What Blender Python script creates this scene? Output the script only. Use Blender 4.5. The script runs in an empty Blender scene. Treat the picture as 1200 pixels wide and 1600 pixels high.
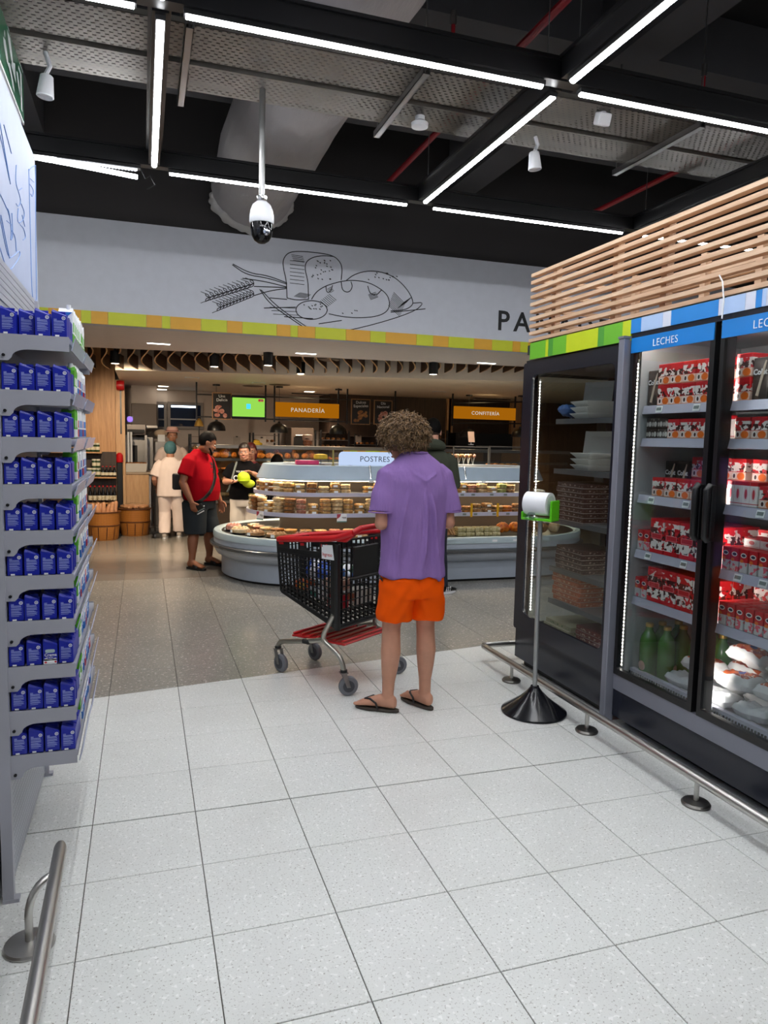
import bpy, bmesh, math, random
import numpy as np
from mathutils import Vector, Matrix, noise
random.seed(7)
scene = bpy.context.scene
COL = scene.collection
PI = math.pi

# ------------------------------------------------------------------ camera
FPX, YAW, PIT, ROL = 1135.0, .3213, -.0989, .0226
CAM = Vector((.2064, -2.9904, 1.5628))
_f = Vector((math.sin(YAW)*math.cos(PIT), math.cos(YAW)*math.cos(PIT), math.sin(PIT)))
_r = Vector((math.cos(YAW), -math.sin(YAW), 0)); _u = _r.cross(_f)
_r2 = math.cos(ROL)*_r + math.sin(ROL)*_u; _u2 = -math.sin(ROL)*_r + math.cos(ROL)*_u
cd = bpy.data.cameras.new('camera'); cam = bpy.data.objects.new('camera', cd); COL.objects.link(cam)
cd.sensor_fit = 'VERTICAL'; cd.sensor_height = 36.0; cd.lens = FPX/1600*36; cd.clip_start = .02
cam.matrix_world = Matrix(((_r2.x, _u2.x, -_f.x, CAM.x), (_r2.y, _u2.y, -_f.y, CAM.y), (_r2.z, _u2.z, -_f.z, CAM.z), (0, 0, 0, 1)))
scene.camera = cam
# ------------------------------------------------------------------ world and exposure
wd = bpy.data.worlds.new('world'); scene.world = wd; wd.use_nodes = True
wd.node_tree.nodes['Background'].inputs[0].default_value = (.9, .95, 1, 1)
wd.node_tree.nodes['Background'].inputs[1].default_value = .02
vs = scene.view_settings
vs.view_transform = 'Standard'; vs.look = 'None'; vs.gamma = 1; vs.use_curve_mapping = False
vs.exposure = 1.08
LED = 32.0          # radiance of the white linear lights
WARM = 1.1          # factor on the bakery's own lamps
scene.cycles.max_bounces = 8; scene.cycles.transparent_max_bounces = 12
scene.cycles.sample_clamp_indirect = 6
scene.cycles.caustics_reflective = False; scene.cycles.caustics_refractive = False

# ------------------------------------------------------------------ surveying helpers: a sight line met with a real plane
def ray(px, py):
    a, b = (px-600)/FPX, -(py-800)/FPX
    return _r2*a + _u2*b + _f
def _on(ax, v, px, py):
    d = ray(px, py); return CAM + d*((v-CAM[ax])/d[ax])
def at_x(v, px, py): return _on(0, v, px, py)
def at_y(v, px, py): return _on(1, v, px, py)
def at_z(v, px, py): return _on(2, v, px, py)

# ------------------------------------------------------------------ naming helpers
def tag(o, label=None, cat=None, group=None, kind=None):
    if label: o['label'] = label
    if cat: o['category'] = cat
    if group: o['group'] = group
    if kind: o['kind'] = kind
    return o
def empty(name, loc=(0, 0, 0), rz=0, label=None, cat=None, group=None):
    o = bpy.data.objects.new(name, None); COL.objects.link(o); o.empty_display_size = .1
    o.location = loc; o.rotation_euler = (0, 0, rz)
    return tag(o, label, cat, group)
def dup(root, loc=None, rz=None, label=None, group=None):
    def cp(o, par):
        c = o.copy(); COL.objects.link(c)
        if par is not None:
            c.parent = par; c.matrix_parent_inverse = o.matrix_parent_inverse.copy()
        for ch in kids.get(o.name, []): cp(ch, c)
        return c
    kids = {}
    def walk(o):
        kids[o.name] = list(o.children)
        for ch in o.children: walk(ch)
    walk(root)
    r = cp(root, None)
    if loc is not None: r.location = loc
    if rz is not None: r.rotation_euler = (0, 0, rz)
    if label: r['label'] = label
    if group: r['group'] = group
    return r
ORD = ['first', 'second', 'third', 'fourth', 'fifth', 'sixth', 'seventh', 'eighth', 'ninth', 'tenth', 'eleventh', 'twelfth', 'thirteenth', 'fourteenth',
       'fifteenth', 'sixteenth', 'seventeenth', 'eighteenth', 'nineteenth', 'twentieth']
def ordn(i):
    if i < 20: return ORD[i]
    t = ['twenty', 'thirty', 'forty', 'fifty', 'sixty', 'seventy', 'eighty', 'ninety']
    a, b = divmod(i+1, 10)
    return t[a-2]+'-'+ORD[b-1] if b else {20: 'twentieth', 30: 'thirtieth', 40: 'fortieth', 50: 'fiftieth', 60: 'sixtieth'}[i+1]

# ------------------------------------------------------------------ mesh builder
class MB:
    def __init__(s): s.v = []; s.f = []; s.m = []
    def add(s, vs, fs, mi=0):
        b = len(s.v); s.v += [tuple(p) for p in vs]
        for f in fs: s.f.append(tuple(i+b for i in f)); s.m.append(mi)
        return s
    def box(s, c, d, rz=0, mi=0, M=None):
        hx, hy, hz = d[0]/2, d[1]/2, d[2]/2
        P = [Vector((x, y, z)) for z in (-hz, hz) for y in (-hy, hy) for x in (-hx, hx)]
        R = M if M is not None else Matrix.Rotation(rz, 3, 'Z')
        c = Vector(c); P = [R @ p + c for p in P]
        return s.add(P, [(0, 2, 3, 1), (4, 5, 7, 6), (0, 1, 5, 4), (2, 6, 7, 3), (0, 4, 6, 2), (1, 3, 7, 5)], mi)
    def bx(s, x0, x1, y0, y1, z0, z1, mi=0):
        return s.box(((x0+x1)/2, (y0+y1)/2, (z0+z1)/2), (abs(x1-x0), abs(y1-y0), abs(z1-z0)), 0, mi)
    def ring(s, pts): b = len(s.v); s.v += [tuple(p) for p in pts]; return list(range(b, b+len(pts)))
    def skin(s, rings, mi=0, cap0=True, cap1=True, closed=True):
        n = len(rings[0])
        for a, b in zip(rings, rings[1:]):
            for i in range(n if closed else n-1):
                j = (i+1) % n; s.f.append((a[i], a[j], b[j], b[i])); s.m.append(mi)
        if cap0: s.f.append(tuple(reversed(rings[0]))); s.m.append(mi)
        if cap1: s.f.append(tuple(rings[-1])); s.m.append(mi)
        return s
    def tube(s, pts, r, n=8, mi=0, caps=True, closed=False, flat=1.0):
        pts = [Vector(p) for p in pts]; N = len(pts)
        rs = r if isinstance(r, (list, tuple)) else [r]*N
        t0 = (pts[1]-pts[0]).normalized()
        up = Vector((0, 0, 1)) if abs(t0.z) < .9 else Vector((1, 0, 0))
        a = (up - t0*up.dot(t0)).normalized(); rings = []
        for i, p in enumerate(pts):
            q0 = pts[i-1] if (i > 0 or closed) else p; q1 = pts[(i+1) % N] if (i < N-1 or closed) else p
            t = (q1-q0)
            t = t.normalized() if t.length > 1e-9 else t0
            a = (a - t*a.dot(t)); a = a.normalized() if a.length > 1e-6 else t.orthogonal().normalized()
            b = t.cross(a)
            rings.append(s.ring([p + (a*math.cos(2*PI*k/n)*flat + b*math.sin(2*PI*k/n))*rs[i] for k in range(n)]))
        if closed: s.skin(rings+[rings[0]], mi, False, False)
        else: s.skin(rings, mi, caps, caps)
        return s
    def cyl(s, p0, p1, r0, r1=None, n=16, mi=0, caps=True): return s.tube([p0, p1], [r0, r0 if r1 is None else r1], n, mi, caps)
    def lathe(s, prof, n=24, c=(0, 0, 0), mi=0, cap0=True, cap1=True, M=None, sx=1, sy=1):
        c = Vector(c); rings = []
        for r, z in prof:
            P = [Vector((r*sx*math.cos(2*PI*k/n), r*sy*math.sin(2*PI*k/n), z)) for k in range(n)]
            if M is not None: P = [M @ p for p in P]
            rings.append(s.ring([p+c for p in P]))
        return s.skin(rings, mi, cap0, cap1)
    def prism(s, poly, h0, h1, ax='z', mi=0):
        def w(a, b, h): return {'z': (a, b, h), 'x': (h, a, b), 'y': (a, h, b)}[ax]
        n = len(poly); lo = s.ring([w(a, b, h0) for a, b in poly]); hi = s.ring([w(a, b, h1) for a, b in poly])
        s.skin([lo, hi], mi)
        return s
    def ell(s, c, r, nu=16, nv=10, M=None, mi=0):
        c = Vector(c); R = M if M is not None else Matrix.Identity(3)
        b = len(s.v); P = [Vector((0, 0, -r[2]))]
        for j in range(1, nv):
            ph = -PI/2 + PI*j/nv
            for i in range(nu):
                th = 2*PI*i/nu; P.append(Vector((r[0]*math.cos(ph)*math.cos(th), r[1]*math.cos(ph)*math.sin(th), r[2]*math.sin(ph))))
        P.append(Vector((0, 0, r[2])))
        F = []
        for i in range(nu):
            k = (i+1) % nu
            F.append((0, 1+k, 1+i)); F.append((len(P)-1, 1+(nv-2)*nu+i, 1+(nv-2)*nu+k))
            for j in range(nv-2):
                F.append((1+j*nu+i, 1+j*nu+k, 1+(j+1)*nu+k, 1+(j+1)*nu+i))
        return s.add([R @ p + c for p in P], F, mi)
    def loft(s, secs, n=20, mi=0, p=2.0, round_ends=True):
        """secs: (centre, rx, ry[, right[, fwd]]): superellipse rings stacked along the list"""
        rings = []
        for sc in secs:
            c = Vector(sc[0]); rx, ry = sc[1], sc[2]
            R = Vector(sc[3]) if len(sc) > 3 else Vector((1, 0, 0)); Fw = Vector(sc[4]) if len(sc) > 4 else Vector((0, 1, 0))
            P = []
            for k in range(n):
                a = 2*PI*k/n; ca, sa = math.cos(a), math.sin(a)
                P.append(c + R*(math.copysign(abs(ca)**(2/p), ca)*rx) + Fw*(math.copysign(abs(sa)**(2/p), sa)*ry))
            rings.append(s.ring(P))
        return s.skin(rings, mi)
    def limb(s, pts, rs, n=14, mi=0):
        """a tapering round limb through pts with rounded ends (closed)"""
        pts = [Vector(p) for p in pts]; P = []; Rr = []
        d0 = (pts[0]-pts[1]).normalized(); d1 = (pts[-1]-pts[-2]).normalized()
        for a in (80, 55, 28): P.append(pts[0]+d0*rs[0]*math.sin(math.radians(a))); Rr.append(rs[0]*math.cos(math.radians(a)))
        P += pts; Rr += list(rs)
        for a in (28, 55, 80): P.append(pts[-1]+d1*rs[-1]*math.sin(math.radians(a))); Rr.append(rs[-1]*math.cos(math.radians(a)))
        return s.tube(P, Rr, n, mi)
    def mesh(s, name, mats, smooth=35, bevel=0, seg=1):
        me = bpy.data.meshes.new(name); me.from_pydata(s.v, [], s.f)
        mats = mats if isinstance(mats, (list, tuple)) else [mats]
        for m in mats: me.materials.append(m)
        if any(s.m): me.polygons.foreach_set('material_index', s.m)
        if bevel:
            bm = bmesh.new(); bm.from_mesh(me)
            bmesh.ops.remove_doubles(bm, verts=bm.verts, dist=1e-6)
            bmesh.ops.recalc_face_normals(bm, faces=bm.faces)
            es = [e for e in bm.edges if len(e.link_faces) == 2 and e.calc_face_angle(0) > .6]
            bmesh.ops.bevel(bm, geom=es, offset=bevel, segments=seg, affect='EDGES', profile=.6, clamp_overlap=True)
            bm.to_mesh(me); bm.free()
        else:
            bm = bmesh.new(); bm.from_mesh(me); bmesh.ops.recalc_face_normals(bm, faces=bm.faces); bm.to_mesh(me); bm.free()
        if smooth:
            me.polygons.foreach_set('use_smooth', [True]*len(me.polygons)); me.set_sharp_from_angle(angle=math.radians(smooth))
        me.update(); return me
    def build(s, name, mats, parent=None, loc=None, rz=0, smooth=35, bevel=0, seg=1, label=None, cat=None, group=None, kind=None):
        return link(s.mesh(name, mats, smooth, bevel, seg), name, parent, loc, rz, label, cat, group, kind)
def link(me, name, parent=None, loc=None, rz=0, label=None, cat=None, group=None, kind=None):
    o = bpy.data.objects.new(name, me); COL.objects.link(o)
    if parent is not None: o.parent = parent
    if loc is not None: o.location = loc
    if rz: o.rotation_euler = (0, 0, rz)
    return tag(o, label, cat, group, kind)
def drape(o, on, d, off=.002):
    """lay a thin printed or strapped part onto the cloth it sits on, along direction d"""
    from mathutils.bvhtree import BVHTree
    me = on.data; tree = BVHTree.FromPolygons([v.co for v in me.vertices], [p.vertices for p in me.polygons]); d = Vector(d).normalized()
    for v in o.data.vertices:
        h = tree.ray_cast(v.co+d*.8, -d)
        if h[0] is not None:
            k = (v.index % 2)*.0006
            v.co = h[0]+d*(off+k)
    o.data.update(); return o
def surf(on, c, d, off):
    from mathutils.bvhtree import BVHTree
    if 'tree' not in on: surf.t = getattr(surf, 't', {})
    if on.name not in surf.t: surf.t[on.name] = BVHTree.FromPolygons([v.co for v in on.data.vertices], [p.vertices for p in on.data.polygons])
    d = Vector(d).normalized(); c = Vector(c); h = surf.t[on.name].ray_cast(c+d*.9, -d); return (h[0] if h[0] is not None else c+d*.2)+d*off
def recentre(o, base=True):
    """put a mesh's origin at the middle of its base"""
    me = o.data; co = np.empty(len(me.vertices)*3, np.float32); me.vertices.foreach_get('co', co); co = co.reshape(-1, 3)
    lo, hi = co.min(0), co.max(0); c = (lo+hi)/2
    if base: c[2] = lo[2]
    co -= c; me.vertices.foreach_set('co', co.ravel()); me.update()
    o.location = Vector(o.location) + Vector([float(x) for x in c]); return o
def smoothed(mb, name, mats, voxel=.008, it=4, disp=None, parent=None, **kw):
    """fuse the builder's closed shells into one continuous skin"""
    me = mb.mesh(name, mats, 0); t = bpy.data.objects.new('t', me); COL.objects.link(t)
    r = t.modifiers.new('r', 'REMESH'); r.mode = 'VOXEL'; r.voxel_size = voxel; r.adaptivity = 0
    if it: q = t.modifiers.new('s', 'SMOOTH'); q.factor = .5; q.iterations = it
    dg = bpy.context.evaluated_depsgraph_get(); dg.update()
    me2 = bpy.data.meshes.new_from_object(t.evaluated_get(dg)); me2.name = name
    bpy.data.objects.remove(t); bpy.data.meshes.remove(me)
    if not me2.materials:
        for m in (mats if isinstance(mats, (list, tuple)) else [mats]): me2.materials.append(m)
    n = len(me2.vertices)
    if disp is not None:
        co = np.empty(n*3, np.float32); me2.vertices.foreach_get('co', co); no = np.empty(n*3, np.float32); me2.vertices.foreach_get('normal', no)
        co = co.reshape(-1, 3); no = no.reshape(-1, 3); co = disp(co, no).astype(np.float32)
        me2.vertices.foreach_set('co', co.ravel())
    me2.polygons.foreach_set('use_smooth', [True]*len(me2.polygons)); me2.update()
    return link(me2, name, parent, **kw)
def text(body, size, name, mat, parent=None, M=None, ext=.001, align='LEFT', spacing=1.0, bold=0.0, sx=1.0, **kw):
    cu = bpy.data.curves.new('t', 'FONT'); cu.body = body; cu.size = size; cu.align_x = align; cu.extrude = ext; cu.space_character = spacing; cu.offset = bold
    cu.resolution_u = 3
    t = bpy.data.objects.new('t', cu); COL.objects.link(t); dg = bpy.context.evaluated_depsgraph_get(); dg.update()
    me = bpy.data.meshes.new_from_object(t.evaluated_get(dg)); bpy.data.objects.remove(t); me.name = name
    if sx != 1: me.transform(Matrix.Diagonal((sx, 1, 1, 1)))
    me.materials.clear(); me.materials.append(mat); o = link(me, name, parent, **kw)
    if M is not None: me.transform(M)
    return o
def frame(o, right, up):
    """matrix that lays text (x right, y up) on a plane"""
    r = Vector(right).normalized(); u = Vector(up).normalized(); n = r.cross(u)
    return Matrix(((r.x, u.x, n.x, o[0]), (r.y, u.y, n.y, o[1]), (r.z, u.z, n.z, o[2]), (0, 0, 0, 1)))

# ------------------------------------------------------------------ materials
def lin(c):
    def f(x):
        x /= 255; return x/12.92 if x <= .04045 else ((x+.055)/1.055)**2.4
    return (f(c[0]), f(c[1]), f(c[2]), 1)
class NT:
    def __init__(s, name):
        s.m = bpy.data.materials.new(name); s.m.use_nodes = True; s.t = s.m.node_tree; s.n = s.t.nodes; s.b = s.n['Principled BSDF']; s.out = s.n['Material Output']
    def set(s, node, k, v):
        if isinstance(v, bpy.types.NodeSocket): s.t.links.new(v, node.inputs[k])
        else: node.inputs[k].default_value = v
    def new(s, typ, **kw):
        nd = s.n.new(typ)
        for k, v in kw.items(): setattr(nd, k, v)
        return nd
    def math(s, op, a, b=0.0, c=0.0):
        nd = s.new('ShaderNodeMath', operation=op); s.set(nd, 0, a); s.set(nd, 1, b)
        if len(nd.inputs) > 2: s.set(nd, 2, c)
        return nd.outputs[0]
    def mix(s, fac, a, b):
        nd = s.new('ShaderNodeMix', data_type='RGBA'); s.set(nd, 0, fac); s.set(nd, 6, a); s.set(nd, 7, b); return nd.outputs[2]
    def coord(s, k='Object'): return s.new('ShaderNodeTexCoord').outputs[k]
    def xyz(s, v):
        nd = s.new('ShaderNodeSeparateXYZ'); s.set(nd, 0, v); return nd.outputs
    def mapping(s, v, scale=(1, 1, 1), loc=(0, 0, 0), rot=(0, 0, 0)):
        nd = s.new('ShaderNodeMapping'); s.set(nd, 0, v); s.set(nd, 1, loc); s.set(nd, 2, rot); s.set(nd, 3, scale); return nd.outputs[0]
    def noise(s, v, scale, detail=2.0, rough=.5):
        nd = s.new('ShaderNodeTexNoise'); s.set(nd, 'Vector', v); s.set(nd, 'Scale', scale); s.set(nd, 'Detail', detail); s.set(nd, 'Roughness', rough); return nd.outputs[0]
    def voro(s, v, scale, feature='F1', out=0):
        nd = s.new('ShaderNodeTexVoronoi', feature=feature); s.set(nd, 'Vector', v); s.set(nd, 'Scale', scale); return nd.outputs[out]
    def ramp(s, f, a, b):
        nd = s.new('ShaderNodeMapRange'); s.set(nd, 0, f); s.set(nd, 1, a); s.set(nd, 2, b); return nd.outputs[0]
    def gt(s, a, b): return s.math('GREATER_THAN', a, b)
    def lt(s, a, b): return s.math('LESS_THAN', a, b)
    def mul(s, a, b): return s.math('MULTIPLY', a, b)
    def band(s, v, a, b): return s.mul(s.gt(v, a), s.lt(v, b))
    def disc(s, u, v, cu, cv, ru, rv):
        a = s.math('DIVIDE', s.math('SUBTRACT', u, cu), ru); b = s.math('DIVIDE', s.math('SUBTRACT', v, cv), rv)
        return s.lt(s.math('ADD', s.mul(a, a), s.mul(b, b)), 1.0)
    def bump(s, h, strength=.2, dist=.01):
        nd = s.new('ShaderNodeBump'); s.set(nd, 'Height', h); s.set(nd, 'Strength', strength); s.set(nd, 'Distance', dist); s.set(s.b, 'Normal', nd.outputs[0])
    def fin(s, color=None, rough=.5, metal=0.0, spec=None, **kw):
        if color is not None: s.set(s.b, 'Base Color', color)
        s.set(s.b, 'Roughness', rough); s.set(s.b, 'Metallic', metal)
        if spec is not None: s.set(s.b, 'Specular IOR Level', spec)
        for k, v in kw.items(): s.set(s.b, k.replace('_', ' '), v)
        return s.m
def mat(name, c, rough=.5, metal=0.0, var=.06, vs=12.0, bump=0.0, bs=60.0, spec=None, **kw):
    t = NT(name); c = lin(c); co = t.coord('Object')
    f = t.noise(co, vs, 3.0)
    col = t.mix(f, tuple(x*(1-var) for x in c[:3])+(1,), tuple(min(1, x*(1+var)) for x in c[:3])+(1,))
    if bump: t.bump(t.noise(co, bs, 3.0), bump, .005)
    return t.fin(col, rough, metal, spec, **kw)
def emit(name, c, strength):
    t = NT(name); e = t.new('ShaderNodeEmission'); t.set(e, 0, lin(c)); t.set(e, 1, strength); t.t.links.new(e.outputs[0], t.out.inputs[0]); return t.m
def glass(name, tint=(235, 240, 240), k=.96, rough=.0):
    t = NT(name); tr = t.new('ShaderNodeBsdfTransparent'); t.set(tr, 0, lin(tint)); g = t.new('ShaderNodeBsdfGlossy'); t.set(g, 'Roughness', rough)
    lw = t.new('ShaderNodeLayerWeight'); lw.inputs[0].default_value = .5; f = t.math('POWER', lw.outputs['Facing'], 4.0); f = t.math('ADD', t.mul(f, k), .045); mx = t.new('ShaderNodeMixShader')
    t.set(mx, 0, f); t.set(mx, 1, tr.outputs[0]); t.set(mx, 2, g.outputs[0]); t.t.links.new(mx.outputs[0], t.out.inputs[0]); return t.m
def wood(name, a, b, axis='x', rough=.5, scale=1.0):
    t = NT(name); co = t.coord('Object'); s = {'x': (.6, 9, 9), 'y': (9, .6, 9), 'z': (9, 9, .6)}[axis]
    v = t.mapping(co, tuple(q*scale for q in s)); f = t.noise(v, 3.0, 6.0, .65); g = t.noise(v, 14.0, 2.0)
    fac = t.ramp(t.math('ADD', f, t.mul(g, .35)), .4, .85)
    return t.fin(t.mix(fac, lin(a), lin(b)), rough)

M = {}
M['white'] = mat('white_paint', (226, 228, 232), .55)
M['grey_metal'] = mat('grey_shelf_metal', (164, 165, 174), .42, .0)
M['dark'] = mat('charcoal_paint', (30, 31, 34), .6)
M['black'] = mat('black_plastic', (14, 14, 16), .38)
M['blackmetal'] = mat('black_metal', (16, 16, 18), .35, .0)
M['steel'] = mat('brushed_steel', (196, 194, 190), .33, 1.0, bump=.05, bs=300)
M['chrome'] = mat('chrome', (205, 205, 205), .15, 1.0)
M['zinc'] = mat('zinc_plated', (150, 150, 150), .35, 1.0)
M['galv'] = mat('galvanised_steel', (150, 146, 138), .38, .9, var=.25, vs=6)
M['red_pl'] = mat('red_plastic', (196, 22, 30), .35)
M['red_paint'] = mat('red_pipe_paint', (150, 12, 30), .5)
M['clear'] = glass('clear_plastic', (225, 228, 238), .9, .08)
M['pane'] = glass('door_glass', (236, 240, 240))
M['paper'] = mat('white_paper', (235, 236, 238), .6)
M['ink'] = mat('black_ink', (18, 18, 20), .6)
M['rubber'] = mat('grey_rubber', (96, 98, 104), .55)
M['cream'] = mat('cream_paint', (236, 220, 200), .6)
# ================================================================== SETTING
# ---- floor
def tile_mat(name, base, dark, light, rough, sc):
    t = NT(name); g = t.new('ShaderNodeNewGeometry').outputs['Position']
    n1 = t.noise(g, sc, 2.0, .7); n2 = t.noise(g, sc*.45, 1.0); n3 = t.noise(g, 2.2, 3.0)
    oi = t.new('ShaderNodeObjectInfo').outputs['Random']
    c = t.mix(t.ramp(n1, .60, .66), lin(base), lin(dark)); c = t.mix(t.ramp(n2, .63, .68), c, lin(light))
    c = t.mix(t.mul(t.ramp(n3, .45, .75), .16), c, lin(dark)); c = t.mix(t.mul(oi, .05), c, lin(dark))
    r = t.math('ADD', t.mul(n3, .14), rough-.07)
    return t.fin(c, r, spec=.45)
M['tile'] = tile_mat('white_terrazzo', (222, 224, 221), (160, 158, 152), (238, 239, 237), .34, 130)
M['tile2'] = tile_mat('grey_terrazzo', (148, 145, 138), (82, 80, 76), (190, 185, 176), .24, 95)
M['joint'] = mat('tile_joint', (92, 88, 82), .8)
def edge_y(x): return 1.52+.165*x
fl = MB().bx(-3.6, 9.4, -6.4, 13, -.05, -.005).build('floor', M['joint'], kind='structure')
def clip(poly, sign):
    out = []
    d = lambda p: sign*(p[1]-edge_y(p[0]))
    for a, b in zip(poly, poly[1:]+poly[:1]):
        da, db = d(a), d(b)
        if da <= 0: out.append(a)
        if (da < 0 < db) or (db < 0 < da):
            t = da/(da-db); out.append((a[0]+(b[0]-a[0])*t, a[1]+(b[1]-a[1])*t))
    return out
def tile_poly(poly, m):
    cx = sum(p[0] for p in poly)/len(poly); cy = sum(p[1] for p in poly)/len(poly)
    q = [(x-cx, y-cy) for x, y in poly]; mb = MB()
    a = mb.ring([(x, y, -.004) for x, y in q]); b = mb.ring([(x, y, -.0012) for x, y in q])
    def ins(x, y): l = math.hypot(x, y); return (x*(1-.0018/l), y*(1-.0018/l), 0)
    c = mb.ring([ins(x, y) for x, y in q]); mb.skin([a, b, c], cap0=False)
    o = mb.build('floor_tile', m, fl, smooth=0); o.location = (cx, cy, 0); return o
T = .4; shared = {}
def put_tile(x0, x1, y0, y1, m):
    k = (round(x1-x0, 4), round(y1-y0, 4), m.name)
    if k in shared:
        o = link(shared[k], 'floor_tile', fl); o.location = ((x0+x1)/2, (y0+y1)/2, 0)
    else: shared[k] = tile_poly([(x0, y0), (x1, y0), (x1, y1), (x0, y1)], m).data
G = .0016
for i in range(-2, 13):
    for j in range(-6, 13):
        x0, x1 = i*T+G, (i+1)*T-G; y0 = j*T+(G if j else .004); y1 = (j+1)*T-(G if j != -1 else .004)
        if x0 > 3.0 and y1 < 2.0: continue
        if i < -1 and y1 < 2.0: continue
        poly = [(x0, y0), (x1, y0), (x1, y1), (x0, y1)]
        s = [p[1]-edge_y(p[0]) for p in poly]
        if all(q <= 0 for q in s): put_tile(x0, x1, y0, y1, M['tile'])
        elif all(q >= 0 for q in s): put_tile(x0, x1, y0, y1, M['tile2'])
        else:
            for sg, m in ((1, M['tile']), (-1, M['tile2'])):
                p = clip(poly, sg)
                if len(p) > 2:
                    ar = abs(sum(a[0]*b[1]-b[0]*a[1] for a, b in zip(p, p[1:]+p[:1])))/2
                    if ar > .0006: tile_poly(p, m)
# beyond the nearest rows the bakery's terrazzo is one polished sheet with sawn joints
t = NT('far_terrazzo'); g = t.new('ShaderNodeNewGeometry').outputs['Position']
n1 = t.noise(g, 95, 2.0, .7); c = t.mix(t.ramp(n1, .6, .66), lin((130, 125, 118)), lin((74, 72, 69)))
br = t.new('ShaderNodeTexBrick'); br.offset = 0; t.set(br, 'Vector', g); t.set(br, 'Scale', 1.0); t.set(br, 'Brick Width', .4); t.set(br, 'Row Height', .4); t.set(br, 'Mortar Size', .002)
c = t.mix(t.mul(br.outputs['Fac'], .5), c, lin((84, 80, 76))); M['far_floor'] = t.fin(c, .2, spec=.5)
MB().bx(-3.6, 9.3, 5.2, 12.9, -.004, 0).build('terrazzo_sheet', M['far_floor'], fl)
MB().bx(-3.6, -.8, 1.2, 5.2, -.004, 0).build('terrazzo_sheet', M['far_floor'], fl); MB().bx(5.2, 9.3, 1.2, 5.2, -.004, 0).build('terrazzo_sheet', M['far_floor'], fl)

# ---- shell of the hall
M['hallwall'] = mat('hall_wall_paint', (150, 152, 154), .7)
M['soffit'] = mat('soffit_paint', (216, 204, 196), .7)
M['slabpaint'] = mat('ceiling_black_paint', (40, 40, 43), .8, var=.15, vs=3)
M['beamgrey'] = mat('ceiling_beam_paint', (84, 84, 88), .8, var=.12, vs=3)
M['blackwall'] = mat('upper_wall_black_paint', (54, 51, 51), .8, var=.12, vs=2)
MB().bx(-3.8, 9.6, -6.6, 4.4, 4.75, 4.9).build('ceiling', M['slabpaint'], kind='structure')
MB().bx(-3.7, -3.6, -6.4, 13, 0, 4.8).build('wall_left', M['hallwall'], kind='structure')
MB().bx(9.4, 9.5, -6.4, 13, 0, 4.8).build('wall_right', M['hallwall'], kind='structure')
MB().bx(-3.7, 9.5, -6.5, -6.4, 0, 4.8).build('wall_back', M['hallwall'], kind='structure')
for nm, y0, y1, z0 in (('trim_1', 3.0, 3.3, 4.25), ('trim_2', 1.7, 1.95, 4.35), ('trim_3', -.4, -.1, 4.3)):
    MB().bx(-3.6, 9.4, y0, y1, z0, 4.75).build(nm, M['beamgrey'], kind='structure')
for nm, x0 in (('trim_4', 3.3), ('trim_5', -.9)):
    MB().bx(x0, x0+.3, -6.4, 4.4, 4.2, 4.75).build(nm, M['beamgrey'], kind='structure')
# header over the bakery opening
HY = 4.4
hw = MB().bx(-3.6, 9.4, HY, HY+.12, 2.575, 3.525).build('wall_front', mat('header_white_board', (200, 203, 212), .6), kind='structure')
MB().bx(-3.6, 9.4, HY+.06, HY+.2, 3.525, 4.75).build('wall_upper', M['blackwall'], kind='structure')
LIME = mat('lime_board', (200, 206, 22), .5); MUST = mat('mustard_board', (222, 164, 32), .5)
sx = [127, 142.5, 169, 228.6, 253, 266, 314, 354.6, 378.6, 432, 453.6, 465, 492, 540, 578, 602, 650, 676, 700, 740, 768, 800, 812, 824]
X = [at_y(HY, p, 500+.067*(p-130)).x for p in sx]
X = [-1.4, -1.0, -.6] + X
while X[-1] < 7.5: X.append(X[-1]+random.choice((.2, .35, .42)))
for k, (a, b) in enumerate(zip(X, X[1:])):
    MB().bx(a+.001, b-.001, HY-.012, HY, 2.575, 2.69).build('strip_panel', (LIME, MUST)[(k+1) % 2], hw)
text('PANADERÍA', .30, 'lettering', M['ink'], hw, frame((at_y(HY, 776, 515).x, HY-.003, at_y(HY, 776, 515).z), (1, 0, 0), (0, 0, 1)), .003, spacing=1.38, bold=.004)
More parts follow.
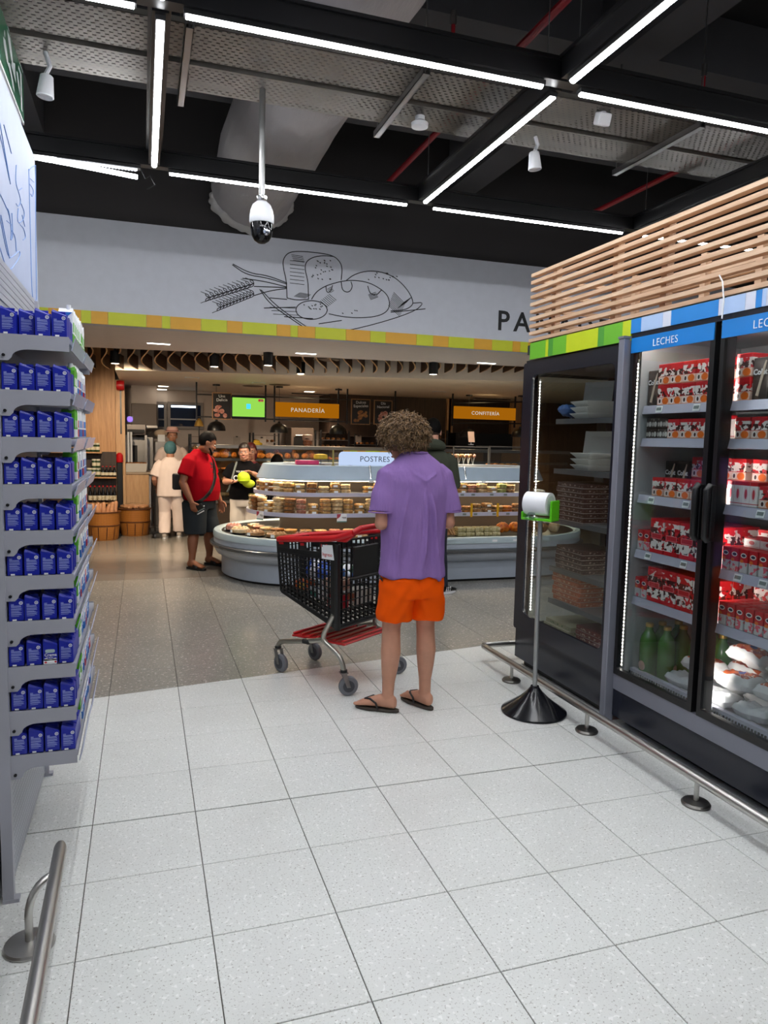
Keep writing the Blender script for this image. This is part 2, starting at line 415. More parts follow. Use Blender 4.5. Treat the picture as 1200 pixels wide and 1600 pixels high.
# line drawing of loaves, buns and wheat printed on the header board
ill = MB()
def HP(a, b): return at_y(HY-.003, 300+a*.45, 380+b*.45)
def stroke(pts, r=.0042):
    P = [HP(*p) for p in pts]
    if len(P) > 2:                                   # round the line off
        for _ in range(2):
            Q = [P[0]]
            for a, b in zip(P, P[1:]): Q += [a*.75+b*.25, a*.25+b*.75]
            P = Q+[P[-1]]
    ill.tube(P, r, 4, caps=True)
for s_ in ([(330, 190), (328, 130), (318, 90), (315, 60), (330, 35), (360, 27), (430, 32), (490, 42), (515, 65), (522, 90), (518, 128)],
           [(405, 195), (403, 130), (392, 92), (395, 65), (420, 48), (455, 43), (492, 46)], [(330, 190), (365, 198), (405, 195)],
           [(415, 195), (430, 170), (460, 150), (490, 140), (520, 132), (560, 128), (610, 135), (650, 155), (680, 180), (688, 215), (675, 240), (640, 255), (580, 260), (520, 255), (475, 245)],
           [(465, 150), (468, 172), (482, 168), (488, 146)], [(518, 134), (522, 165), (545, 172), (558, 152), (552, 133)], [(610, 148), (618, 175), (640, 182), (658, 162)],
           [(535, 130), (560, 110), (600, 97), (650, 97), (700, 115), (740, 150), (765, 190), (768, 215), (740, 232), (690, 235)],
           [(235, 160), (270, 210), (340, 260), (435, 322), (600, 292), (770, 240), (808, 205), (768, 208)], [(240, 162), (300, 225), (440, 318)], [(440, 322), (520, 316)],
           [(140, 75), (190, 110), (260, 120), (330, 142)], [(142, 72), (200, 104), (262, 112), (330, 138)], [(175, 122), (250, 132), (330, 152)], [(215, 182), (270, 165), (330, 157)], [(215, 150), (270, 152), (330, 154)],
           [(250, 225), (360, 222)], [(320, 255), (420, 262)], [(690, 240), (810, 228)], [(270, 190), (330, 195)], [(440, 280), (520, 268)]):
    stroke(s_)
stroke([(415+55*math.cos(a), 232+33*math.sin(a)) for a in [k*PI/8 for k in range(17)]])
for (x0, y0), (x1, y1) in (((60, 188), (215, 140)), ((100, 222), (215, 176))):
    stroke([(x0, y0), (x1, y1)])
    for k in range(11):
        u = k/10; bx_, by_ = x0+(x1-x0)*u, y0+(y1-y0)*u
        for sg in (-1, 1):
            stroke([(bx_, by_), (bx_-2, by_+sg*9), (bx_-14, by_+sg*14), (bx_-12, by_+sg*5), (bx_, by_)], .0034)
            stroke([(bx_-12, by_+sg*13), (bx_-30, by_+sg*20)], .0026)
rr = random.Random(3)
for cx, cy, rx, ry, n in ((660, 115, 50, 14, 16), (415, 218, 38, 10, 14), (450, 90, 38, 34, 26), (560, 240, 40, 8, 4)):
    for _ in range(n):
        a, b = cx+rr.uniform(-rx, rx), cy+rr.uniform(-ry, ry); stroke([(a, b), (a+4, b+3)], .0045)
for x0, y0, dx, dy, n, ex, ey in ((340, 60, 50, 6, 7, 0, 13), (355, 185, 22, -14, 8, 5, 1), (445, 200, 26, 22, 7, 5, -4), (700, 170, 40, 40, 10, -2, 5), (270, 222, 90, 4, 3, 6, 12), (345, 40, 40, 6, 4, 2, 6), (612, 180, 26, -10, 5, 2, 4), (470, 160, 14, -8, 4, 3, 4), (715, 225, 30, -20, 7, 3, -3)):
    for k in range(n): stroke([(x0+ex*k, y0+ey*k), (x0+dx+ex*k, y0+dy+ey*k)], .0026)
ill.build('bread_drawing', M['ink'], hw)

# ---- lighting grid: black rails with white linear lights
RZ = 3.3
LEDM = emit('led_diffuser', (250, 252, 255), LED)
def rail(p0, p1, label):
    v = Vector(p1)-Vector(p0); d = v.normalized(); m = (Vector(p0)+Vector(p1))/2; mb = MB(); L = v.length
    R = Matrix((d, Vector((-d.y, d.x, 0)), Vector((0, 0, 1)))).transposed()
    o = empty('lighting_rail', (m.x, m.y, RZ), 0, label, 'rail', 'black rails of the ceiling lighting grid')
    w = MB().box((0, 0, .075), (L, .07, .09), M=R); w.box((0, 0, .128), (L, .1, .016), M=R); w.build('rail_housing', M['blackmetal'], o)
    h = MB()
    for s in (-.45, .45):
        q = R @ Vector((L*s, 0, 0)); h.cyl((q.x, q.y, .13), (q.x, q.y, 1.4), .003, n=5)
    h.build('hanger_wire', M['zinc'], o)
    return o
def light(p0, p1, label, drop=(0, 0)):
    a, b = Vector(p0), Vector(p1); v = b-a; d = v.normalized(); m = (a+b)/2
    R = Matrix((d, Vector((-d.y, d.x, 0)), Vector((0, 0, 1)))).transposed(); L = v.length
    o = empty('linear_light', (m.x, m.y, RZ), 0, label, 'light', 'white linear lights of the ceiling grid')
    MB().box((0, 0, .016), (L, .042, .022), M=R).build('light_body', M['blackmetal'], o)
    n = 8; prof = [(.0165*math.cos(PI+PI*k/n), .012*math.sin(PI+PI*k/n)) for k in range(n+1)]
    mb = MB(); rings = []
    for s in (-L/2+.01, L/2-.01):
        rings.append(mb.ring([R @ Vector((s, y, z+.005)) for y, z in prof]))
    mb.skin(rings); mb.build('diffuser', LEDM, o)
    return o
YB = [-3.5, -1.58, .34, 2.28]; XB = [-1.6, .295, 2.19, 4.08]
yl = ['behind the viewpoint', 'above the viewpoint', 'across the near ceiling', 'in front of the header']
for k, y in enumerate(YB): rail((-2.6, y, 0), (6.2, y, 0), 'black lighting rail running crosswise '+yl[k])
xl = ['beyond the left wall sign', 'above the left shelves', 'above the shopper', 'above the wooden slats']
for k, x in enumerate(XB):
    for j, (a, b) in enumerate(zip(YB, YB[1:])): rail((x, a+.055, 0), (x, b-.055, 0), 'black lighting rail running lengthwise %s, %s bay' % (xl[k], ['rear', 'near', 'far'][j]))
def span(a, b): return (a+.1, b-.1)
XS = [(-1.5, .2), (.385, 2.09), (2.29, 3.98), (4.18, 5.9)]
cl = ['left bay', 'middle bay', 'right bay', 'far right bay']
for j, y in enumerate(YB):
    for i, (a, b) in enumerate(XS):
        if j == 0 and i in (0, 3): continue
        if j == 3 and i == 0: continue
        light((a, y, 0), (b, y, 0), 'white linear light crosswise %s, %s' % (yl[j], cl[i]))
for i, x in enumerate(XB):
    for j, (a, b) in enumerate(((-3.4, -1.68), (-1.48, .25), (.41, 2.18))):
        if j == 0 and i == 0: continue
        light((x, a, 0), (x, b, 0), 'white linear light lengthwise %s, %s bay' % (xl[i], ['rear', 'near', 'far'][j]))
# the far left light hangs broken: its strip has come away from the channel
o = empty('linear_light', (-.65, 2.28, RZ), 0, 'broken white linear light with its strip sagging from the channel', 'light', 'white linear lights of the ceiling grid')
MB().box((0, 0, .016), (1.72, .05, .022)).build('light_body', M['blackmetal'], o)
MB().tube([(-.85, 0, 0), (-.2, 0, 0), (.2, .0, -.002), (.5, 0, -.02), (.84, 0, -.045)], .0145, 8).build('diffuser', LEDM, o)
mb = MB(); mb.bx(.35, .84, -.012, .012, -.002, .006)
for k in range(24): mb.bx(.36+k*.02, .372+k*.02, -.014, .014, -.006, -.002)
mb.build('led_strip', emit('dim_led_strip', (225, 230, 240), 1.2), o)
MB().tube([(.86, 0, .01), (.89, 0, -.05), (.92, .02, -.02), (.95, 0, -.08), (.9, .02, -.11)], .004, 5).build('loose_wire', M['black'], o)

# ---- perforated trays above the grid
t = NT('perforated_galvanised'); co = t.coord('Object'); s = t.xyz(co)
def hole(u, v):
    a = t.math('ABSOLUTE', t.math('SUBTRACT', t.math('FRACT', u), .5)); b = t.math('ABSOLUTE', t.math('SUBTRACT', t.math('FRACT', v), .5))
    return t.mul(t.lt(a, .22), t.lt(b, .16))
u = t.mul(s[0], 25.0); v = t.mul(s[1], 36.0); row = t.math('FLOOR', v); u2 = t.math('ADD', u, t.mul(t.math('FRACT', t.mul(row, .5)), 1.0))
h = hole(u2, v); nz = t.noise(t.mapping(co, (1, 2, 1)), 2.2, 4.0)
t.set(t.b, 'Base Color', t.mix(nz, lin((72, 70, 67)), lin((140, 134, 126)))); t.set(t.b, 'Metallic', .75); t.set(t.b, 'Roughness', .42)
tr = t.new('ShaderNodeBsdfTransparent'); mx = t.new('ShaderNodeMixShader'); t.set(mx, 0, h); t.t.links.new(t.b.outputs[0], mx.inputs[1]); t.t.links.new(tr.outputs[0], mx.inputs[2]); t.t.links.new(mx.outputs[0], t.out.inputs[0])
M['perf'] = t.m
for k, (y0, y1, lb) in enumerate(((.78, 1.11, 'perforated steel cable tray nearest the front lighting rail'), (1.165, 1.47, 'perforated steel cable tray behind the front tray'))):
    o = empty('cable_tray', (2.4, (y0+y1)/2, 3.5), 0, lb, 'tray', 'perforated trays above the lighting grid'); w = (y1-y0)/2
    MB().bx(-3, 3, -w, w, 0, .002).build('tray_base', M['perf'], o)
    e = MB(); e.bx(-3, 3, -w, -w+.004, 0, .028); e.build('tray_edge', M['galv'], o); MB().bx(-3, 3, w-.004, w, 0, .028).build('tray_edge', M['galv'], o)
for px0, px1, lb in (((663, 108), (606, 199), 'steel support strut under the trays, beside the smoke detector'), ((1098, 193), (980, 265), 'steel support strut under the trays, right of the track spotlight'), ((290, 60), (287, 157), 'steel support strut under the trays, beside the left light')):
    a, b = at_z(3.47, *px0), at_z(3.47, *px1); xm = (a.x+b.x)/2
    o = empty('support_strut', (xm, .74, 3.462), 0, lb, 'strut', 'steel struts under the cable trays')
    s = MB(); s.bx(-.02, .02, 0, .86, 0, .004); s.bx(-.02, -.016, 0, .86, 0, .036); s.bx(.016, .02, 0, .86, 0, .036); s.build('channel', M['zinc'], o)
    s = MB(); s.cyl((0, .02, .0), (0, .02, 1.1), .005, n=6); s.cyl((0, .84, 0), (0, .84, 1.1), .005, n=6); s.build('threaded_rod', M['zinc'], o)
# ---- round insulated duct with a ragged end at the wall
t = NT('duct_wrap'); co = t.coord('Object'); t.bump(t.noise(t.mapping(co, (3, .8, 3)), 3.0, 5.0), .5, .04)
DW = t.fin(t.mix(t.noise(co, 2.0, 3.0), lin((146, 142, 144)), lin((172, 168, 168))), .75)
o = empty('ventilation_duct', (1.22, 1.0, 3.93), 0, 'large grey wrapped round duct running to the black wall, ragged end', 'duct')
mb = MB(); rings = []
for k in range(29):
    y = -5.2+k*.3; rings.append(mb.ring([((.385+.012*math.sin(y*5+3*a))*math.cos(a), y, (.385+.012*math.sin(y*7+2*a))*math.sin(a)) for a in [2*PI*i/32 for i in range(32)]]))
mb.skin(rings); mb.build('duct_wrap', DW, o)
mb = MB(); rg = random.Random(4)
for k in range(30):
    a = PI*1.1+PI*.8*k/29; r = .375+rg.uniform(-.012, .012)
    mb.ell((r*math.cos(a), 3.30+rg.uniform(-.05, .05), r*math.sin(a)), (rg.uniform(.05, .07), rg.uniform(.06, .1), rg.uniform(.03, .04)), 8, 6)
smoothed(mb, 'torn_insulation', mat('torn_insulation', (186, 184, 182), .85, bump=.6, bs=40), .018, 1, parent=o)
# ---- red sprinkler pipes
def pipe(name, pts, r, m, label, cat, fit=None):
    o = empty(name, pts[0], 0, label, cat, 'red sprinkler pipes'); p0 = Vector(pts[0]); P = [Vector(p)-p0 for p in pts]
    MB().tube(P, r, 10).build('pipe', m, o)
    for i in (0, len(P)-1):
        d = (P[1]-P[0]).normalized() if i == 0 else (P[-1]-P[-2]).normalized()
        MB().cyl(P[i]-d*.035, P[i]+d*.035, r*1.5, n=10).build('coupling', M['zinc'], o)
a = at_z(3.95, 595, 297); pipe('sprinkler_pipe', [(a.x, -3, 3.95), (a.x, 3.9, 3.95)], .024, M['red_paint'], 'long red sprinkler pipe above the middle of the ceiling', 'pipe')
a = at_z(3.75, 915, 338); pipe('sprinkler_pipe', [(a.x, -1, 3.75), (a.x, a.y, 3.75)], .022, M['red_paint'], 'red sprinkler pipe on the right, ending near the slats', 'pipe')
a = at_y(.9, 707, 80); b = at_y(.9, 707, 28); pipe('sprinkler_drop', [(a.x, .9, 3.54), (a.x, .9, b.z)], .011, M['red_paint'], 'short upright red pipe above the trays, middle of the ceiling', 'pipe')
a = at_y(.9, 1097, 165); b = at_y(.9, 1100, 110); pipe('sprinkler_drop', [(a.x, .9, 3.54), (a.x, .9, b.z)], .011, M['red_paint'], 'short upright red pipe above the trays, right side', 'pipe')
# ---- dome camera on its pole
a = at_y(1.3, 409, 330)
o = empty('dome_camera', (a.x, 1.3, 2.66), 0, 'white dome security camera hanging on a steel pole under the trays', 'camera')
MB().cyl((0, 0, .25), (0, 0, .84), .017, n=14).build('pole', M['zinc'], o); MB().lathe([(.028, .235), (.03, .24), (.03, .262), (.02, .266)], 16).build('collar', M['chrome'], o)
MB().lathe([(.002, .235), (.03, .232), (.05, .215), (.063, .185), (.069, .15), (.07, .12), (.066, .112)], 28).build('housing', mat('camera_white', (222, 224, 228), .35), o)
MB().lathe([(.062, .112), (.063, .08), (.058, .045), (.042, .018), (.02, .004), (.001, 0)], 28).build('dome', mat('smoked_dome', (8, 8, 10), .08), o)
MB().ell((.018, -.052, .06), (.022, .018, .026), 12, 8).build('lens', mat('camera_lens', (190, 195, 205), .1, 1.0), o)
# ---- spotlights, detector and loudspeaker under the trays
def spot(px, y, ztop, label, tilt):
    a = at_y(y, *px); o = empty('track_spotlight', (a.x, y, a.z), 0, label, 'spotlight', 'white spotlights under the trays')
    Rm = Matrix.Rotation(tilt, 3, 'Y')
    MB().lathe([(.026, .045), (.032, .04), (.043, -.06), (.039, -.064), (.035, -.05)], 20, M=Rm).build('lamp_head', M['white'], o)
    MB().tube([(0, 0, .05), (.02, 0, .09), (0, 0, ztop-a.z)], .012, 8).build('stem', M['white'], o)
spot((835, 249), 1.3, 3.5, 'white track spotlight under the trays, right of the central rail', -.1)
spot((72, 132), 1.3, 3.5, 'white track spotlight at the far left below the trays', .1)
a = at_z(3.47, 656, 190); o = empty('smoke_detector', (a.x, a.y, 3.43), 0, 'round white smoke detector under the perforated tray', 'detector')
MB().lathe([(.03, -.0), (.05, .008), (.052, .03), (.03, .045)], 24).build('detector_head', M['white'], o); MB().cyl((0, 0, .045), (0, 0, .07), .03, n=16).build('detector_base', M['white'], o)
a = at_y(.86, 942, 178); o = empty('loudspeaker', (a.x, a.y, 3.462), 0, 'small white box loudspeaker hanging below the right trays', 'loudspeaker')
MB().box((0, 0, 0), (.085, .06, .07), M=Matrix.Rotation(.35, 3, 'X')).build('speaker_box', M['white'], o, bevel=.012, seg=3)
MB().cyl((0, 0, .03), (0, 0, .0395), .02, n=10).build('bracket', M['white'], o)

# ---- bakery ceiling: soffit, timber baffles, cream bulkhead
def line_y(p, q, x): return p[1]+(q[1]-p[1])*(x-p[0])/(q[0]-p[0])
S0, S1 = (-.315, 6.4), (5.03, 5.75); B0, B1 = (-.13, 7.34), (5.13, 5.97)
MB().prism([(-3.6, HY+.12), (9.4, HY+.12), (9.4, line_y(S0, S1, 9.4)), (-3.6, line_y(S0, S1, -3.6))], 2.575, 2.68).build('ceiling_soffit', M['soffit'], kind='structure')
MB().bx(-3.6, 9.4, HY+.12, 13, 3.0, 3.1).build('ceiling_plenum', mat('plenum_black', (14, 11, 9), .9), kind='structure')
MB().prism([(-.13, 7.34), (9.4, line_y(B0, B1, 9.4)), (9.4, 13), (-.13, 13)], 2.4, 2.75).build('ceiling_bakery', M['cream'], kind='structure')
o = empty('timber_baffle_ceiling', (2.4, 6.5, 2.46), 0); o['kind'] = 'structure'
BW = [wood('baffle_shaded_side', (52, 33, 20), (86, 57, 34), 'y', .5), wood('baffle_lit_edge', (176, 132, 88), (214, 172, 124), 'y', .5)]  # dark sides and pale edges paint shaded gaps and lit edges into the timber
for k in range(54):
    x = -1.6+k*.165; y0 = line_y(S0, S1, x)-.02; y1 = line_y(B0, B1, x)-.005; y1 = max(y1, y0+.7)
    mb = MB(); rings = []
    for q in range(9):
        u = q/8; y = y0+(y1-y0)*u; xx = x+.085*math.sin(u*4.2+k*.20)+.12*u; zb = .115-.165*u
        rings.append(mb.ring([(xx-.008-2.4, y-6.5, zb), (xx+.008-2.4, y-6.5, zb), (xx+.008-2.4, y-6.5, zb+.17), (xx-.008-2.4, y-6.5, zb+.17)]))
    for a, b in zip(rings, rings[1:]):
        for i_ in range(4): j_ = (i_+1) % 4; mb.f.append((a[i_], a[j_], b[j_], b[i_])); mb.m.append(1 if i_ == 0 else 0)
    mb.f += [tuple(rings[0]), tuple(rings[-1])]; mb.m += [1, 1]; mb.build('baffle', BW, o)
# ================================================================== LEFT SHELVING
M['perfpanel'] = None
t = NT('perforated_panel'); co = t.coord('Object'); s = t.xyz(co)
a = t.math('ABSOLUTE', t.math('SUBTRACT', t.math('FRACT', t.mul(s[1], 48)), .5)); row = t.math('FLOOR', t.mul(s[2], 40))
a = t.math('ABSOLUTE', t.math('SUBTRACT', t.math('FRACT', t.math('ADD', t.mul(s[1], 48), t.mul(row, .5))), .5)); b = t.math('ABSOLUTE', t.math('SUBTRACT', t.math('FRACT', t.mul(s[2], 40)), .5))
hl = t.mul(t.mul(t.lt(a, .22), t.lt(b, .24)), t.lt(s[2], .5))
M['perfpanel'] = t.fin(t.mix(hl, lin((168, 172, 180)), lin((120, 124, 134))), .45)
GY = -.43
g = empty('shelving_unit', (-.12, 0, 0), 0, 'grey metal shelving unit with ten shelves of blue cartons at left', 'shelf')
OX = .12
MB().bx(-.24+OX, -.232+OX, GY, .66, .02, 1.99).build('back_panel', M['perfpanel'], g)
u = MB()
for k in range(6): u.bx(-.242+OX, -.228+OX, GY, .66, 1.992+k*.023, 1.992+k*.023+.020, 0)
u.build('top_slats', M['grey_metal'], g)
for y in (GY, .52):
    p = MB(); p.bx(-.25+OX, -.216+OX, y-.018, y+.012, 0, 2.12)
    p.bx(-.25+OX, -.20+OX, y-.02, y+.014, 0, .012); p.build('upright', M['grey_metal'], g)
SZ = [1.866, 1.694, 1.546, 1.396, 1.247, 1.10, .951, .80, .651, .501]
prof = [(-.216, 0), (-.014, 0), (-.014, -.046)]+[(-.135-.045*math.sin(a), -.046-.026*(1-math.cos(a))) for a in [PI/2*k/6 for k in range(7)]]+[(-.190, -.082), (-.216, -.082)]
M['railplastic'] = mat('price_rail_plastic', (176, 182, 205), .2, spec=.6)
for i, z in enumerate(SZ):
    for y in (GY-.004, .512): MB().prism([(x+OX, h+z) for x, h in prof], y, y+.004, 'y').build('shelf_bracket', M['grey_metal'], g, smooth=20)
    sh = MB().bx(-.23+OX, -.012+OX, GY, .51, z-.022, z-.004).build('shelf_board', M['grey_metal'], g)
    for y0, y1, x, dz in ((GY+.004, .0, -.008, 0), (.006, .455, -.004, 0)):
        R = Matrix.Rotation(.28, 3, 'Y')
        q = MB().box((x+.006+OX, (y0+y1)/2, z-.022+dz), (.003, y1-y0, .042), M=R)
        q.build('price_rail', M['railplastic'], sh)
    bolt = MB()
    bolt.cyl((-.203+OX, GY-.009, z-.066), (-.203+OX, GY-.003, z-.066), .005, n=10); bolt.build('bolt', M['black'], g)
# small blue cream cartons: sloping top, printed side, round mark
BLUE = mat('blue_carton', (22, 36, 158), .33, var=.12, vs=30); BLUE2 = mat('blue_carton_dark', (16, 26, 118), .35)
PRT = mat('pale_blue_print', (150, 162, 225), .5); WHT = mat('carton_white', (236, 238, 240), .4); GRN = mat('carton_green', (88, 176, 40), .4); CRED = mat('carton_red', (196, 30, 44), .4); SKY = mat('carton_sky', (28, 108, 190), .4)
w, d = .0445, .058
def carton_body():
    mb = MB(); hw_, hd = w/2, d/2
    b0 = mb.ring([(-hw_, -hd, 0), (hw_, -hd, 0), (hw_, hd, 0), (-hw_, hd, 0)])
    b1 = mb.ring([(-hw_, -hd, .078), (hw_, -hd, .066), (hw_, hd, .066), (-hw_, hd, .078)])
    b2 = mb.ring([(-hw_+.003, -hd+.004, .086), (hw_-.004, -hd+.006, .069), (hw_-.004, hd-.006, .069), (-hw_+.003, hd-.004, .086)])
    mb.skin([b0, b1, b2]); mb.bx(-hw_+.004, hw_-.006, -.002, .002, .07, .083)
    return mb
ME_C = carton_body().mesh('cream_carton', [BLUE], 0, bevel=.0018, seg=2)
pr = MB(); y = -d/2-.0004; rr = random.Random(5); k0 = 0
for zz in (.049, .0465, .044, .040, .0375, .035, .031, .0285, .026, .022, .0195, .015):
    L = rr.uniform(.022, .032); pr.bx(-.0155, -.0155+L, y-.0002, y+.0002, zz, zz+.0013)
for k in range(3): pr.bx(-.0155, -.007, y-.0002, y+.0002, .050+k*.0022, .0512+k*.0022)
ME_P = pr.mesh('label_print', [PRT], 0)
rg = MB(); n = 20
rg.prism([(.0135+.0056*math.cos(2*PI*k/n), .0585+.0056*math.sin(2*PI*k/n)) for k in range(n)], y-.0004, y, 'y', 0)
rg.prism([(.0135+.0036*math.cos(2*PI*k/n), .0585+.0036*math.sin(2*PI*k/n)) for k in range(n)], y-.0006, y-.0003, 'y', 1)
rg.prism([(.0135+.0018*math.cos(2*PI*k/n), .0585+.0018*math.sin(2*PI*k/n)) for k in range(n)], y-.0008, y-.0005, 'y', 0)
ME_R = rg.mesh('round_mark', [WHT, BLUE2], 0)
ME_T = MB().bx(-.012, .0, y-.0006, y, 0, .0055).mesh('shelf_tag', [WHT], 0)
XC = [-.190, -.1405, -.091, -.0415]
sides = ['from the left', 'from left', 'from left', 'from left']
for i, z in enumerate(SZ):
    for rw in range(3):
        for c in range(4):
            if rw == 2 and c < 2: continue
            if i == 7 and rw == 0 and c == 2: continue
            jx, jy = random.uniform(-.0015, .0015), random.uniform(-.003, .003)
            yy = GY+.033+rw*.064
            if i == 0 and rw == 0 and c == 1: yy += .03
            o = link(ME_C, 'cream_carton', None, (XC[c]+jx, yy+jy, z+.0005), random.uniform(-.06, .06))
            rown = ['front row', 'second row back', 'third row back'][rw]
            tag(o, 'small blue cream carton, %s from left in %s, %s shelf from top' % (ORD[c], rown, ORD[i]), 'carton', 'blue cream cartons on the left shelves')
            if rw == 0:
                for me, nm in ((ME_P, 'label_print'), (ME_R, 'round_mark'), (ME_T, 'shelf_tag')): link(me, nm, o)
# the one carton turned face forward
o = link(ME_C, 'cream_carton', None, (XC[2], GY+.033, SZ[7]+.0005)); tag(o, 'blue cream carton turned with its white lettered face forward on the lower shelves', 'carton', 'blue cream cartons on the left shelves')
q = MB(); q.bx(-.02, .02, y-.0004, y, .0, .017); q.prism([(-.02+.04*k/10, .017+.0035*math.sin(k*.9)) for k in range(11)]+[(.02, .012), (-.02, .012)], y-.0004, y, 'y'); q.build('milk_picture', WHT, o, smooth=0)
q = MB(); q.ell((-.014, y, .006), (.006, .0006, .005), 10, 6); q.ell((.016, y, .007), (.005, .0006, .005), 10, 6); q.build('fruit_print', CRED, o)
q = MB(); q.prism([(.0145*math.copysign(abs(math.cos(a))**.5, math.cos(a)), .044+.006*math.copysign(abs(math.sin(a))**.5, math.sin(a))) for a in [2*PI*k/24 for k in range(24)]], y-.0004, y, 'y'); q.build('oval_logo', mat('logo_silver', (170, 190, 190), .3), o)
text('Crema', .0135, 'lettering', WHT, o, frame((-.0175, y-.0006, .027), (1, 0, 0), (0, 0, 1)), .0003, bold=.0002)
text('de leche', .0065, 'lettering', WHT, o, frame((-.013, y-.0006, .0205), (1, 0, 0), (0, 0, 1)), .0003)
# taller milk cartons filling the rest of each shelf
def milk_carton(h, body, band, name='milk_carton'):
    mb = MB(); a = .0225
    mb.bx(-a, a, -a, a, 0, h*.86); b0 = mb.ring([(-a, -a, h*.86), (a, -a, h*.86), (a, a, h*.86), (-a, a, h*.86)]); b1 = mb.ring([(-a, -.002, h), (a, -.002, h), (a, .002, h), (-a, .002, h)]); mb.skin([b0, b1])
    me = mb.mesh(name, [body], 20)
    c = MB(); c.bx(-a-.0006, a+.0006, -a-.0006, a+.0006, h*.02, h*.30); c.bx(a, a+.0008, -.012, .012, h*.36, h*.62); mc = c.mesh('printed_band', [band], 0)
    k = MB(); k.cyl((.008, 0, h*.93), (.008, 0, h+.012), .008, n=12); mk = k.mesh('cap', [WHT], 30)
    return me, mc, mk
KINDS = {'green': milk_carton(.098, GRN, WHT), 'white': milk_carton(.10, WHT, SKY), 'tall': milk_carton(.125, WHT, GRN), 'red': milk_carton(.10, WHT, CRED)}
for i, z in enumerate(SZ):
    for k in range(9):
        yy = GY+.235+k*.058
        if i == 0: kd = 'tall'
        else: kd = 'green' if k < (2 if i % 3 else 1) else ('red' if (i+k) % 4 == 0 else 'white')
        if kd != 'tall' and yy > .44: continue
        o = link(KINDS[kd][0], 'milk_carton', None, (-.0405+random.uniform(-.002, .002), yy, z+.0005), random.uniform(-.05, .05))
        tag(o, '%s milk carton, %s behind the blue cartons on the %s shelf from top' % ({'tall': 'tall white', 'green': 'bright green', 'red': 'red-banded white', 'white': 'blue-banded white'}[kd], ORD[k], ORD[i]), 'carton', 'milk cartons on the left shelves')
        link(KINDS[kd][1], 'printed_band', o); link(KINDS[kd][2], 'cap', o)
o = bpy.data.objects['milk_carton']
for ch in [MB().prism([(-.0226, .110), (.0226, .110), (-.012, .078)], -.0236, -.0228, 'y').build('blue_corner', SKY, o, smooth=0), MB().ell((0, -.023, .035), (.011, .0012, .03), 10, 8).build('green_glass_print', GRN, o)]: pass
text('K', .022, 'lettering', M['ink'], o, frame((.002, -.0242, .068), (1, 0, 0), (0, 0, 1)), .0003, bold=.0006)
# white board above the shelves with blue line drawings
SGX = -.236
sb = empty('wall_sign', (SGX-.012, -.5, 2.13), 0, 'white board with blue line drawings above the left shelves', 'sign')
MB().bx(-.01, .012, -1.9, 1.19, .0, .64).build('board', mat('sign_board', (172, 182, 208), .6), sb)
BL = mat('blue_line_print', (110, 152, 215), .5); bl = MB()
def SP(a, b):
    p = at_x(SGX+.0015, a/3.3357, b/3.3333); return p-Vector((SGX-.012, -.5, 2.13))
for s_ in ([(150, 880), (158, 1200), (166, 1540), (178, 1575), (188, 1560)], [(186, 860), (186, 1200), (190, 1560)], [(150, 890), (165, 870), (186, 862)], [(158, 930), (178, 950)], [(156, 960), (176, 990), (170, 1030), (160, 1010)],
           [(0, 1130), (20, 1240), (45, 1350), (75, 1330), (104, 1300), (104, 1340), (50, 1415), (30, 1390), (0, 1290)], [(5, 1120), (50, 1345)], [(0, 1010), (25, 1060), (50, 1120), (60, 1200), (55, 1260), (68, 1230), (62, 1110)], [(30, 1080), (45, 1090), (55, 1160)], [(35, 1150), (60, 1170)], [(60, 1200), (80, 1230), (85, 1310)],
           [(85, 860), (80, 950), (100, 1010), (110, 1050), (95, 1080), (84, 1060)], [(100, 990), (115, 980)], [(110, 1060), (130, 1110), (120, 1150), (100, 1160)], [(95, 1085), (90, 1150), (102, 1165)], [(105, 1170), (125, 1190), (135, 1240), (120, 1250)], [(115, 1120), (130, 1180)],
           [(0, 640), (20, 760), (55, 960)], [(0, 700), (30, 840), (50, 940)], [(20, 650), (60, 800)]):
    P = [SP(*p) for p in s_]
    for _ in range(2 if len(P) > 2 else 0):
        Q = [P[0]]
        for a, b in zip(P, P[1:]): Q += [a*.75+b*.25, a*.25+b*.75]
        P = Q+[P[-1]]
    bl.tube(P, .0014, 4)
bl.build('line_drawing', BL, sb)
# pale column with the green exit sign
cx = -.40; yc = at_x(cx, 30, 60).y
MB().bx(-.95, cx, -1.2, yc, 2.0, 4.75).build('trim_6', mat('column_paint', (176, 178, 184), .7), kind='structure')
MB().bx(-.95, -.262, -.42, .66, 0, 2.12).build('wall_shelf_backing', M['hallwall'], kind='structure')
MB().bx(-.95, -.64, -2.6, -.42, 0, 2.12).build('wall_shelf_side', M['hallwall'], kind='structure')
p1, p2 = at_x(cx, 33.5, 112), at_x(cx, 33.5, 190); p0 = at_x(cx, 1.5, 20)
es = empty('exit_sign', (cx+.004, (p0.y+p1.y)/2, p2.z), 0, 'green emergency exit sign with white pictograms on the pale column', 'sign')
ya, yb, h = p0.y-.12-es.location.y, p1.y-es.location.y, p1.z-p2.z
MB().bx(-.003, .003, ya, yb, 0, h).build('border', M['white'], es)
MB().bx(.002, .005, ya+.015, yb-.015, .015, h-.015).build('green_panel', mat('exit_green', (10, 92, 60), .4), es)
q = MB(); L = yb-ya; xx = .0056
def pq(pts, q=q): q.prism([(ya+L*a, h*b) for a, b in pts], .005, xx, 'x')
pq([(.30, .88), (.42, .88), (.52, .60), (.60, .68), (.62, .36), (.44, .46), (.46, .54), (.36, .70)])        # arrow
pq([(.76, .84), (.90, .84), (.90, .14), (.84, .14), (.84, .78), (.76, .78)]); pq([(.66, .62), (.72, .66), (.80, .48), (.80, .34), (.72, .46)])
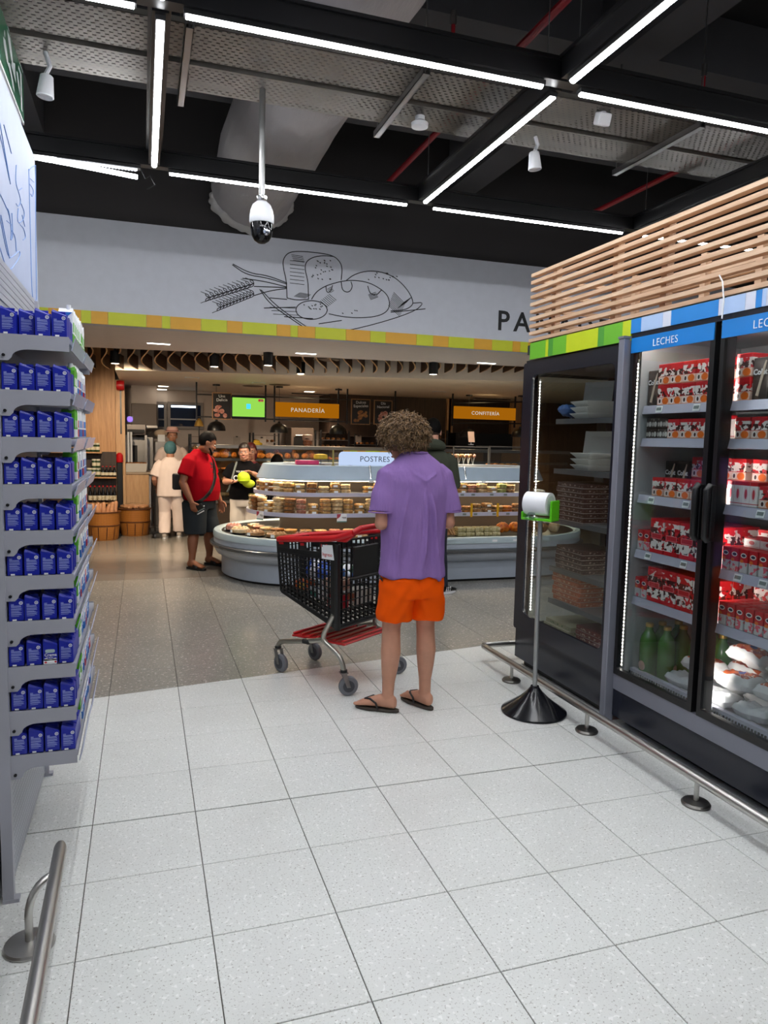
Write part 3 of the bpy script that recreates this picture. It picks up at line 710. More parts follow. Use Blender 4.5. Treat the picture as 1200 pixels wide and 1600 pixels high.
pq([(.30, .34), (.38, .42), (.50, .26), (.56, .12), (.48, .12), (.42, .22)]); pq([(.14, .56), (.22, .60), (.30, .42), (.34, .30), (.26, .30), (.16, .44)])
q.ell((xx, ya+L*.20, h*.68), (.001, .012, .016), 10, 6); q.build('pictogram', M['white'], es, smooth=0)
# stainless bumper rail at the left edge and the low plinth behind it
ra, rb = at_z(.19, 95, 1322), at_z(.19, 45, 1600); dy = (rb-ra).normalized()
o = empty('bumper_rail', (ra.x, ra.y, 0), 0, 'stainless floor bumper rail with angled end in the left foreground', 'rail')
L = ra-Vector((ra.x, ra.y, 0)); mb = MB()
n = 16; r0 = .021; side = Vector((-dy.y, dy.x, 0)); rings = []
for dd, cut in ((0, 1), (1.9, 0)):
    rings.append(mb.ring([L+dy*(dd+(cut*.03*(1-math.cos(a))))+side*(r0*math.sin(a))+Vector((0, 0, r0*math.cos(a))) for a in [2*PI*k/n for k in range(n)]]))
mb.skin(rings); mb.build('bar', M['steel'], o)
bc = at_z(0, 46, 1478)-Vector((ra.x, ra.y, 0))
MB().lathe([(.072, 0), (.074, .006), (.070, .013), (.03, .018), (.018, .02)], 36, bc).build('base_flange', M['steel'], o)
e = L+dy*.16; ps = [bc+Vector((0, 0, .01)), bc+Vector((0, 0, .10))]
for k in range(1, 7):
    a = PI/2*k/6; v = Vector((e.x-bc.x, e.y-bc.y, 0)); ps.append(bc+v*(1-math.cos(a))*.75+Vector((0, 0, .10+.09*math.sin(a))))
ps.append(e); MB().tube(ps, .012, 12).build('support_arm', M['steel'], o)
o = empty('display_plinth', (-.45, -.95, 0), 0, 'dark low plinth with pale ledge at the left edge', 'plinth')
MB().bx(-.15, .165, -.9, .46, 0, .16).build('plinth_base', wood('plinth_wood', (70, 66, 62), (104, 98, 92), 'y'), o); MB().bx(-.15, .172, -.9, .47, .165, .23).build('ledge', M['white'], o)
# ================================================================== FREEZERS ON THE RIGHT
NAVY = mat('navy_cabinet', (27, 30, 42), .22, spec=.5); FGREY = mat('cabinet_grey', (128, 130, 142), .35, .2); LINER = mat('cabinet_liner', (198, 200, 202), .45); DLIN = mat('dark_liner', (40, 42, 48), .35)
FL = emit('cabinet_led', (255, 246, 238), 13.0); FLI = emit('cabinet_led_added', (255, 246, 238), 42.0); LEDB = mat('led_base', (214, 208, 200), .4)  # the stronger inward LEDs are added out of sight to brighten the goods
def led_dots(x, y, z0, z1, par, ox_, oy_, inward=False):
    b_ = MB().bx(x+ox_, x+.003+ox_, y-.006+oy_, y+.006+oy_, z0, z1).build('led_strip', LEDB, par); q = MB(); n_ = int((z1-z0)/.02)
    for k in range(n_):
        if inward: q.bx(x+.003+ox_, x+.006+ox_, y-.004+oy_, y+.004+oy_, z0+.004+k*.02, z0+.013+k*.02); continue
        q.bx(x-.002+ox_, x+ox_, y-.004+oy_, y+.004+oy_, z0+.004+k*.02, z0+.013+k*.02)
    q.build('led_dots', FLI if inward else FL, b_, kind='stuff')
FRX = 2.68
RAILM = mat('shelf_price_rail', (198, 196, 214), .18, .15)
# ---- first cabinet, standing at the end of the row
f1 = empty('glass_freezer', (3.06, .945, 0), 0, 'tall navy upright freezer with one glass door and glass end at row end', 'freezer')
ox, oy = -3.06, -.945
def L1(x0, x1, y0, y1, z0, z1, mb=None, mi=0): return (mb or MB()).bx(x0+ox, x1+ox, y0+oy, y1+oy, z0, z1, mi)
b = MB(); L1(2.70, 3.44, .40, 1.49, .06, .30, b); L1(2.70, 3.44, .40, 1.49, 2.02, 2.12, b); L1(3.40, 3.44, .40, 1.49, .3, 2.02, b); L1(2.70, 3.44, .40, .43, .3, 2.02, b)
L1(2.70, 2.76, 1.43, 1.49, .3, 2.02, b); L1(3.36, 3.44, 1.43, 1.49, .3, 2.02, b); b.build('cabinet', NAVY, f1)
L1(2.76, 3.40, .46, 1.46, .0, .06).build('kick_plate', M['black'], f1)
L1(2.76, 3.36, 1.465, 1.475, .3, 2.02).build('end_glass', M['pane'], f1)
d = MB(); 
def rr_frame(mb, x0, x1, y0, y1, z0, z1, t, ro=.02, ri=.05, n=6, mi=0):
    """flat door frame with a rounded opening, in the plane x"""
    def rect(a0, a1, b0, b1, r):
        out = []
        for cx_, cz_, s in ((a1-r, b1-r, 0), (a0+r, b1-r, 1), (a0+r, b0+r, 2), (a1-r, b0+r, 3)):
            for k in range(n+1):
                a = PI/2*s+PI/2*k/n; out.append((cx_+r*math.cos(a), cz_+r*math.sin(a)))
        return out
    O = rect(y0, y1, z0, z1, ro); I = rect(y0+t[0], y1-t[1], z0+t[2], z1-t[3], ri)
    R = [mb.ring([(x, a, c) for a, c in q]) for x, q in ((x0, O), (x0, I), (x1, I), (x1, O))]
    mb.skin(R+[R[0]], mi, False, False)
rr_frame(d, FRX+ox, FRX+.02+ox, .40+oy, 1.49+oy, .27, 2.10, (.065, .115, .12, .085)); dr = d.build('door_frame', NAVY, f1)
L1(FRX+.006, FRX+.012, .45, 1.40, .36, 2.03).build('door_glass', M['pane'], dr)
led_dots(2.722, 1.336, .42, 1.99, f1, ox, oy); led_dots(2.725, .444, .42, 1.99, f1, ox, oy, True)  # second strip is added behind the frame to brighten the frozen goods

F1Z = [1.72, 1.40, 1.075, .755, .54, .345]
for z in F1Z[:5]:
    s = MB(); L1(2.77, 3.36, .46, 1.19, z-.012, z, s)
    sh = s.build('glass_shelf', mat('shelf_wire_grey', (120, 122, 126), .3, .3), f1); L1(2.765, 2.77, .46, 1.19, z-.03, z+.003).build('shelf_edge', mat('shelf_edge_grey', (96, 98, 102), .35, .3) if 'shelf_edge_grey' not in bpy.data.materials else bpy.data.materials['shelf_edge_grey'], sh)
# ---- grey end post
o = empty('end_post', (2.665, .37, 0), 0, 'grey metal post between the first freezer and the milk fridge', 'post')
MB().bx(-.025, .035, -.024, .024, .02, 2.13).build('post_profile', FGREY, o, bevel=.004); MB().bx(-.028, .036, -.026, .026, 2.13, 2.142).build('post_cap', FGREY, o)
# ---- milk fridge with several doors
f2 = empty('milk_fridge', (3.06, -.8, 0), 0, 'long dark refrigerated cabinet of milk drinks with blue signs over glass doors', 'refrigerator')
ox2, oy2 = -3.06, .8
def L2(x0, x1, y0, y1, z0, z1, mb=None, mi=0): return (mb or MB()).bx(x0+ox2, x1+ox2, y0+oy2, y1+oy2, z0, z1, mi)
Y0, Y1 = -1.95, .343
b = MB(); L2(2.69, 3.44, Y0, Y1, .06, .21, b); b.build('base_panel', NAVY, f2)
L2(2.685, 2.71, Y0, Y1, .212, .298).build('bumper_band', FGREY, f2)
L2(2.78, 3.40, Y0, Y1, .0, .06).build('kick_plate', M['black'], f2)
b = MB(); L2(2.70, 3.44, Y0, Y1, 2.125, 2.15, b); L2(2.685, 2.70, Y0, Y1, 2.13, 2.155, b); b.build('top_panel', NAVY, f2)
b = MB(); L2(3.40, 3.44, Y0, Y1, .21, 2.125, b); L2(2.74, 3.40, Y1-.02, Y1, .298, 2.125, b); L2(2.74, 3.40, Y0, Y0+.02, .298, 2.125, b); L2(2.71, 3.40, Y0, Y1, .28, .298, b); L2(2.72, 3.40, Y0, Y1, 2.115, 2.125, b); b.build('liner', LINER, f2)
t = NT('grille'); co = t.coord('Object'); s = t.xyz(co); rw = t.math('FLOOR', t.mul(s[2], 60))
hh = t.disc(t.math('FRACT', t.math('ADD', t.mul(s[1], 45), t.mul(rw, .5))), t.math('FRACT', t.mul(s[2], 60)), .5, .5, .34, .30); GRI = t.fin(t.mix(hh, lin((165, 165, 165)), lin((14, 14, 16))), .4)
L2(3.16, 3.39, Y0+.03, Y1-.03, 1.93, 2.03).build('air_grille', GRI, f2)
SIGNB = mat('sign_blue', (0, 122, 205), .4)
doors = [(-.268, .338), (-.925, -.302), (-1.58, -.962)]
LECH = [(.17, 1), (-.60, 1), (-1.2, 1)]
for i, (y0, y1) in enumerate(doors):
    d = MB(); rr_frame(d, FRX+ox2, FRX+.03+ox2, y0+oy2, y1+oy2, .30, 2.13, (.03, .024, .035, .075), .004, .012)
    dr = d.build('door', M['blackmetal'], f2)
    L2(FRX+.008, FRX+.014, y0+.015, y1-.012, .325, 2.06).build('door_glass', M['pane'], dr)
    sg = L2(FRX-.004, FRX, y0+.006, y1-.006, 2.05, 2.128).build('blue_sign', SIGNB, dr)
    yc = [.06, -.545, -1.2][i]
    text('LECHES', .052, 'lettering', WHT, dr, frame((FRX-.006+ox2, [.158, -.485, -1.15][i]+oy2, 2.068), (0, -1, 0), (0, 0, 1)), .0006, spacing=1.08, bold=-.0006)
    yh = y0+.022 if i in (0, 2) else y1-.018
    h = MB(); n = 10; hy = yh+oy2
    h.tube([(FRX-.016+ox2, hy, 1.135), (FRX-.034+ox2, hy, 1.15), (FRX-.036+ox2, hy, 1.37), (FRX-.016+ox2, hy, 1.39)], .017, 12); h.box((FRX-.01+ox2, hy, 1.262), (.024, .034, .26)); h.build('handle', M['black'], dr, bevel=.004)
for y in (-.285, -.945): (lambda q: (L2(2.712, 2.74, y-.022, y+.022, .298, 2.115, q), L2(2.74, 2.765, y-.022, y-.018, .298, 2.115, q), L2(2.74, 2.765, y+.018, y+.022, .298, 2.115, q), q.build('door_mullion', M['blackmetal'], f2)))(MB())  # rear flanges are added to shield the LED dots from view
for y in (.318, -.285, -.945):
    led_dots(2.716 if y > 0 else 2.741, y, .345, 2.02, f2, ox2, oy2, y < 0)
    if y < 0:
        for dy_ in (-.0105, .0105): led_dots(2.741, y+dy_, .345, 2.02, f2, ox2, oy2, True)  # extra unseen dots added behind the mullions to brighten the shelves
MB().bx(2.73+ox2, 2.75+ox2, Y0+oy2+.05, Y1+oy2-.05, 2.098, 2.108).build('top_light', FL, f2)
F2Z = [1.775, 1.603, 1.30, 1.0, .74]
for z in F2Z:
    s = L2(2.768, 3.36, Y0+.03, Y1-.022, z-.015, z-.001).build('shelf_board', mat('fridge_shelf', (150, 150, 158), .35, .3) if z == F2Z[0] else bpy.data.materials['fridge_shelf'], f2)
    e = MB(); R = Matrix.Rotation(.25, 3, 'Y'); e.box((2.762+ox2, (Y0+Y1)/2+oy2, z-.022), (.006, Y1-Y0-.06, .046), M=R); e.build('price_rail', RAILM, s)
def ticket(z, y, par=f2):
    R = Matrix.Rotation(.25, 3, 'Y')
    o = MB().box((2.756+ox2, y+oy2, z-.022), (.004, .045, .034), M=R).build('price_tag', WHT, par)
    q = MB().box((2.7535+ox2, y+oy2, z-.020), (.002, .034, .016), M=R); q.build('tag_display', mat('tag_display', (120, 130, 128), .4) if 'tag_display' not in bpy.data.materials else bpy.data.materials['tag_display'], o)
for z, ys in ((1.775, (.18, -.09)), (1.30, (.20, -.06, -.52)), (1.0, (.20, -.07, -.42, -.56)), (.74, (-.7,))):
    for y in ys: ticket(z, y)
L2(2.77, 2.80, Y0+.03, Y1-.03, .298, .335).build('front_ledge', RAILM, f2)
q = MB()
for k in range(120):
    yy = Y0+.05+k*.0187; L2(2.765, 2.772, yy, yy+.009, .302, .318, q)
q.build('vent_slots', M['black'], f2)

# ---- printed packs
def pack_mat(kind):
    t = NT('pack_'+kind); gc = t.coord('Generated'); s = t.xyz(gc); u, v = s[1], s[2]; ob = t.coord('Object')
    rnd = t.new('ShaderNodeObjectInfo').outputs['Random']; off = t.new('ShaderNodeCombineXYZ'); t.set(off, 0, t.mul(rnd, 40)); vv = t.new('ShaderNodeVectorMath', operation='ADD'); t.set(vv, 0, ob); t.set(vv, 1, off.outputs[0]); ob = vv.outputs[0]
    RED, WH, BR, OR, PK = lin((204, 22, 34)), lin((236, 230, 226)), lin((66, 24, 20)), lin((238, 112, 24)), lin((222, 90, 110))
    n1 = t.noise(ob, 30, 1.0); n2 = t.noise(ob, 42, 2.0)
    if kind == 'red':
        c = t.mix(t.mul(t.gt(n1, .47), t.band(v, .40, .82)), RED, WH); c = t.mix(t.mul(t.gt(n2, .53), t.band(v, .40, .68)), c, BR)
        c = t.mix(t.lt(v, .38), c, lin((236, 205, 190))); c = t.mix(t.disc(u, v, .3, .2, .26, .17), c, OR); c = t.mix(t.disc(u, v, .76, .2, .14, .15), c, WH); c = t.mix(t.disc(u, v, .76, .2, .08, .10), c, BR); c = t.mix(t.lt(v, .05), c, lin((220, 150, 120)))
    elif kind == 'cow':
        c = t.mix(t.mul(t.gt(n1, .50), t.band(v, .58, .92)), RED, WH); c = t.mix(t.mul(t.gt(n2, .50), t.band(v, .35, .75)), c, BR); c = t.mix(t.mul(t.gt(n1, .46), t.band(v, .12, .40)), c, WH); c = t.mix(t.mul(t.gt(n2, .56), t.band(v, .14, .42)), c, BR)
        c = t.mix(t.mul(t.band(v, .42, .58), t.band(u, .12, .88)), c, lin((235, 120, 130))); c = t.mix(t.mul(t.band(v, .44, .56), t.band(u, .16, .84)), c, lin((196, 30, 44)))
    elif kind == 'brick':
        c = t.mix(t.lt(v, .45), RED, lin((200, 196, 198))); c = t.mix(t.mul(t.lt(v, .42), t.gt(n2, .56)), c, PK); c = t.mix(t.disc(u, v, .5, .74, .36, .10), c, WH); c = t.mix(t.disc(u, v, .5, .74, .26, .06), c, lin((40, 40, 70))); c = t.mix(t.disc(u, v, .7, .5, .22, .07), c, OR)
    elif kind == 'oval':
        f = t.math('FRACT', t.mul(u, 2.0)); c = t.mix(t.lt(v, .84), RED, WH); c = t.mix(t.disc(f, v, .5, .5, .32, .28), c, lin((225, 205, 205))); c = t.mix(t.disc(f, v, .5, .5, .17, .2), c, lin((200, 50, 66))); c = t.mix(t.band(v, .10, .13), c, RED); c = t.mix(t.band(u, .49, .51), c, lin((190, 150, 150)))
    elif kind == 'dots':
        f = t.math('FRACT', t.mul(u, 2.0)); c = t.mix(t.mul(t.gt(n2, .6), t.gt(v, .6)), lin((52, 40, 36)), lin((150, 140, 130))); c = t.mix(t.disc(f, v, .32, .42, .26, .26), c, lin((206, 202, 196))); c = t.mix(t.mul(t.band(f, .62, .95), t.band(v, .2, .6)), c, lin((190, 186, 178)))
    elif kind == 'choc':
        n3 = t.noise(t.mapping(ob, (1, 1, .35), rot=(.5, 0, 0)), 30, 2.0); c = t.mix(t.mul(t.gt(n3, .56), t.lt(v, .6)), lin((46, 36, 33)), lin((92, 74, 64))); c = t.mix(t.gt(v, .93), c, lin((70, 60, 56)))
    return t.fin(c, .38)
PM = {k: pack_mat(k) for k in ('red', 'cow', 'brick', 'oval', 'dots', 'choc')}
PM['tan'] = mat('pack_tan', (196, 134, 62), .45, var=.15, vs=40)
def pack_mesh(name, m, d, w, h): return MB().bx(-d/2, d/2, -w/2, w/2, 0, h).mesh(name, [m], 0, bevel=.0025)
PK = {'red': (pack_mesh('drink_multipack', PM['red'], .12, .088, .105), 'red and white chocolate milk multipack', .105), 'redlow': (pack_mesh('drink_multipack', PM['red'], .12, .088, .098), 'red chocolate milk multipack', .098),
      'cow': (pack_mesh('milk_box', PM['cow'], .14, .108, .182), 'red cow-patterned milk box', .182), 'brick': (pack_mesh('drink_carton', PM['brick'], .05, .046, .108), 'small red and silver drink carton', .108),
      'oval': (pack_mesh('drink_multipack', PM['oval'], .1, .088, .112), 'white twin drink pack with red ovals', .112), 'dots': (pack_mesh('dessert_multipack', PM['dots'], .1, .085, .052), 'dark dessert pack with discs', .052),
      'choc': (None, 'dark brown chocolate milk carton with cream swirl', .185), 'tan': (None, 'tan milk carton with white cap', .18)}
SHN = ['top', 'second', 'third', 'fourth', 'fifth']
cnt = {}
def door_of(y): return 'left' if y > -.28 else 'right'
def put(kind, x, y, z, sh, where):
    me, desc, h = PK[kind]
    k = (kind, sh, door_of(y), where); cnt[k] = cnt.get(k, 0)+1
    lb = '%s, %s from left%s, %s shelf, %s fridge door' % (desc, ordn(cnt[k]-1), where, SHN[sh], door_of(y))
    n = lb.split()
    if len(n) > 16: lb = lb.replace(' and white', '').replace('white twin ', 'twin ').replace(' chocolate milk', '').replace(' with cream swirl', '').replace(' and silver', '')
    nm = {'red': 'drink_multipack', 'redlow': 'drink_multipack', 'cow': 'milk_box', 'brick': 'drink_carton', 'oval': 'drink_multipack', 'dots': 'dessert_multipack', 'choc': 'milk_carton', 'tan': 'milk_carton'}[kind]
    if me is not None: o = link(me, nm, None, (x, y, z+.0005), random.uniform(-.03, .03))
    else:
        o = empty('milk_carton', (x, y, z+.0005), random.uniform(-.03, .03)); b = MB(); a = .042
        b.bx(-a, a, -a, a, 0, h*.8)
        if kind == 'tan':
            r0 = b.ring([(-a, -a, h*.8), (a, -a, h*.8), (a, a, h*.8), (-a, a, h*.8)]); r1 = b.ring([(-a*.2, -a, h*.95), (a*.2, -a, h*.95), (a*.2, a, h*.95), (-a*.2, a, h*.95)]); b.skin([r0, r1])
        else: b.bx(-a, a, -a, a, h*.8, h)
        b.build('carton_body', PM[kind], o, bevel=.003)
        if kind == 'tan':
            MB().cyl((-.02, 0, h*.86), (-.03, 0, h), .014, n=14).build('cap', WHT, o); MB().ell((-a, 0, h*.2), (.0015, .014, .014), 12, 8).build('green_seal', GRN, o); MB().bx(-a-.0008, -a, -.014, .014, .01, .03).build('bar_code', M['grey_metal'], o)
            text('Colet', .022, 'lettering', WHT, o, frame((-a-.0012, .034, h*.56), (0, -1, 0), (0, 0, 1)), .0003)
        else:
            text('Colet', .034, 'lettering', WHT, o, frame((-a-.0012, .039, h*.60), (0, -1, 0), (0, 0, 1)), .0003, bold=.0012)
            MB().tube([(-a-.001, .012, h*.10), (-a-.001, .002, h*.3), (-a-.001, -.018, h*.72), (-a-.001, -.030, h*.92)], [.009, .008, .007, .004], 8, flat=.2).build('milk_pour_print', mat('milk_print', (214, 196, 176), .4) if 'milk_print' not in bpy.data.materials else bpy.data.materials['milk_print'], o)
    tag(o, lb, 'carton' if kind in ('brick', 'choc', 'tan') else 'box', 'milk drinks in the fridge'); return o
X0 = 2.838
z = F2Z[0]
put('choc', X0-.01, .276, z, 0, '')
for y in (.185, .095, .003, -.09, -.18, -.345):
    put('red', X0, y, z, 0, ' underneath'); put('red', X0, y, z+.106, 0, ' on top')
for y in (-.435, -.53): put('choc', X0-.01, y, z, 0, '')
put('tan', X0-.01, -.625, z, 0, ''); put('choc', X0-.01, -.72, z, 0, '')
z = F2Z[1]
for y in (.272, .184):
    put('dots', X0, y, z, 1, ' underneath'); put('dots', X0, y, z+.053, 1, ' on top')
for y in (.092, .002, -.088, -.36, -.455): put('redlow', X0, y, z, 1, '')
for y in (-.175, -.235): put('oval', X0, y, z, 1, '') if y > -.2 else None
for y in (-.55, -.64):
    put('dots', X0-.01, y, z, 1, ' underneath'); put('dots', X0-.01, y, z+.053, 1, ' on top')
z = F2Z[2]
for y in (.27, .175): put('choc', X0+.13, y, z, 2, ' at the back')
for y in (.185, .09, -.005, -.1, -.195): put('redlow', X0, y, z, 2, ' in front')
for y in (.07, -.02, -.11, -.2, -.33, -.52, -.61): put('red', X0+.15, y, z, 2, ' behind'); put('red', X0+.15, y, z+.106, 2, ' behind on top')
for y in (-.34, -.43): put('oval', X0-.01, y, z, 2, ' in front')
put('oval', X0+.1, -.42, z+.113, 2, ' on top') if False else None
put('redlow', X0, -.525, z, 2, ' in front'); put('choc', X0-.015, -.615, z, 2, ' in front'); put('tan', X0-.015, -.71, z, 2, ' in front')
for sh in (3, 4):
    z = F2Z[sh]
    for r in range(3):
        for y in (.293, .243): put('brick', X0-.04+r*.055, y, z, sh, ' in %s row' % ORD[r])
    for r in range(2):
        for y in (.155, .043, -.069, -.181): put('cow', X0+r*.145, y, z, sh, ' in front' if r == 0 else ' behind')
    if sh == 3:
        pass
    for r in range(4):
        for k in range(11): put('brick', X0-.045+r*.054, -.325-k*.0535, z, sh, ' in %s row' % ORD[r])
    put('cow', X0+.2, -.36, z, sh, ' at back'); put('cow', X0+.2, -.48, z, sh, ' at back'); put('cow', X0+.2, -.60, z, sh, ' at back')
o = link(pack_mesh('drink_multipack', PM['oval'], .10, .19, .045), 'drink_multipack', None, (X0+.06, -.44, F2Z[3]+.1095), 0, 'white and red pack lying on the small cartons, fourth fridge shelf', 'box', 'milk drinks in the fridge')
# ---- bottom deck: green bottles and milk bags
BG = NT('green_bottle_glass'); BG = BG.fin(lin((58, 118, 38)), .06, spec=.8)
GOLD = mat('gold_cap', (196, 160, 84), .3, .8)
DZ = .3
bt = None
for k, (x, by_) in enumerate(((2.835, .25), (2.93, .262), (3.035, .258), (2.88, .16), (2.985, .16), (2.995, .058), (3.095, .06), (3.06, -.045))):
    a = Vector((x, by_, 0)); h = .245
    if bt is None:
        bt = empty('glass_bottle', (x, a.y, DZ)); MB().lathe([(.034, 0), (.037, .005), (.037, .145), (.036, .165), (.031, .187), (.021, .207), (.0155, .216), (.0145, .235), (.016, .238), (.016, .242), (.012, .244)], 24).build('bottle_body', BG, bt)
        MB().lathe([(.0165, .232), (.0165, .246), (.014, .249), (.001, .2495)], 20).build('cap', GOLD, bt)
        MB().ell((-.0365, -.008, .055), (.003, .02, .022), 14, 8).build('round_label', mat('bottle_label', (200, 160, 140), .5), bt); o = bt
    else: o = dup(bt, (x, a.y, DZ), k*.7)
    o.scale = (1.3, 1.3, 1.2)
    tag(o, 'green glass bottle with gold cap on the fridge deck, %s from left' % ordn(k), 'bottle', 'green bottles on the fridge deck')
def bag(seed, L=.215, W=.135, H=.082):
    mb = MB(); nu, nv = 22, 14; r_ = random.Random(seed); top = []; bot = []
    for s_, st in ((1, top), (-1, bot)):
        for i in range(nu+1):
            row = []
            for j in range(nv+1):
                u, v = i/nu*2-1, j/nv*2-1
                hgt = H*(max(0, 1-abs(u)**4)**.34)*(max(0, 1-abs(v)**3.2)**.36)*.5
                n_ = noise.noise(Vector((u*2.2+seed*3.1, v*2.2, s_*2.0+seed)))*.014+noise.noise(Vector((u*5+seed, v*5, s_)))*.009
                pinch = 1-.10*(1-abs(u)**2)*0+.0
                row.append((u*L/2*(1-.05*v*v), v*W/2*(1-.08*(1-u*u)), s_*hgt+(n_ if hgt > .004 else 0)*.8+.01*math.sin(u*2+seed)))
            st.append(row)
    V = [p for r in top for p in r]+[p for r in bot for p in r]; n = nv+1; o = (nu+1)*n; F = []
    for i in range(nu):
        for j in range(nv):
            a = i*n+j; F.append((a, a+n, a+n+1, a+1)); F.append((o+a, o+a+1, o+a+n+1, o+a+n))
    mb.add(V, F); return mb
t = NT('milk_bag_film'); gc = t.coord('Generated'); s = t.xyz(gc); n1 = t.noise(t.coord('Object'), 30, 4.0); n2 = t.noise(t.coord('Object'), 55, 2.0)
ins = t.mul(t.band(s[0], .13, .87), t.band(s[1], .14, .86)); ins = t.mul(ins, t.gt(s[2], .58))
pc = t.mix(t.gt(n1, .52), lin((190, 84, 34)), lin((150, 36, 34))); pc = t.mix(t.gt(n2, .62), pc, lin((232, 214, 196))); pc = t.mix(t.disc(s[0], s[1], .5, .5, .08, .12), pc, lin((40, 60, 140)))
BAGP = t.fin(t.mix(ins, lin((224, 222, 222)), pc), .25, spec=.6)
t = NT('white_bag_film'); BAGW = t.fin(t.mix(t.noise(t.coord('Object'), 20), lin((228, 228, 230)), lin((206, 206, 210))), .25, spec=.6)
BMe = [bag(s_).mesh('milk_bag', [BAGP], 60) for s_ in (1, 2, 3)]; BWe = [bag(s_, .20, .115, .07).mesh('milk_bag', [BAGW], 60) for s_ in (4, 5)]
rows = [('front row on the deck', 2.862, .362, [-.02, -.25, -.48, -.71], 0), ('second layer at the front', 2.875, .468, [-.135, -.365, -.595, -.83], 1), ('second row on the deck', 3.012, .362, [-.165, -.395, -.625, -.855], 0), ('second layer of the second row', 3.025, .468, [-.28, -.51, -.74], 1), ('top of the pile', 2.95, .574, [-.35, -.59, -.83], 1), ('back row', 3.165, .362, [-.25, -.48, -.71], 0), ('second layer of the back row', 3.175, .468, [-.36, -.6], 1)]
kb = 0
for nm_, x, z, ys_, pr_ in rows:
    for i_, y in enumerate(ys_):
        white = (not pr_) if i_ % 2 else (x < 2.9 and z < .4); me = BWe[kb % 2] if white else BMe[kb % 3]; kb += 1
        o = link(me, 'milk_bag', None, (x, y, z)); o.rotation_euler = (random.uniform(-.03, .03), random.uniform(-.03, .03), PI/2+random.uniform(-.06, .06)); tag(o, '%s milk bag, %s from left in the %s' % ('plain white' if white else 'brown-printed white', ORD[i_], nm_), 'bag', 'milk bags on the fridge deck')
BBR = [bag(s_, .2, .16, .07).mesh('snack_bag', [PM['cow'] if False else mat('brown_bag', (128, 70, 40), .35, var=.4, vs=14)], 60) for s_ in (8,)]
for k, (x, y, z, lb) in enumerate(((3.17, .20, .42, 'brown bag standing behind the green bottles, leftmost'), (3.27, .04, .42, 'brown bag standing behind the green bottles, middle'), (3.17, -.09, .44, 'brown bag standing behind the green bottles, rightmost'))):
    o = link(BBR[0], 'snack_bag', None, (x, y, z)); o.rotation_euler = (PI/2, 0, PI/2+.2*k); tag(o, lb, 'bag', 'brown bags behind the bottles')

# ---- goods in the first freezer
FOAM = mat('white_foam', (226, 224, 218), .6)
def foam_tray():
    mb = MB(); R = [mb.ring([(sx*a, sy*b, z) for sx, sy in ((-1, -1), (1, -1), (1, 1), (-1, 1))]) for a, b, z in ((.09, .075, 0), (.115, .098, .035), (.12, .104, .035), (.118, .102, .031), (.092, .076, .004))]
    mb.skin(R, 0, True, True); return mb.mesh('foam_tray', [FOAM], 40, bevel=.008, seg=2)
FT = foam_tray()
for sh, z in ((0, F1Z[0]), (1, F1Z[1])):
    for k in range(3):
        o = link(FT, 'foam_tray', None, (2.895, .95-.03*sh, z+.001+k*.037), random.uniform(-.08, .08)); tag(o, 'white foam tray lying %s of three on the %s freezer shelf' % (('lowest', 'middle', 'topmost')[k], ('top', 'second')[sh]), 'tray', 'white foam trays in the freezer')
    o = link(FT, 'foam_tray', None, (3.04, 1.105-.03*sh, z+.128)); o.rotation_euler = (PI/2-.12, 0, -PI/2+.25); o.scale = (1.0, 1.15, 1); tag(o, 'white foam tray standing upright behind the stack on the %s freezer shelf' % ('top', 'second')[sh], 'tray', 'white foam trays in the freezer')
def box_mat(name, c, c2):
    t = NT(name); s = t.xyz(t.coord('Generated')); n = t.noise(t.coord('Object'), 60, 2.0)
    col = t.mix(t.mul(t.band(s[2], .3, .7), t.gt(n, .55)), lin(c), lin(c2)); col = t.mix(t.lt(s[2], .12), col, lin((200, 190, 180))); return t.fin(col, .5)
FB = {'brown': box_mat('frozen_box_brown', (60, 36, 36), (170, 150, 140)), 'orange': box_mat('frozen_box_orange', (176, 92, 56), (226, 190, 160)), 'cream': box_mat('frozen_box_cream', (186, 178, 148), (96, 120, 70)), 'maroon': box_mat('frozen_box_maroon', (120, 50, 50), (214, 190, 170))}
fbm = {k: MB().bx(-.13, .13, -.155, .155, 0, .03).mesh('frozen_box', [m], 0, bevel=.002) for k, m in FB.items()}
for kind, z0, n, x, y, wh in (('brown', F1Z[2], 8, 2.905, 1.0, 'on the third freezer shelf'), ('brown', F1Z[3], 5, 2.905, .98, 'on the fourth freezer shelf'), ('orange', F1Z[4], 6, 2.915, 1.02, 'on the fifth freezer shelf'), ('cream', .302, 3, 2.92, 1.10, 'on the freezer floor'), ('maroon', .302, 4, 2.94, .76, 'on the freezer floor')):
    for k in range(n):
        o = link(fbm[kind], 'frozen_box', None, (x+random.uniform(-.006, .006), y+random.uniform(-.008, .008), z0+.001+k*.0305), random.uniform(-.03, .03))
        tag(o, '%s flat frozen box, %s from bottom %s' % ({'brown': 'dark brown'}.get(kind, kind), ORD[k], wh), 'box', 'flat boxes in the freezer')
o = empty('frozen_bag', (2.86, 1.13, F1Z[0]+.012), 0, 'blue bag of frozen food left of the foam trays on the top freezer shelf', 'bag'); bag(11, .18, .14, .07).build('bag_film', mat('blue_bag', (62, 110, 176), .3, var=.3, vs=18), o, loc=(0, 0, .05), smooth=60)

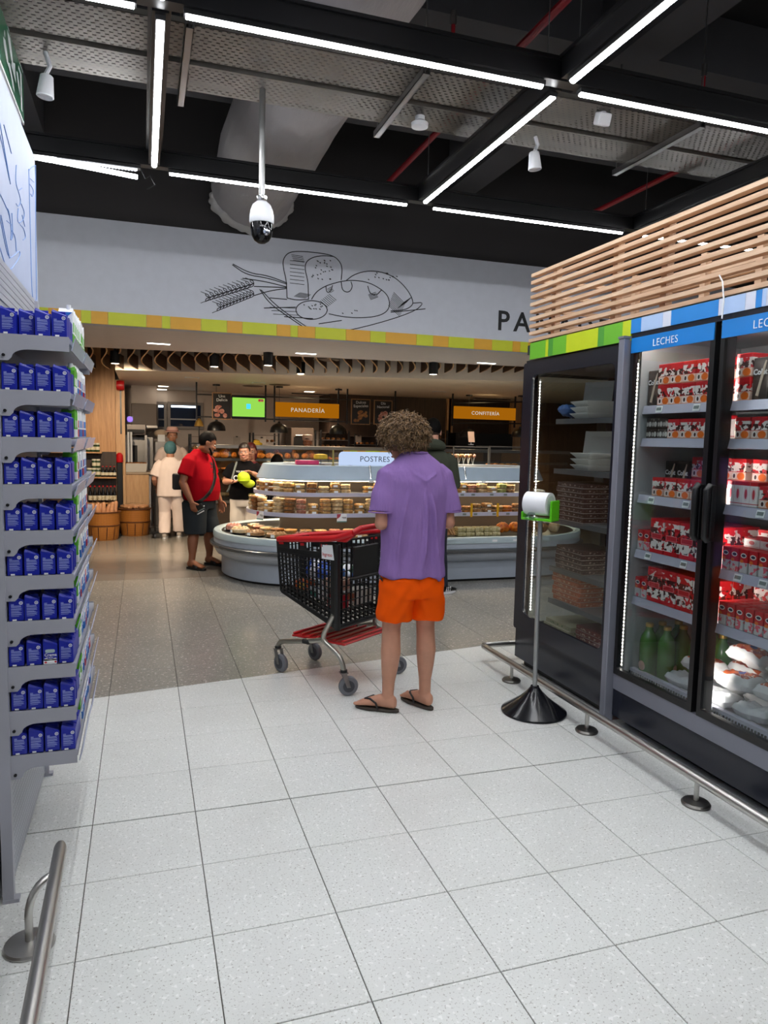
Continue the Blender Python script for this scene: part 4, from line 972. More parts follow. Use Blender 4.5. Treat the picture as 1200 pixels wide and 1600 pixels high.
# ---- coloured strip above the cabinets and timber slats
cs = empty('colour_band', (2.69, .2, 2.15), 0, 'green and blue colour band running above the freezers', 'band'); bandk = [140, 210, 222, 243, 303, 445, 472, 555, 593, 638, 735, 772, 985, 1005, 1105, 1152, 1180, 1200]
cc = {'g': mat('band_green', (104, 178, 40), .5), 'l': mat('band_lime', (190, 206, 20), .5), 'd': mat('band_dark_green', (70, 148, 50), .5), 'b': mat('band_blue', (20, 128, 208), .5), 'p': mat('band_pale_blue', (168, 194, 232), .5), 'w': mat('band_white', (206, 210, 226), .5)}
seq = 'gldglldglbpwbwpwbp'; ys = [at_x(FRX, 780+a/2.857, 320+(640-a*.25)/2.857).y for a in bandk]+[-.75, -.9, -1.2, -1.35, -1.6, -1.95]
seq = 'gldgldglbpwbwpwbpwbpbpb'
for k, (a, b_) in enumerate(zip(ys, ys[1:])):
    MB().bx(-.012, 0, b_+.0005-.2, a-.0005-.2, (-.03 if k < 8 else .005), .078).build('band_panel', cc[seq[k]], cs)
MB().bx(0, .74, -2.15, 1.27, .008, .07).build('backing_box', M['dark'], cs).location = (0.002, 0, 0)
PINE = [wood('pine_slat', (172, 134, 103), (208, 174, 144), 'y', .55), wood('pine_slat_pale', (184, 149, 118), (216, 186, 157), 'y', .55, 1.3)]; PINEX = wood('pine_end_slat', (186, 146, 112), (222, 188, 156), 'x', .55)
sl = empty('slatted_screen', (2.7, 0, 2.232), 0, 'pale timber slatted screen standing on top of the freezers', 'screen')
for k in range(10):
    z = .003+k*.0475
    MB().bx(-.025, .018, -1.95, 1.43, z, z+.021).build('slat', PINE[k % 2], sl)
    MB().bx(.66, .70, -1.95, 1.43, z+.004, z+.022).build('slat', PINE[(k+1) % 2], sl)
    if k % 2 == 0: MB().bx(.02, .66, 1.385, 1.42, z+.01, z+.03).build('end_slat', PINEX, sl)
for px in (871, 965, 1042):
    y = at_x(2.74, px, 440).y
    for x0 in (.02, .62): MB().bx(x0, x0+.04, y-.022, y+.022, 0, .455).build('post', PINE[0], sl)
for y in (-.55, -1.0): MB().bx(.02, .06, y-.022, y+.022, 0, .455).build('post', PINE[0], sl)
for y in (1.1, .55, 0, -.55): MB().bx(.06, .66, y-.02, y+.02, .0, .03).build('cross_batten', PINEX, sl)
p = [at_x(2.655, *q) for q in ((1124, 430), (1129, 440), (1131, 470), (1128, 498))]; o = empty('white_cable', p[3], 0, 'white cable hanging over the slats above the milk sign', 'cable'); MB().tube([q-p[3] for q in p], .0035, 6).build('cable_sheath', WHT, o)

# ---- bumper rail in front of the freezers and the bag-roll stand
o = empty('bumper_rail', (2.497, .3, 0), 0, 'stainless floor bumper rail running along the freezers', 'rail'); RZ2 = .118
MB().tube([(.36, 1.30, RZ2), (.04, 1.30, RZ2), (.012, 1.292, RZ2), (0, 1.27, RZ2), (0, 1.2, RZ2), (0, -2.4, RZ2)], .021, 14).build('bar', M['steel'], o)
for y in (1.156, .296, -.536, -1.40):
    MB().cyl((0, y-.3, .015), (0, y-.3, RZ2), .011, n=12).build('stub_post', M['steel'], o); MB().lathe([(.06, 0), (.062, .008), (.055, .016), (.015, .022)], 28, (0, y-.3, 0)).build('base_flange', mat('base_dark_steel', (110, 108, 104), .3, .9) if 'base_dark_steel' not in bpy.data.materials else bpy.data.materials['base_dark_steel'], o)
st = empty('bag_roll_stand', (2.362, .63, 0), 0, 'bag roll stand on a black cone base with green holder before the freezer', 'stand')
MB().lathe([(.187, 0), (.190, .006), (.188, .012), (.14, .045), (.085, .085), (.045, .125), (.026, .15), (.024, .158)], 48).build('cone_base', mat('base_black_plastic', (16, 17, 22), .18), st)
MB().tube([(0, 0, .15), (-.006, 0, .7), (-.012, 0, 1.125)], .013, 12).build('pole', mat('pole_grey', (158, 160, 160), .35, .5), st)
GH = mat('green_holder', (92, 196, 22), .35)
h = MB(); Rz = Matrix.Rotation(-1.0, 3, 'Z')
for c, d_ in (((0, 0, 1.135), (.19, .10, .014)), ((.088, 0, 1.19), (.012, .10, .11)), ((-.09, 0, 1.155), (.012, .10, .04))): h.box(Rz @ Vector(c)+Vector((-.015, 0, 0)), d_, M=Rz)
h.build('holder', GH, st, bevel=.004)
q = MB(); ax = Rz @ Vector((1, 0, 0)); cc_ = Vector((-.022, 0, 1.222)); nn = 32
q.cyl(cc_-ax*.075, cc_+ax*.068, .066, n=nn); q.build('bag_roll', mat('bag_film_white', (232, 234, 236), .3), st); q = MB(); q.cyl(cc_+ax*.0685, cc_+ax*.0695, .05, n=24); q.build('roll_core', mat('roll_edge', (205, 208, 210), .4), st)
q = MB(); q.tube([cc_+Vector((-.06, -.02, -.05)), cc_+Vector((-.09, -.05, -.075)), cc_+Vector((-.11, -.06, -.085))], [.02, .03, .012], 8, flat=.3); q.build('loose_film', M['clear'], st)
# ================================================================== DESSERT ISLAND
ICX, ICY, IXR = 2.05, 5.35, 4.45
IGREY = mat('island_panel', (180, 189, 202), .32, .05); IGREY2 = mat('island_plinth', (164, 173, 186), .4, .0); ILIP = mat('island_lip', (190, 206, 212), .22, .1); ISTEEL = mat('island_bumper', (118, 120, 122), .25, .6); IDECK = mat('island_deck', (34, 34, 36), .4); ISH = mat('island_rail', (190, 192, 214), .3); IHOOD = mat('island_hood', (188, 206, 222), .2, .1); IBACK = mat('island_back', (70, 60, 54), .5)
def stad(R, z, n=26):
    P = [(ICX+R*math.cos(a), ICY+R*math.sin(a), z) for a in [PI/2+PI*k/n for k in range(n+1)]]
    P += [(IXR+R*math.cos(a), ICY+R*math.sin(a), z) for a in [-PI/2+PI*k/n for k in range(n+1)]]
    return [(x-3.25, y-ICY, z) for x, y, z in P]
isl = empty('dessert_island', (3.25, ICY, 0), 0, 'grey round-ended refrigerated dessert island with two shelves and a hood', 'display counter')
def sweep(name, prof, m, parent=isl, smooth=40, closed=True):
    mb = MB(); R = [mb.ring(stad(r, z)) for r, z in prof]
    if closed: mb.skin(R+[R[0]], 0, False, False)
    else: mb.skin(R, 0, False, False)
    return mb.build(name, m, parent, smooth=smooth)
def plate(name, R, z0, z1, m, parent=isl):
    mb = MB(); mb.skin([mb.ring(stad(R, z0)), mb.ring(stad(R, z1))]); return mb.build(name, m, parent)
plate('kick_base', .965, 0, .035, M['black']); plate('plinth', 1.0, .03, .235, IGREY2)
sweep('tub_panel', [(.9, .235), (1.02, .235), (1.06, .26), (1.085, .31), (1.09, .34), (.9, .34)], IGREY)
sweep('bumper_rail', [(1.03, .342), (1.118, .342), (1.13, .352), (1.13, .372), (1.118, .382), (1.03, .382)], ISTEEL)
sweep('upper_panel', [(.9, .384), (1.09, .384), (1.088, .44), (.9, .44)], IGREY)
sweep('lip', [(1.0, .442), (1.095, .442), (1.095, .49), (1.085, .508), (1.06, .515), (1.02, .508), (1.0, .49)], ILIP)
plate('display_deck', 1.0, .46, .497, IDECK); plate('inner_back', .34, .497, 1.10, IBACK)
for R, z, nm in ((.72, .745, 'lower'), (.64, .965, 'upper')):
    s = plate('shelf_board', R-.012, z-.014, z-.002, mat('island_shelf_glass', (170, 172, 176), .25) if nm == 'lower' else bpy.data.materials['island_shelf_glass'])
    sweep('price_rail', [(R-.01, z-.038), (R, z-.036), (R+.002, z+.006), (R-.004, z+.008), (R-.008, z-.002)], ISH, s)
sweep('hood_panel', [(.605, 1.10), (.61, 1.112), (.54, 1.262), (.53, 1.265), (.3, 1.265), (.3, 1.262), (.52, 1.258), (.592, 1.112)], IHOOD)
plate('hood_top', .5, 1.10, 1.264, mat('island_hood_top', (86, 92, 100), .4))
WSTRIP = emit('island_led', (255, 226, 178), 16.0)
for R, z in ((.575, 1.094), (.62, .940), (.70, .72)):
    sweep('led_strip', [(R-.016, z), (R, z), (R, z+.005), (R-.016, z+.005)], WSTRIP)
for x in (2.62, 3.78):
    q = MB(); q.tube([(x-3.25, -.56, 1.11), (x-3.25, -.60, 1.13), (x-3.25, -.57, 1.20), (x-3.25, -.55, 1.27)], .012, 8); q.build('hood_bracket', M['chrome'], isl)
for x, y in ((2.62, 0), (4.0, 0)):
    q = MB().bx(x-3.25-.03, x-3.25+.03, -.622, -.616, 1.085, 1.11); q.build('price_tag', WHT, isl)
for x0, x1, z in ((3.9, 3.96, .47), (4.16, 4.22, .47), (1.96, 2.02, .47)):
    MB().bx(x0-3.25, x1-3.25, -1.0985, -1.096, z-.012, z+.012).build('price_tag', WHT, isl)
for k, x in enumerate((3.72, 3.86, 4.1, 4.28)):
    for R, z in ((.72, .745), (.64, .965)): MB().bx(x-3.25-.022, x-3.25+.022, -R-.0045, -R-.0025, z-.026, z-.004).build('price_tag', bpy.data.materials['tag_display'], isl)
sg = empty('counter_sign', (2.74, ICY-.36, 1.266), 0, 'white sign reading POSTRES on top of the island hood', 'sign')
n = 8; PTS = [(-.43, 0), (.43, 0)]+[(.43-.05+.05*math.cos(a), .155-.05+.05*math.sin(a)) for a in [PI/2*k/n for k in range(n+1)]]+[(-.43+.05+.05*math.cos(a), .155-.05+.05*math.sin(a)) for a in [PI/2+PI/2*k/n for k in range(n+1)]]
SIGNW = emit('sign_backlight', (180, 198, 228), .56)
MB().prism(PTS, -.008, .008, 'y').build('sign_panel', SIGNW, sg, smooth=30)
q = MB()
for k, (a, b) in enumerate(((-.38, -.30), (-.22, -.12), (.05, .16), (.25, .36))): MB().bx(a, b, -.0085, .0085, .1555, .168).build('sign_trim', MUST, sg)
for k, (a, b) in enumerate(((-.30, -.22), (-.12, .05), (.16, .25), (.36, .39))): MB().bx(a, b, -.0085, .0085, .1555, .168).build('sign_trim', LIME, sg)
text('POSTRES', .088, 'lettering', mat('grey_lettering', (70, 74, 84), .5), sg, frame((-.185, -.009, .045), (1, 0, 0), (0, 0, 1)), .001, spacing=1.05)
for x, tl in ((-.3, 0), (.3, 0)): MB().bx(x-.02, x+.02, -.02, .02, 0, .004).build('sign_foot', M['grey_metal'], sg)
# promo cards hanging from the lower shelf rail
def on_arc(s, R):
    """point at arc length s (from the island's leftmost point, going round the front) at offset R, with outward angle"""
    q = PI/2*R
    if s < q: a = PI+s/R; return ICX+R*math.cos(a), ICY+R*math.sin(a), a
    return ICX+(s-q), ICY-R, 1.5*PI
for k, (s, lb) in enumerate(((.40, 'red and white promotion card on the curved end of the lower island shelf'), (1.36, 'red and white promotion card hanging from the straight lower island shelf'))):
    x, y, a = on_arc(s, .735); o = empty('promotion_card', (x, y, .66), a+PI/2, lb, 'card', 'promotion cards on the island')
    MB().bx(-.055, .055, -.002, .002, 0, .09).build('card', M['paper'], o); MB().prism([(-.055, .09), (-.055, .035), (-.04, .045), (-.02, .06), (-.008, .09)], -.003, -.002, 'y').build('red_corner', mat('card_red', (170, 60, 76), .5) if 'card_red' not in bpy.data.materials else bpy.data.materials['card_red'], o, smooth=0)
    MB().bx(-.055, .055, -.003, -.002, 0, .012).build('card_stripe', mat('card_teal', (90, 140, 140), .5) if 'card_teal' not in bpy.data.materials else bpy.data.materials['card_teal'], o); q = MB(); q.bx(.0, .05, -.003, -.002, .05, .056); q.bx(.01, .05, -.003, -.002, .04, .045); q.build('printed_lines', M['ink'], o)
# ---- food in the island
def food(name, a, b, scale=28, rough=.35, c2=None):
    t = NT(name); n1 = t.noise(t.coord('Object'), scale, 4.0, .65); rnd = t.new('ShaderNodeObjectInfo').outputs['Random']
    c = t.mix(t.ramp(n1, .35, .65), lin(a), lin(b)); c = t.mix(t.mul(rnd, .35), c, lin(c2 or b)); t.bump(n1, .4, .006); return t.fin(c, rough)
FOOD = {'custard': food('custard_dessert', (236, 204, 140), (180, 118, 56)), 'cream': food('cream_dessert', (240, 226, 196), (206, 168, 112)), 'caramel': food('caramel_dessert', (196, 132, 66), (110, 62, 26)), 'choc': food('chocolate_dessert', (86, 44, 24), (196, 150, 100)), 'pinkish': food('berry_dessert', (226, 178, 160), (160, 80, 60)), 'pale': food('pale_pastry', (232, 212, 176), (190, 150, 100)), 'green': food('salad_filling', (196, 196, 130), (110, 120, 50)), 'fruit': food('fruit_mix', (240, 150, 40), (150, 40, 20), 20)}
LID = glass('dessert_lid', (248, 246, 240), .9, .12)
def tub(kind, rw, rd, h, rnd=False):
    c = MB(); n = 20
    def rg(mb, k, z):
        if rnd: return mb.ring([(rw*k*math.cos(2*PI*i/n), rd*k*math.sin(2*PI*i/n), z) for i in range(n)])
        return mb.ring([(math.copysign(abs(math.cos(2*PI*i/n))**.4, math.cos(2*PI*i/n))*rw*k, math.copysign(abs(math.sin(2*PI*i/n))**.4, math.sin(2*PI*i/n))*rd*k, z) for i in range(n)])
    c.skin([rg(c, .84, .001), rg(c, .93, h*.55), rg(c, .80, h*.72), rg(c, .4, h*.78)])
    l = MB(); l.skin([rg(l, .88, 0), rg(l, .97, h*.58), rg(l, 1.0, h*.60), rg(l, 1.0, h*.64), rg(l, .95, h*.66), rg(l, .90, h*.94), rg(l, .85, h)], 0, False, True)
    return c.mesh('dessert', [FOOD[kind]], 40), l.mesh('clear_lid', [LID], 40)
TB = {}
for kd in FOOD:
    TB[kd, 'sq'] = tub(kd, .058, .062, .062); TB[kd, 'rd'] = tub(kd, .06, .06, .056, True); TB[kd, 'flat'] = tub(kd, .062, .066, .042)
LBL = MB().bx(-.022, .022, -.064, -.0625, .008, .03).mesh('paper_label', [WHT], 0)
HH = {'sq': .062, 'rd': .056, 'flat': .042}
def stack(sname, s, R, z, kind, shape, n, idx, lab=False):
    x, y, a = on_arc(s, R)
    for k in range(n):
        o = empty('dessert_tub', (x+random.uniform(-.004, .004), y+random.uniform(-.004, .004), z+.001+k*(HH[shape]+.0008)), a+PI/2+random.uniform(-.12, .12))
        c, l = TB[kind, shape]; link(c, 'dessert', o); link(l, 'clear_lid', o)
        if lab: link(LBL, 'paper_label', o)
        tag(o, 'clear tub of %s, %s from bottom, %s stack from left, %s island shelf' % ({'custard': 'custard dessert', 'cream': 'cream dessert', 'caramel': 'caramel dessert', 'choc': 'chocolate', 'pinkish': 'pink dessert', 'pale': 'pale pastry', 'green': 'salad', 'fruit': 'fruit'}[kind], ORD[k], ordn(idx), sname), 'dessert', 'dessert tubs on the %s island shelf' % sname)
rs = random.Random(12)
kinds_l = ['custard', 'custard', 'caramel', 'cream', 'custard', 'pale', 'caramel', 'cream', 'custard', 'cream', 'caramel', 'custard', 'pale', 'custard', 'caramel', 'cream', 'custard', 'pale', 'pale', 'cream', 'custard', 'pinkish', 'pale', 'cream', 'green', 'choc', 'choc', 'choc', 'choc', 'fruit']
up_n = [2, 2, 3, 3, 2, 3, 3, 2, 3, 2, 0, 2, 2, 3, 3, 2, 2, 2, 1, 2, 2, 2, 2, 2, 2, 2, 3, 3, 3, 3]
for i in range(28):
    s = .02+i*.128
    if s < .64*PI/2+2.3 and up_n[i]: stack('upper', s, .560, .963, kinds_l[i], ('sq', 'rd', 'sq', 'flat')[i % 4] if i > 3 else 'sq', min(up_n[i], 3 if i % 4 == 3 and i > 3 else 2), i, i % 3 == 2)
lo_n = [4, 3, 3, 3, 3, 4, 3, 2, 3, 3, 3, 2, 3, 3, 2, 3, 3, 2, 2, 2, 2, 2, 2, 2, 2, 2, 2, 2]
for i in range(29):
    s = .0+i*.130
    if s < .72*PI/2+2.3: stack('lower', s, .637, .743, kinds_l[(i*7+3) % 24] if i < 22 else ['choc', 'fruit', 'choc', 'choc'][i % 4], ('flat', 'flat', 'rd', 'sq')[i % 4], (4, 4, 3, 2)[i % 4] if i < 14 else min(lo_n[i % 28], 3), i, i % 4 == 3)
# cakes and trays on the deck
DTRAY = mat('black_cake_tray', (18, 18, 20), .3); cakes = 0
def cake(x, y, rz, r, h, kind, lb, long=1.0, label=True):
    o = empty('cake_tray', (x, y, .4985), rz, lb, 'cake', 'cakes on the island deck')
    MB().lathe([(r*.9, 0), (r*1.06, .012), (r*1.05, .016), (r*.9, .006)], 24, sx=long).build('tray', DTRAY, o)
    mb = MB(); mb.lathe([(r*.86, .006), (r*.92, .02), (r*.93, h*.8), (r*.8, h), (r*.3, h*1.02)], 24, sx=long)
    for k in range(9):
        a = 2*PI*k/9; mb.ell((r*.62*math.cos(a)*long, r*.62*math.sin(a), h), (r*.16, r*.16, r*.12), 8, 6)
    mb.build('cake', FOOD[kind], o)
    if label: MB().bx(-.022, .022, -r*1.0-.004, -r*1.0-.002, .014, .045).build('paper_label', WHT, o)
for s, R, r, h, kd, lg, lb in ((.02, .93, .10, .05, 'pinkish', 1.25, 'pale glazed cake roll at the rear left end of the island deck'), (.30, .95, .115, .045, 'cream', 1.2, 'cream piped cake in front left of the island deck'), 
                               (.60, .95, .105, .04, 'choc', 1.3, 'dark chocolate cake with price label on the curved island deck'), (.90, .95, .11, .04, 'choc', 1.35, 'second dark chocolate cake on the curved island deck'), 
                               (1.22, .95, .115, .045, 'pinkish', 1.3, 'pale pink cake tray behind the cart nose'), (1.52, .95, .11, .03, 'pale', 1.4, 'white dotted flat cake beyond the red cart rim'), (1.84, .95, .11, .03, 'choc', 1.4, 'chocolate flat cake with white dots beyond the cart rim'), (2.16, .95, .11, .035, 'cream', 1.4, 'cream flat cake left of the purple shirt')):
    x, y, a = on_arc(s*.93, .872 if R > .9 else .66); cake(x, y, a+PI/2, r*.92, h*1.45, kd, lb, lg*.88)
for k in range(12):
    s_ = .06+k*.178
    for rw, R_ in ((1, .655),):
        x, y, a = on_arc(s_*.9, R_); kd = ['cream', 'pinkish', 'pale', 'choc', 'custard', 'caramel'][(k*5+rw*2) % 6]; me, ml = TB[kd, 'flat']
        for lv in range(2 if rw else 1):
            o = empty('dessert_tray', (x, y, .4985+lv*.0435), a+PI/2+random.uniform(-.3, .3)); o.scale = (1.1, 1.05, 1.0); link(me, 'dessert', o); link(ml, 'clear_lid', o)
            if rw == 0: link(LBL, 'paper_label', o)
            tag(o, 'clear flat tray of %s, %s from left in the %s deck row%s' % ({'cream': 'cream dessert', 'pinkish': 'pink dessert', 'pale': 'pale pastry', 'choc': 'chocolate cake', 'custard': 'custard dessert', 'caramel': 'caramel dessert'}[kd], ordn(k), ('front', 'rear')[rw], (', underneath', ', on top')[lv] if rw else ''), 'dessert', 'flat trays on the island deck')
# wrapped sandwiches and trays at the right of the deck
WRAP = food('wrapped_wafer', (214, 200, 160), (150, 140, 90), 40, .25)
sw = MB(); R0 = [sw.ring([(a*.05*k, b*.06*k, z) for a, b in ((-1, -1), (1, -1), (1, 1), (-1, 1))]) for k, z in ((.9, 0), (1, .01), (1.0, .04), (.9, .052))]; sw.skin(R0); SWM = sw.mesh('wrapped_sandwich', [WRAP], 60, bevel=.006, seg=2)
for r in range(2):
    for k in range(5):
        o = link(SWM, 'wrapped_sandwich', None, (3.60+k*.108, 4.47+r*.005, .4985+r*.053), random.uniform(-.1, .1)); tag(o, 'clear wrapped green wafer pack, %s from left in the %s layer on the deck' % (ORD[k], ('lower', 'upper')[r]), 'sandwich', 'wrapped wafer packs on the island deck')
BUNCH = food('pastry_sticks', (232, 196, 140), (180, 120, 80), 50, .3)
q = MB()
for k in range(14):
    a = random.uniform(-.5, .5); q.tube([(k*.012-.09, .02*math.sin(k), .02), (k*.012-.09-.05, -.01, .11+.02*math.sin(k*3))], .012, 6)
o = empty('snack_pack', (3.47, 4.46, .5), 0, 'clear pack of pale pastry sticks left of the wafer packs on the deck', 'pastry'); q.build('pastry_sticks', BUNCH, o, kind='stuff')
for k, (x, y, kd, lb) in enumerate(((3.08, 4.46, 'cream', 'black tray of pale sandwiches beside the purple shirt on the deck'), (3.27, 4.47, 'green', 'black tray of green sandwiches left of the pastry sticks'), (3.14, 4.60, 'pinkish', 'black tray stacked at the back beside the purple shirt'))):
    o = empty('sandwich_tray', (x, y, .4985), 0, lb, 'tray', 'sandwich trays on the island deck'); MB().bx(-.085, .085, -.065, .065, 0, .012).build('tray', DTRAY, o, bevel=.005); mb = MB()
    for j in range(4): mb.prism([(-.06, .012), (.05, .012), (-.05, .05)], -.05+j*.026, -.028+j*.026, 'y')
    mb.build('sandwich', FOOD[kd], o, smooth=0, kind='stuff'); MB().bx(-.08, .08, -.058, .058, .055, .056).build('film', LID, o); MB().bx(.0, .05, -.067, -.0655, .012, .042).build('paper_label', WHT, o)
for k, (x, kd) in enumerate(((4.16, 'fruit'), (4.33, 'fruit'), (4.50, 'choc'), (4.67, 'choc'), (4.84, 'pale'))):
    o = empty('fruit_pack', (x, 4.52, .4985), .2*k); bag(20+k, .13, .12, .11).build('packed_fruit', FOOD[kd], o, loc=(0, 0, .080), smooth=60); tag(o, 'plump clear bag of %s, %s from left at the right of the island deck' % ({'fruit': 'orange snacks', 'choc': 'chocolate sweets', 'pale': 'pale pastries'}[kd], ORD[k]), 'bag', 'snack bags at the right of the island')
YEL = mat('yellow_clip', (222, 170, 20), .45)
for k, (px, lb) in enumerate(((737, 'yellow shelf divider strip left of the chocolate bags'), (778, 'yellow shelf divider strip right of the orange snack bags'))):
    a = at_y(ICY-.735, px, 800); o = empty('shelf_strip', (a.x, ICY-.728, .70), 0, lb, 'divider', 'yellow divider strips on the lower island shelf'); MB().bx(-.014, .014, -.004, .0, 0, .155).build('strip', YEL, o, bevel=.001); MB().bx(-.014, .014, -.001, .004, .034, .052).build('clip', YEL, o)
# packs on top of the hood
PINKB = mat('pink_pack', (200, 50, 100), .4, var=.35, vs=25)
for k, (s, R, m, d, lb) in enumerate(((.38, .30, PINKB, (.26, .1, .05), 'long pink wrapped pack on the left of the island hood'), (.86, .25, FOOD['choc'], (.16, .1, .03), 'dark pastry tray on the island hood left of the yellow bowl'), (1.35, .1, FOOD['choc'], (.2, .12, .05), 'dark chocolate pastry tray on the island hood beside the sign'))):
    x, y, a = on_arc(s, R); o = empty('hood_pack', (x, y, 1.266), 0, lb, 'pack'); MB().box((0, 0, d[2]/2), d).build('pack_body', m, o, bevel=.015, seg=3); MB().box((0, 0, d[2]+.001), (d[0]*.6, d[1]*.7, .002)).build('pack_label', M['paper'], o)
o = empty('mixing_bowl', (2.12, 5.08, 1.266), 0, 'yellow cake on a clear stand on the island hood', 'cake'); MB().lathe([(.05, 0), (.05, .006), (.01, .012), (.01, .05), (.09, .06), (.09, .066)], 24).build('stand', M['clear'], o); MB().lathe([(.075, .066), (.08, .075), (.075, .115), (.02, .125)], 24).build('cake', mat('yellow_sponge', (206, 170, 40), .5, var=.2, vs=30), o)
o = empty('sign_post', (2.21, 4.86, 1.1), 0, 'slim brass post standing at the front of the island hood', 'post'); MB().bx(-.008, .008, -.006, .006, .165, .34).build('post_bar', mat('brass', (190, 176, 110), .35, .6), o); MB().bx(-.02, .02, -.012, .012, .165, .17).build('post_foot', bpy.data.materials['brass'], o)
# ================================================================== BAKERY BEHIND THE ISLAND
def lamp(kind, loc, energy, color, parent=None, size=.1, spot=2.2, rot=None):
    ld = bpy.data.lights.new('lamp', kind); ld.energy = energy; ld.color = color
    if kind == 'SPOT': ld.spot_size = spot; ld.spot_blend = .6; ld.shadow_soft_size = size
    elif kind == 'AREA': ld.size = size
    else: ld.shadow_soft_size = size
    o = bpy.data.objects.new('bulb', ld); COL.objects.link(o); o.location = loc
    if rot: o.rotation_euler = rot
    if parent is not None: o.parent = parent
    return o
WARMC = (1.0, .80, .56)
DL = emit('downlight_lens', (255, 240, 214), 6.0)
BY = 11.3
PALE = mat('bakery_wall_paint', (176, 166, 162), .7); DKW = wood('dark_wall_panel', (40, 30, 25), (66, 48, 38), 'z', .55); OAK = wood('oak_wall', (148, 102, 62), (196, 148, 100), 'z', .5, .8); OAKL = wood('oak_pale', (176, 134, 92), (212, 172, 128), 'z', .5)
wb = MB().bx(-3.6, 3.6, BY, BY+.1, 0, 3.0).build('wall_bakery', PALE, kind='structure')
MB().bx(3.6, 9.4, 10.4, 10.5, 0, 3.0).build('wall_confectionery', DKW, kind='structure')
MB().bx(3.55, 3.65, 10.4, BY, 0, 3.0).build('trim_7', DKW, kind='structure')
for k, px in enumerate((703, 706)):
    a = at_y(10.3, px, 670); MB().bx(a.x-.06, a.x+.03, 10.33, 10.4, 0, 2.4).build('trim_%d' % (8+k), OAKL, kind='structure')
a = at_y(10.3, 806, 660); MB().bx(a.x-.1, a.x+.12, 10.3, 10.4, 0, 2.4).build('trim_10', OAKL, kind='structure')
# windows in the back wall
for n_, (x0, x1) in enumerate(((247, 256.5), (266, 313.5))):
    a, b = at_y(BY, x0, 632), at_y(BY, x1, 667); o = empty('window_%d' % (n_+1), ((a.x+b.x)/2, BY-.03, b.z)); o['kind'] = 'structure'; W, H = b.x-a.x, a.z-b.z
    MB().bx(-W/2, W/2, .0, .02, 0, H).build('pane', mat('night_glass', (24, 34, 58), .08) if n_ == 0 else bpy.data.materials['night_glass'], o)
    f = MB(); f.bx(-W/2-.05, W/2+.05, -.03, .02, -.05, 0); f.bx(-W/2-.05, W/2+.05, -.03, .02, H, H+.05); f.bx(-W/2-.05, -W/2, -.03, .02, 0, H); f.bx(W/2, W/2+.05, -.03, .02, 0, H); f.build('window_frame', mat('window_frame_grey', (120, 114, 114), .5) if n_ == 0 else bpy.data.materials['window_frame_grey'], o)
    MB().bx(-W/2*.95, W/2*.72, -.012, -.002, H-.05, H-.015).build('pane_reflection', emit('lamp_reflection', (230, 246, 250), 2.2) if n_ == 0 else bpy.data.materials['lamp_reflection'], o)  # glowing bar painted on the pane as the reflection of a lamp
    MB().bx(-W/2, W/2, -.006, .0, H*.30, H*.36).build('mullion', M['grey_metal'], o)
# ceiling downlights
for k, (px, py, lit) in enumerate(((255, 603, 1), (253, 608, 1), (250, 613, 1), (396, 616, 1), (483.5, 611.5, 1), (521, 621.5, 1), (654, 627, 1), (678, 623, 1), (300, 590, 0), (404, 598, 0), (686, 612, 0))):
    a = at_z(2.399, px, py); o = empty('downlight', (a.x, a.y, 2.39), 0, '%s recessed downlight in the cream bakery ceiling, %s from left' % ('lit' if lit else 'slim unlit', ORD[k]), 'light', 'downlights in the bakery ceiling')
    MB().bx(-.10, .10, -.08, .08, .002, .01).build('lamp_trim', M['white'], o); MB().bx(-.08, .08, -.06, .06, -.001, .002).build('lens', DL if lit else M['cream'], o)
    if lit and k > 2: lamp('SPOT', (0, 0, -.03), 60*WARM, WARMC, o, .08, 2.4)
for k, (px, py) in enumerate(((248, 536.5), (478, 552), (760, 567))):
    a = at_z(2.573, px, py); o = empty('downlight', (a.x, a.y, 2.565), 0, 'slim white light panel in the soffit behind the header, %s from left' % ORD[k], 'light', 'light panels in the soffit')
    MB().bx(-.13, .13, -.03, .03, .004, .009).build('lamp_trim', M['white'], o); MB().bx(-.12, .12, -.022, .022, 0, .004).build('lens', emit('soffit_lens', (255, 250, 240), 5.0) if k == 0 else bpy.data.materials['soffit_lens'], o)
    lamp('SPOT', (0, 0, -.03), 45*WARM, (1, .86, .68), o, .08, 2.2)
for k, (px, py) in enumerate(((335, 573), (419, 571), (470, 584), (541, 590), (677, 585), (729, 597), (180, 568))):
    z = 2.42; a = at_z(z, px, py); o = empty('can_spotlight', (a.x, a.y, z), 0, 'black can spotlight among the timber baffles, %s from left' % (['second', 'third', 'fourth', 'fifth', 'sixth', 'seventh', 'first'][k]), 'spotlight', 'can spotlights in the timber baffles')
    MB().lathe([(.055, 0), (.06, .005), (.06, .15), (.01, .16)], 18).build('can', M['black'], o); MB().cyl((0, 0, .16), (0, 0, .55), .008, n=6).build('stem', M['black'], o); MB().cyl((0, 0, -.002), (0, 0, .002), .045, n=16).build('lens', DL, o)
    lamp('SPOT', (0, 0, -.03), (30 if k < 6 else 110)*WARM, WARMC, o, .05, 1.9, rot=(.75, -.2, 0) if k == 6 else None)
for k, (px, py) in enumerate(((395, 603), (437, 601), (510, 562))):
    a = at_z(2.399, px, py) if k < 2 else at_z(2.573, px, py); o = empty('air_diffuser', (a.x, a.y, a.z-.012), 0, 'round ceiling air diffuser, %s from left' % ORD[k], 'vent', 'air diffusers'); MB().lathe([(.05, 0), (.16, .004), (.17, .01), (.02, .011)], 24).build('diffuser_plate', mat('diffuser_brown', (110, 92, 78), .6) if k == 0 else bpy.data.materials['diffuser_brown'], o)
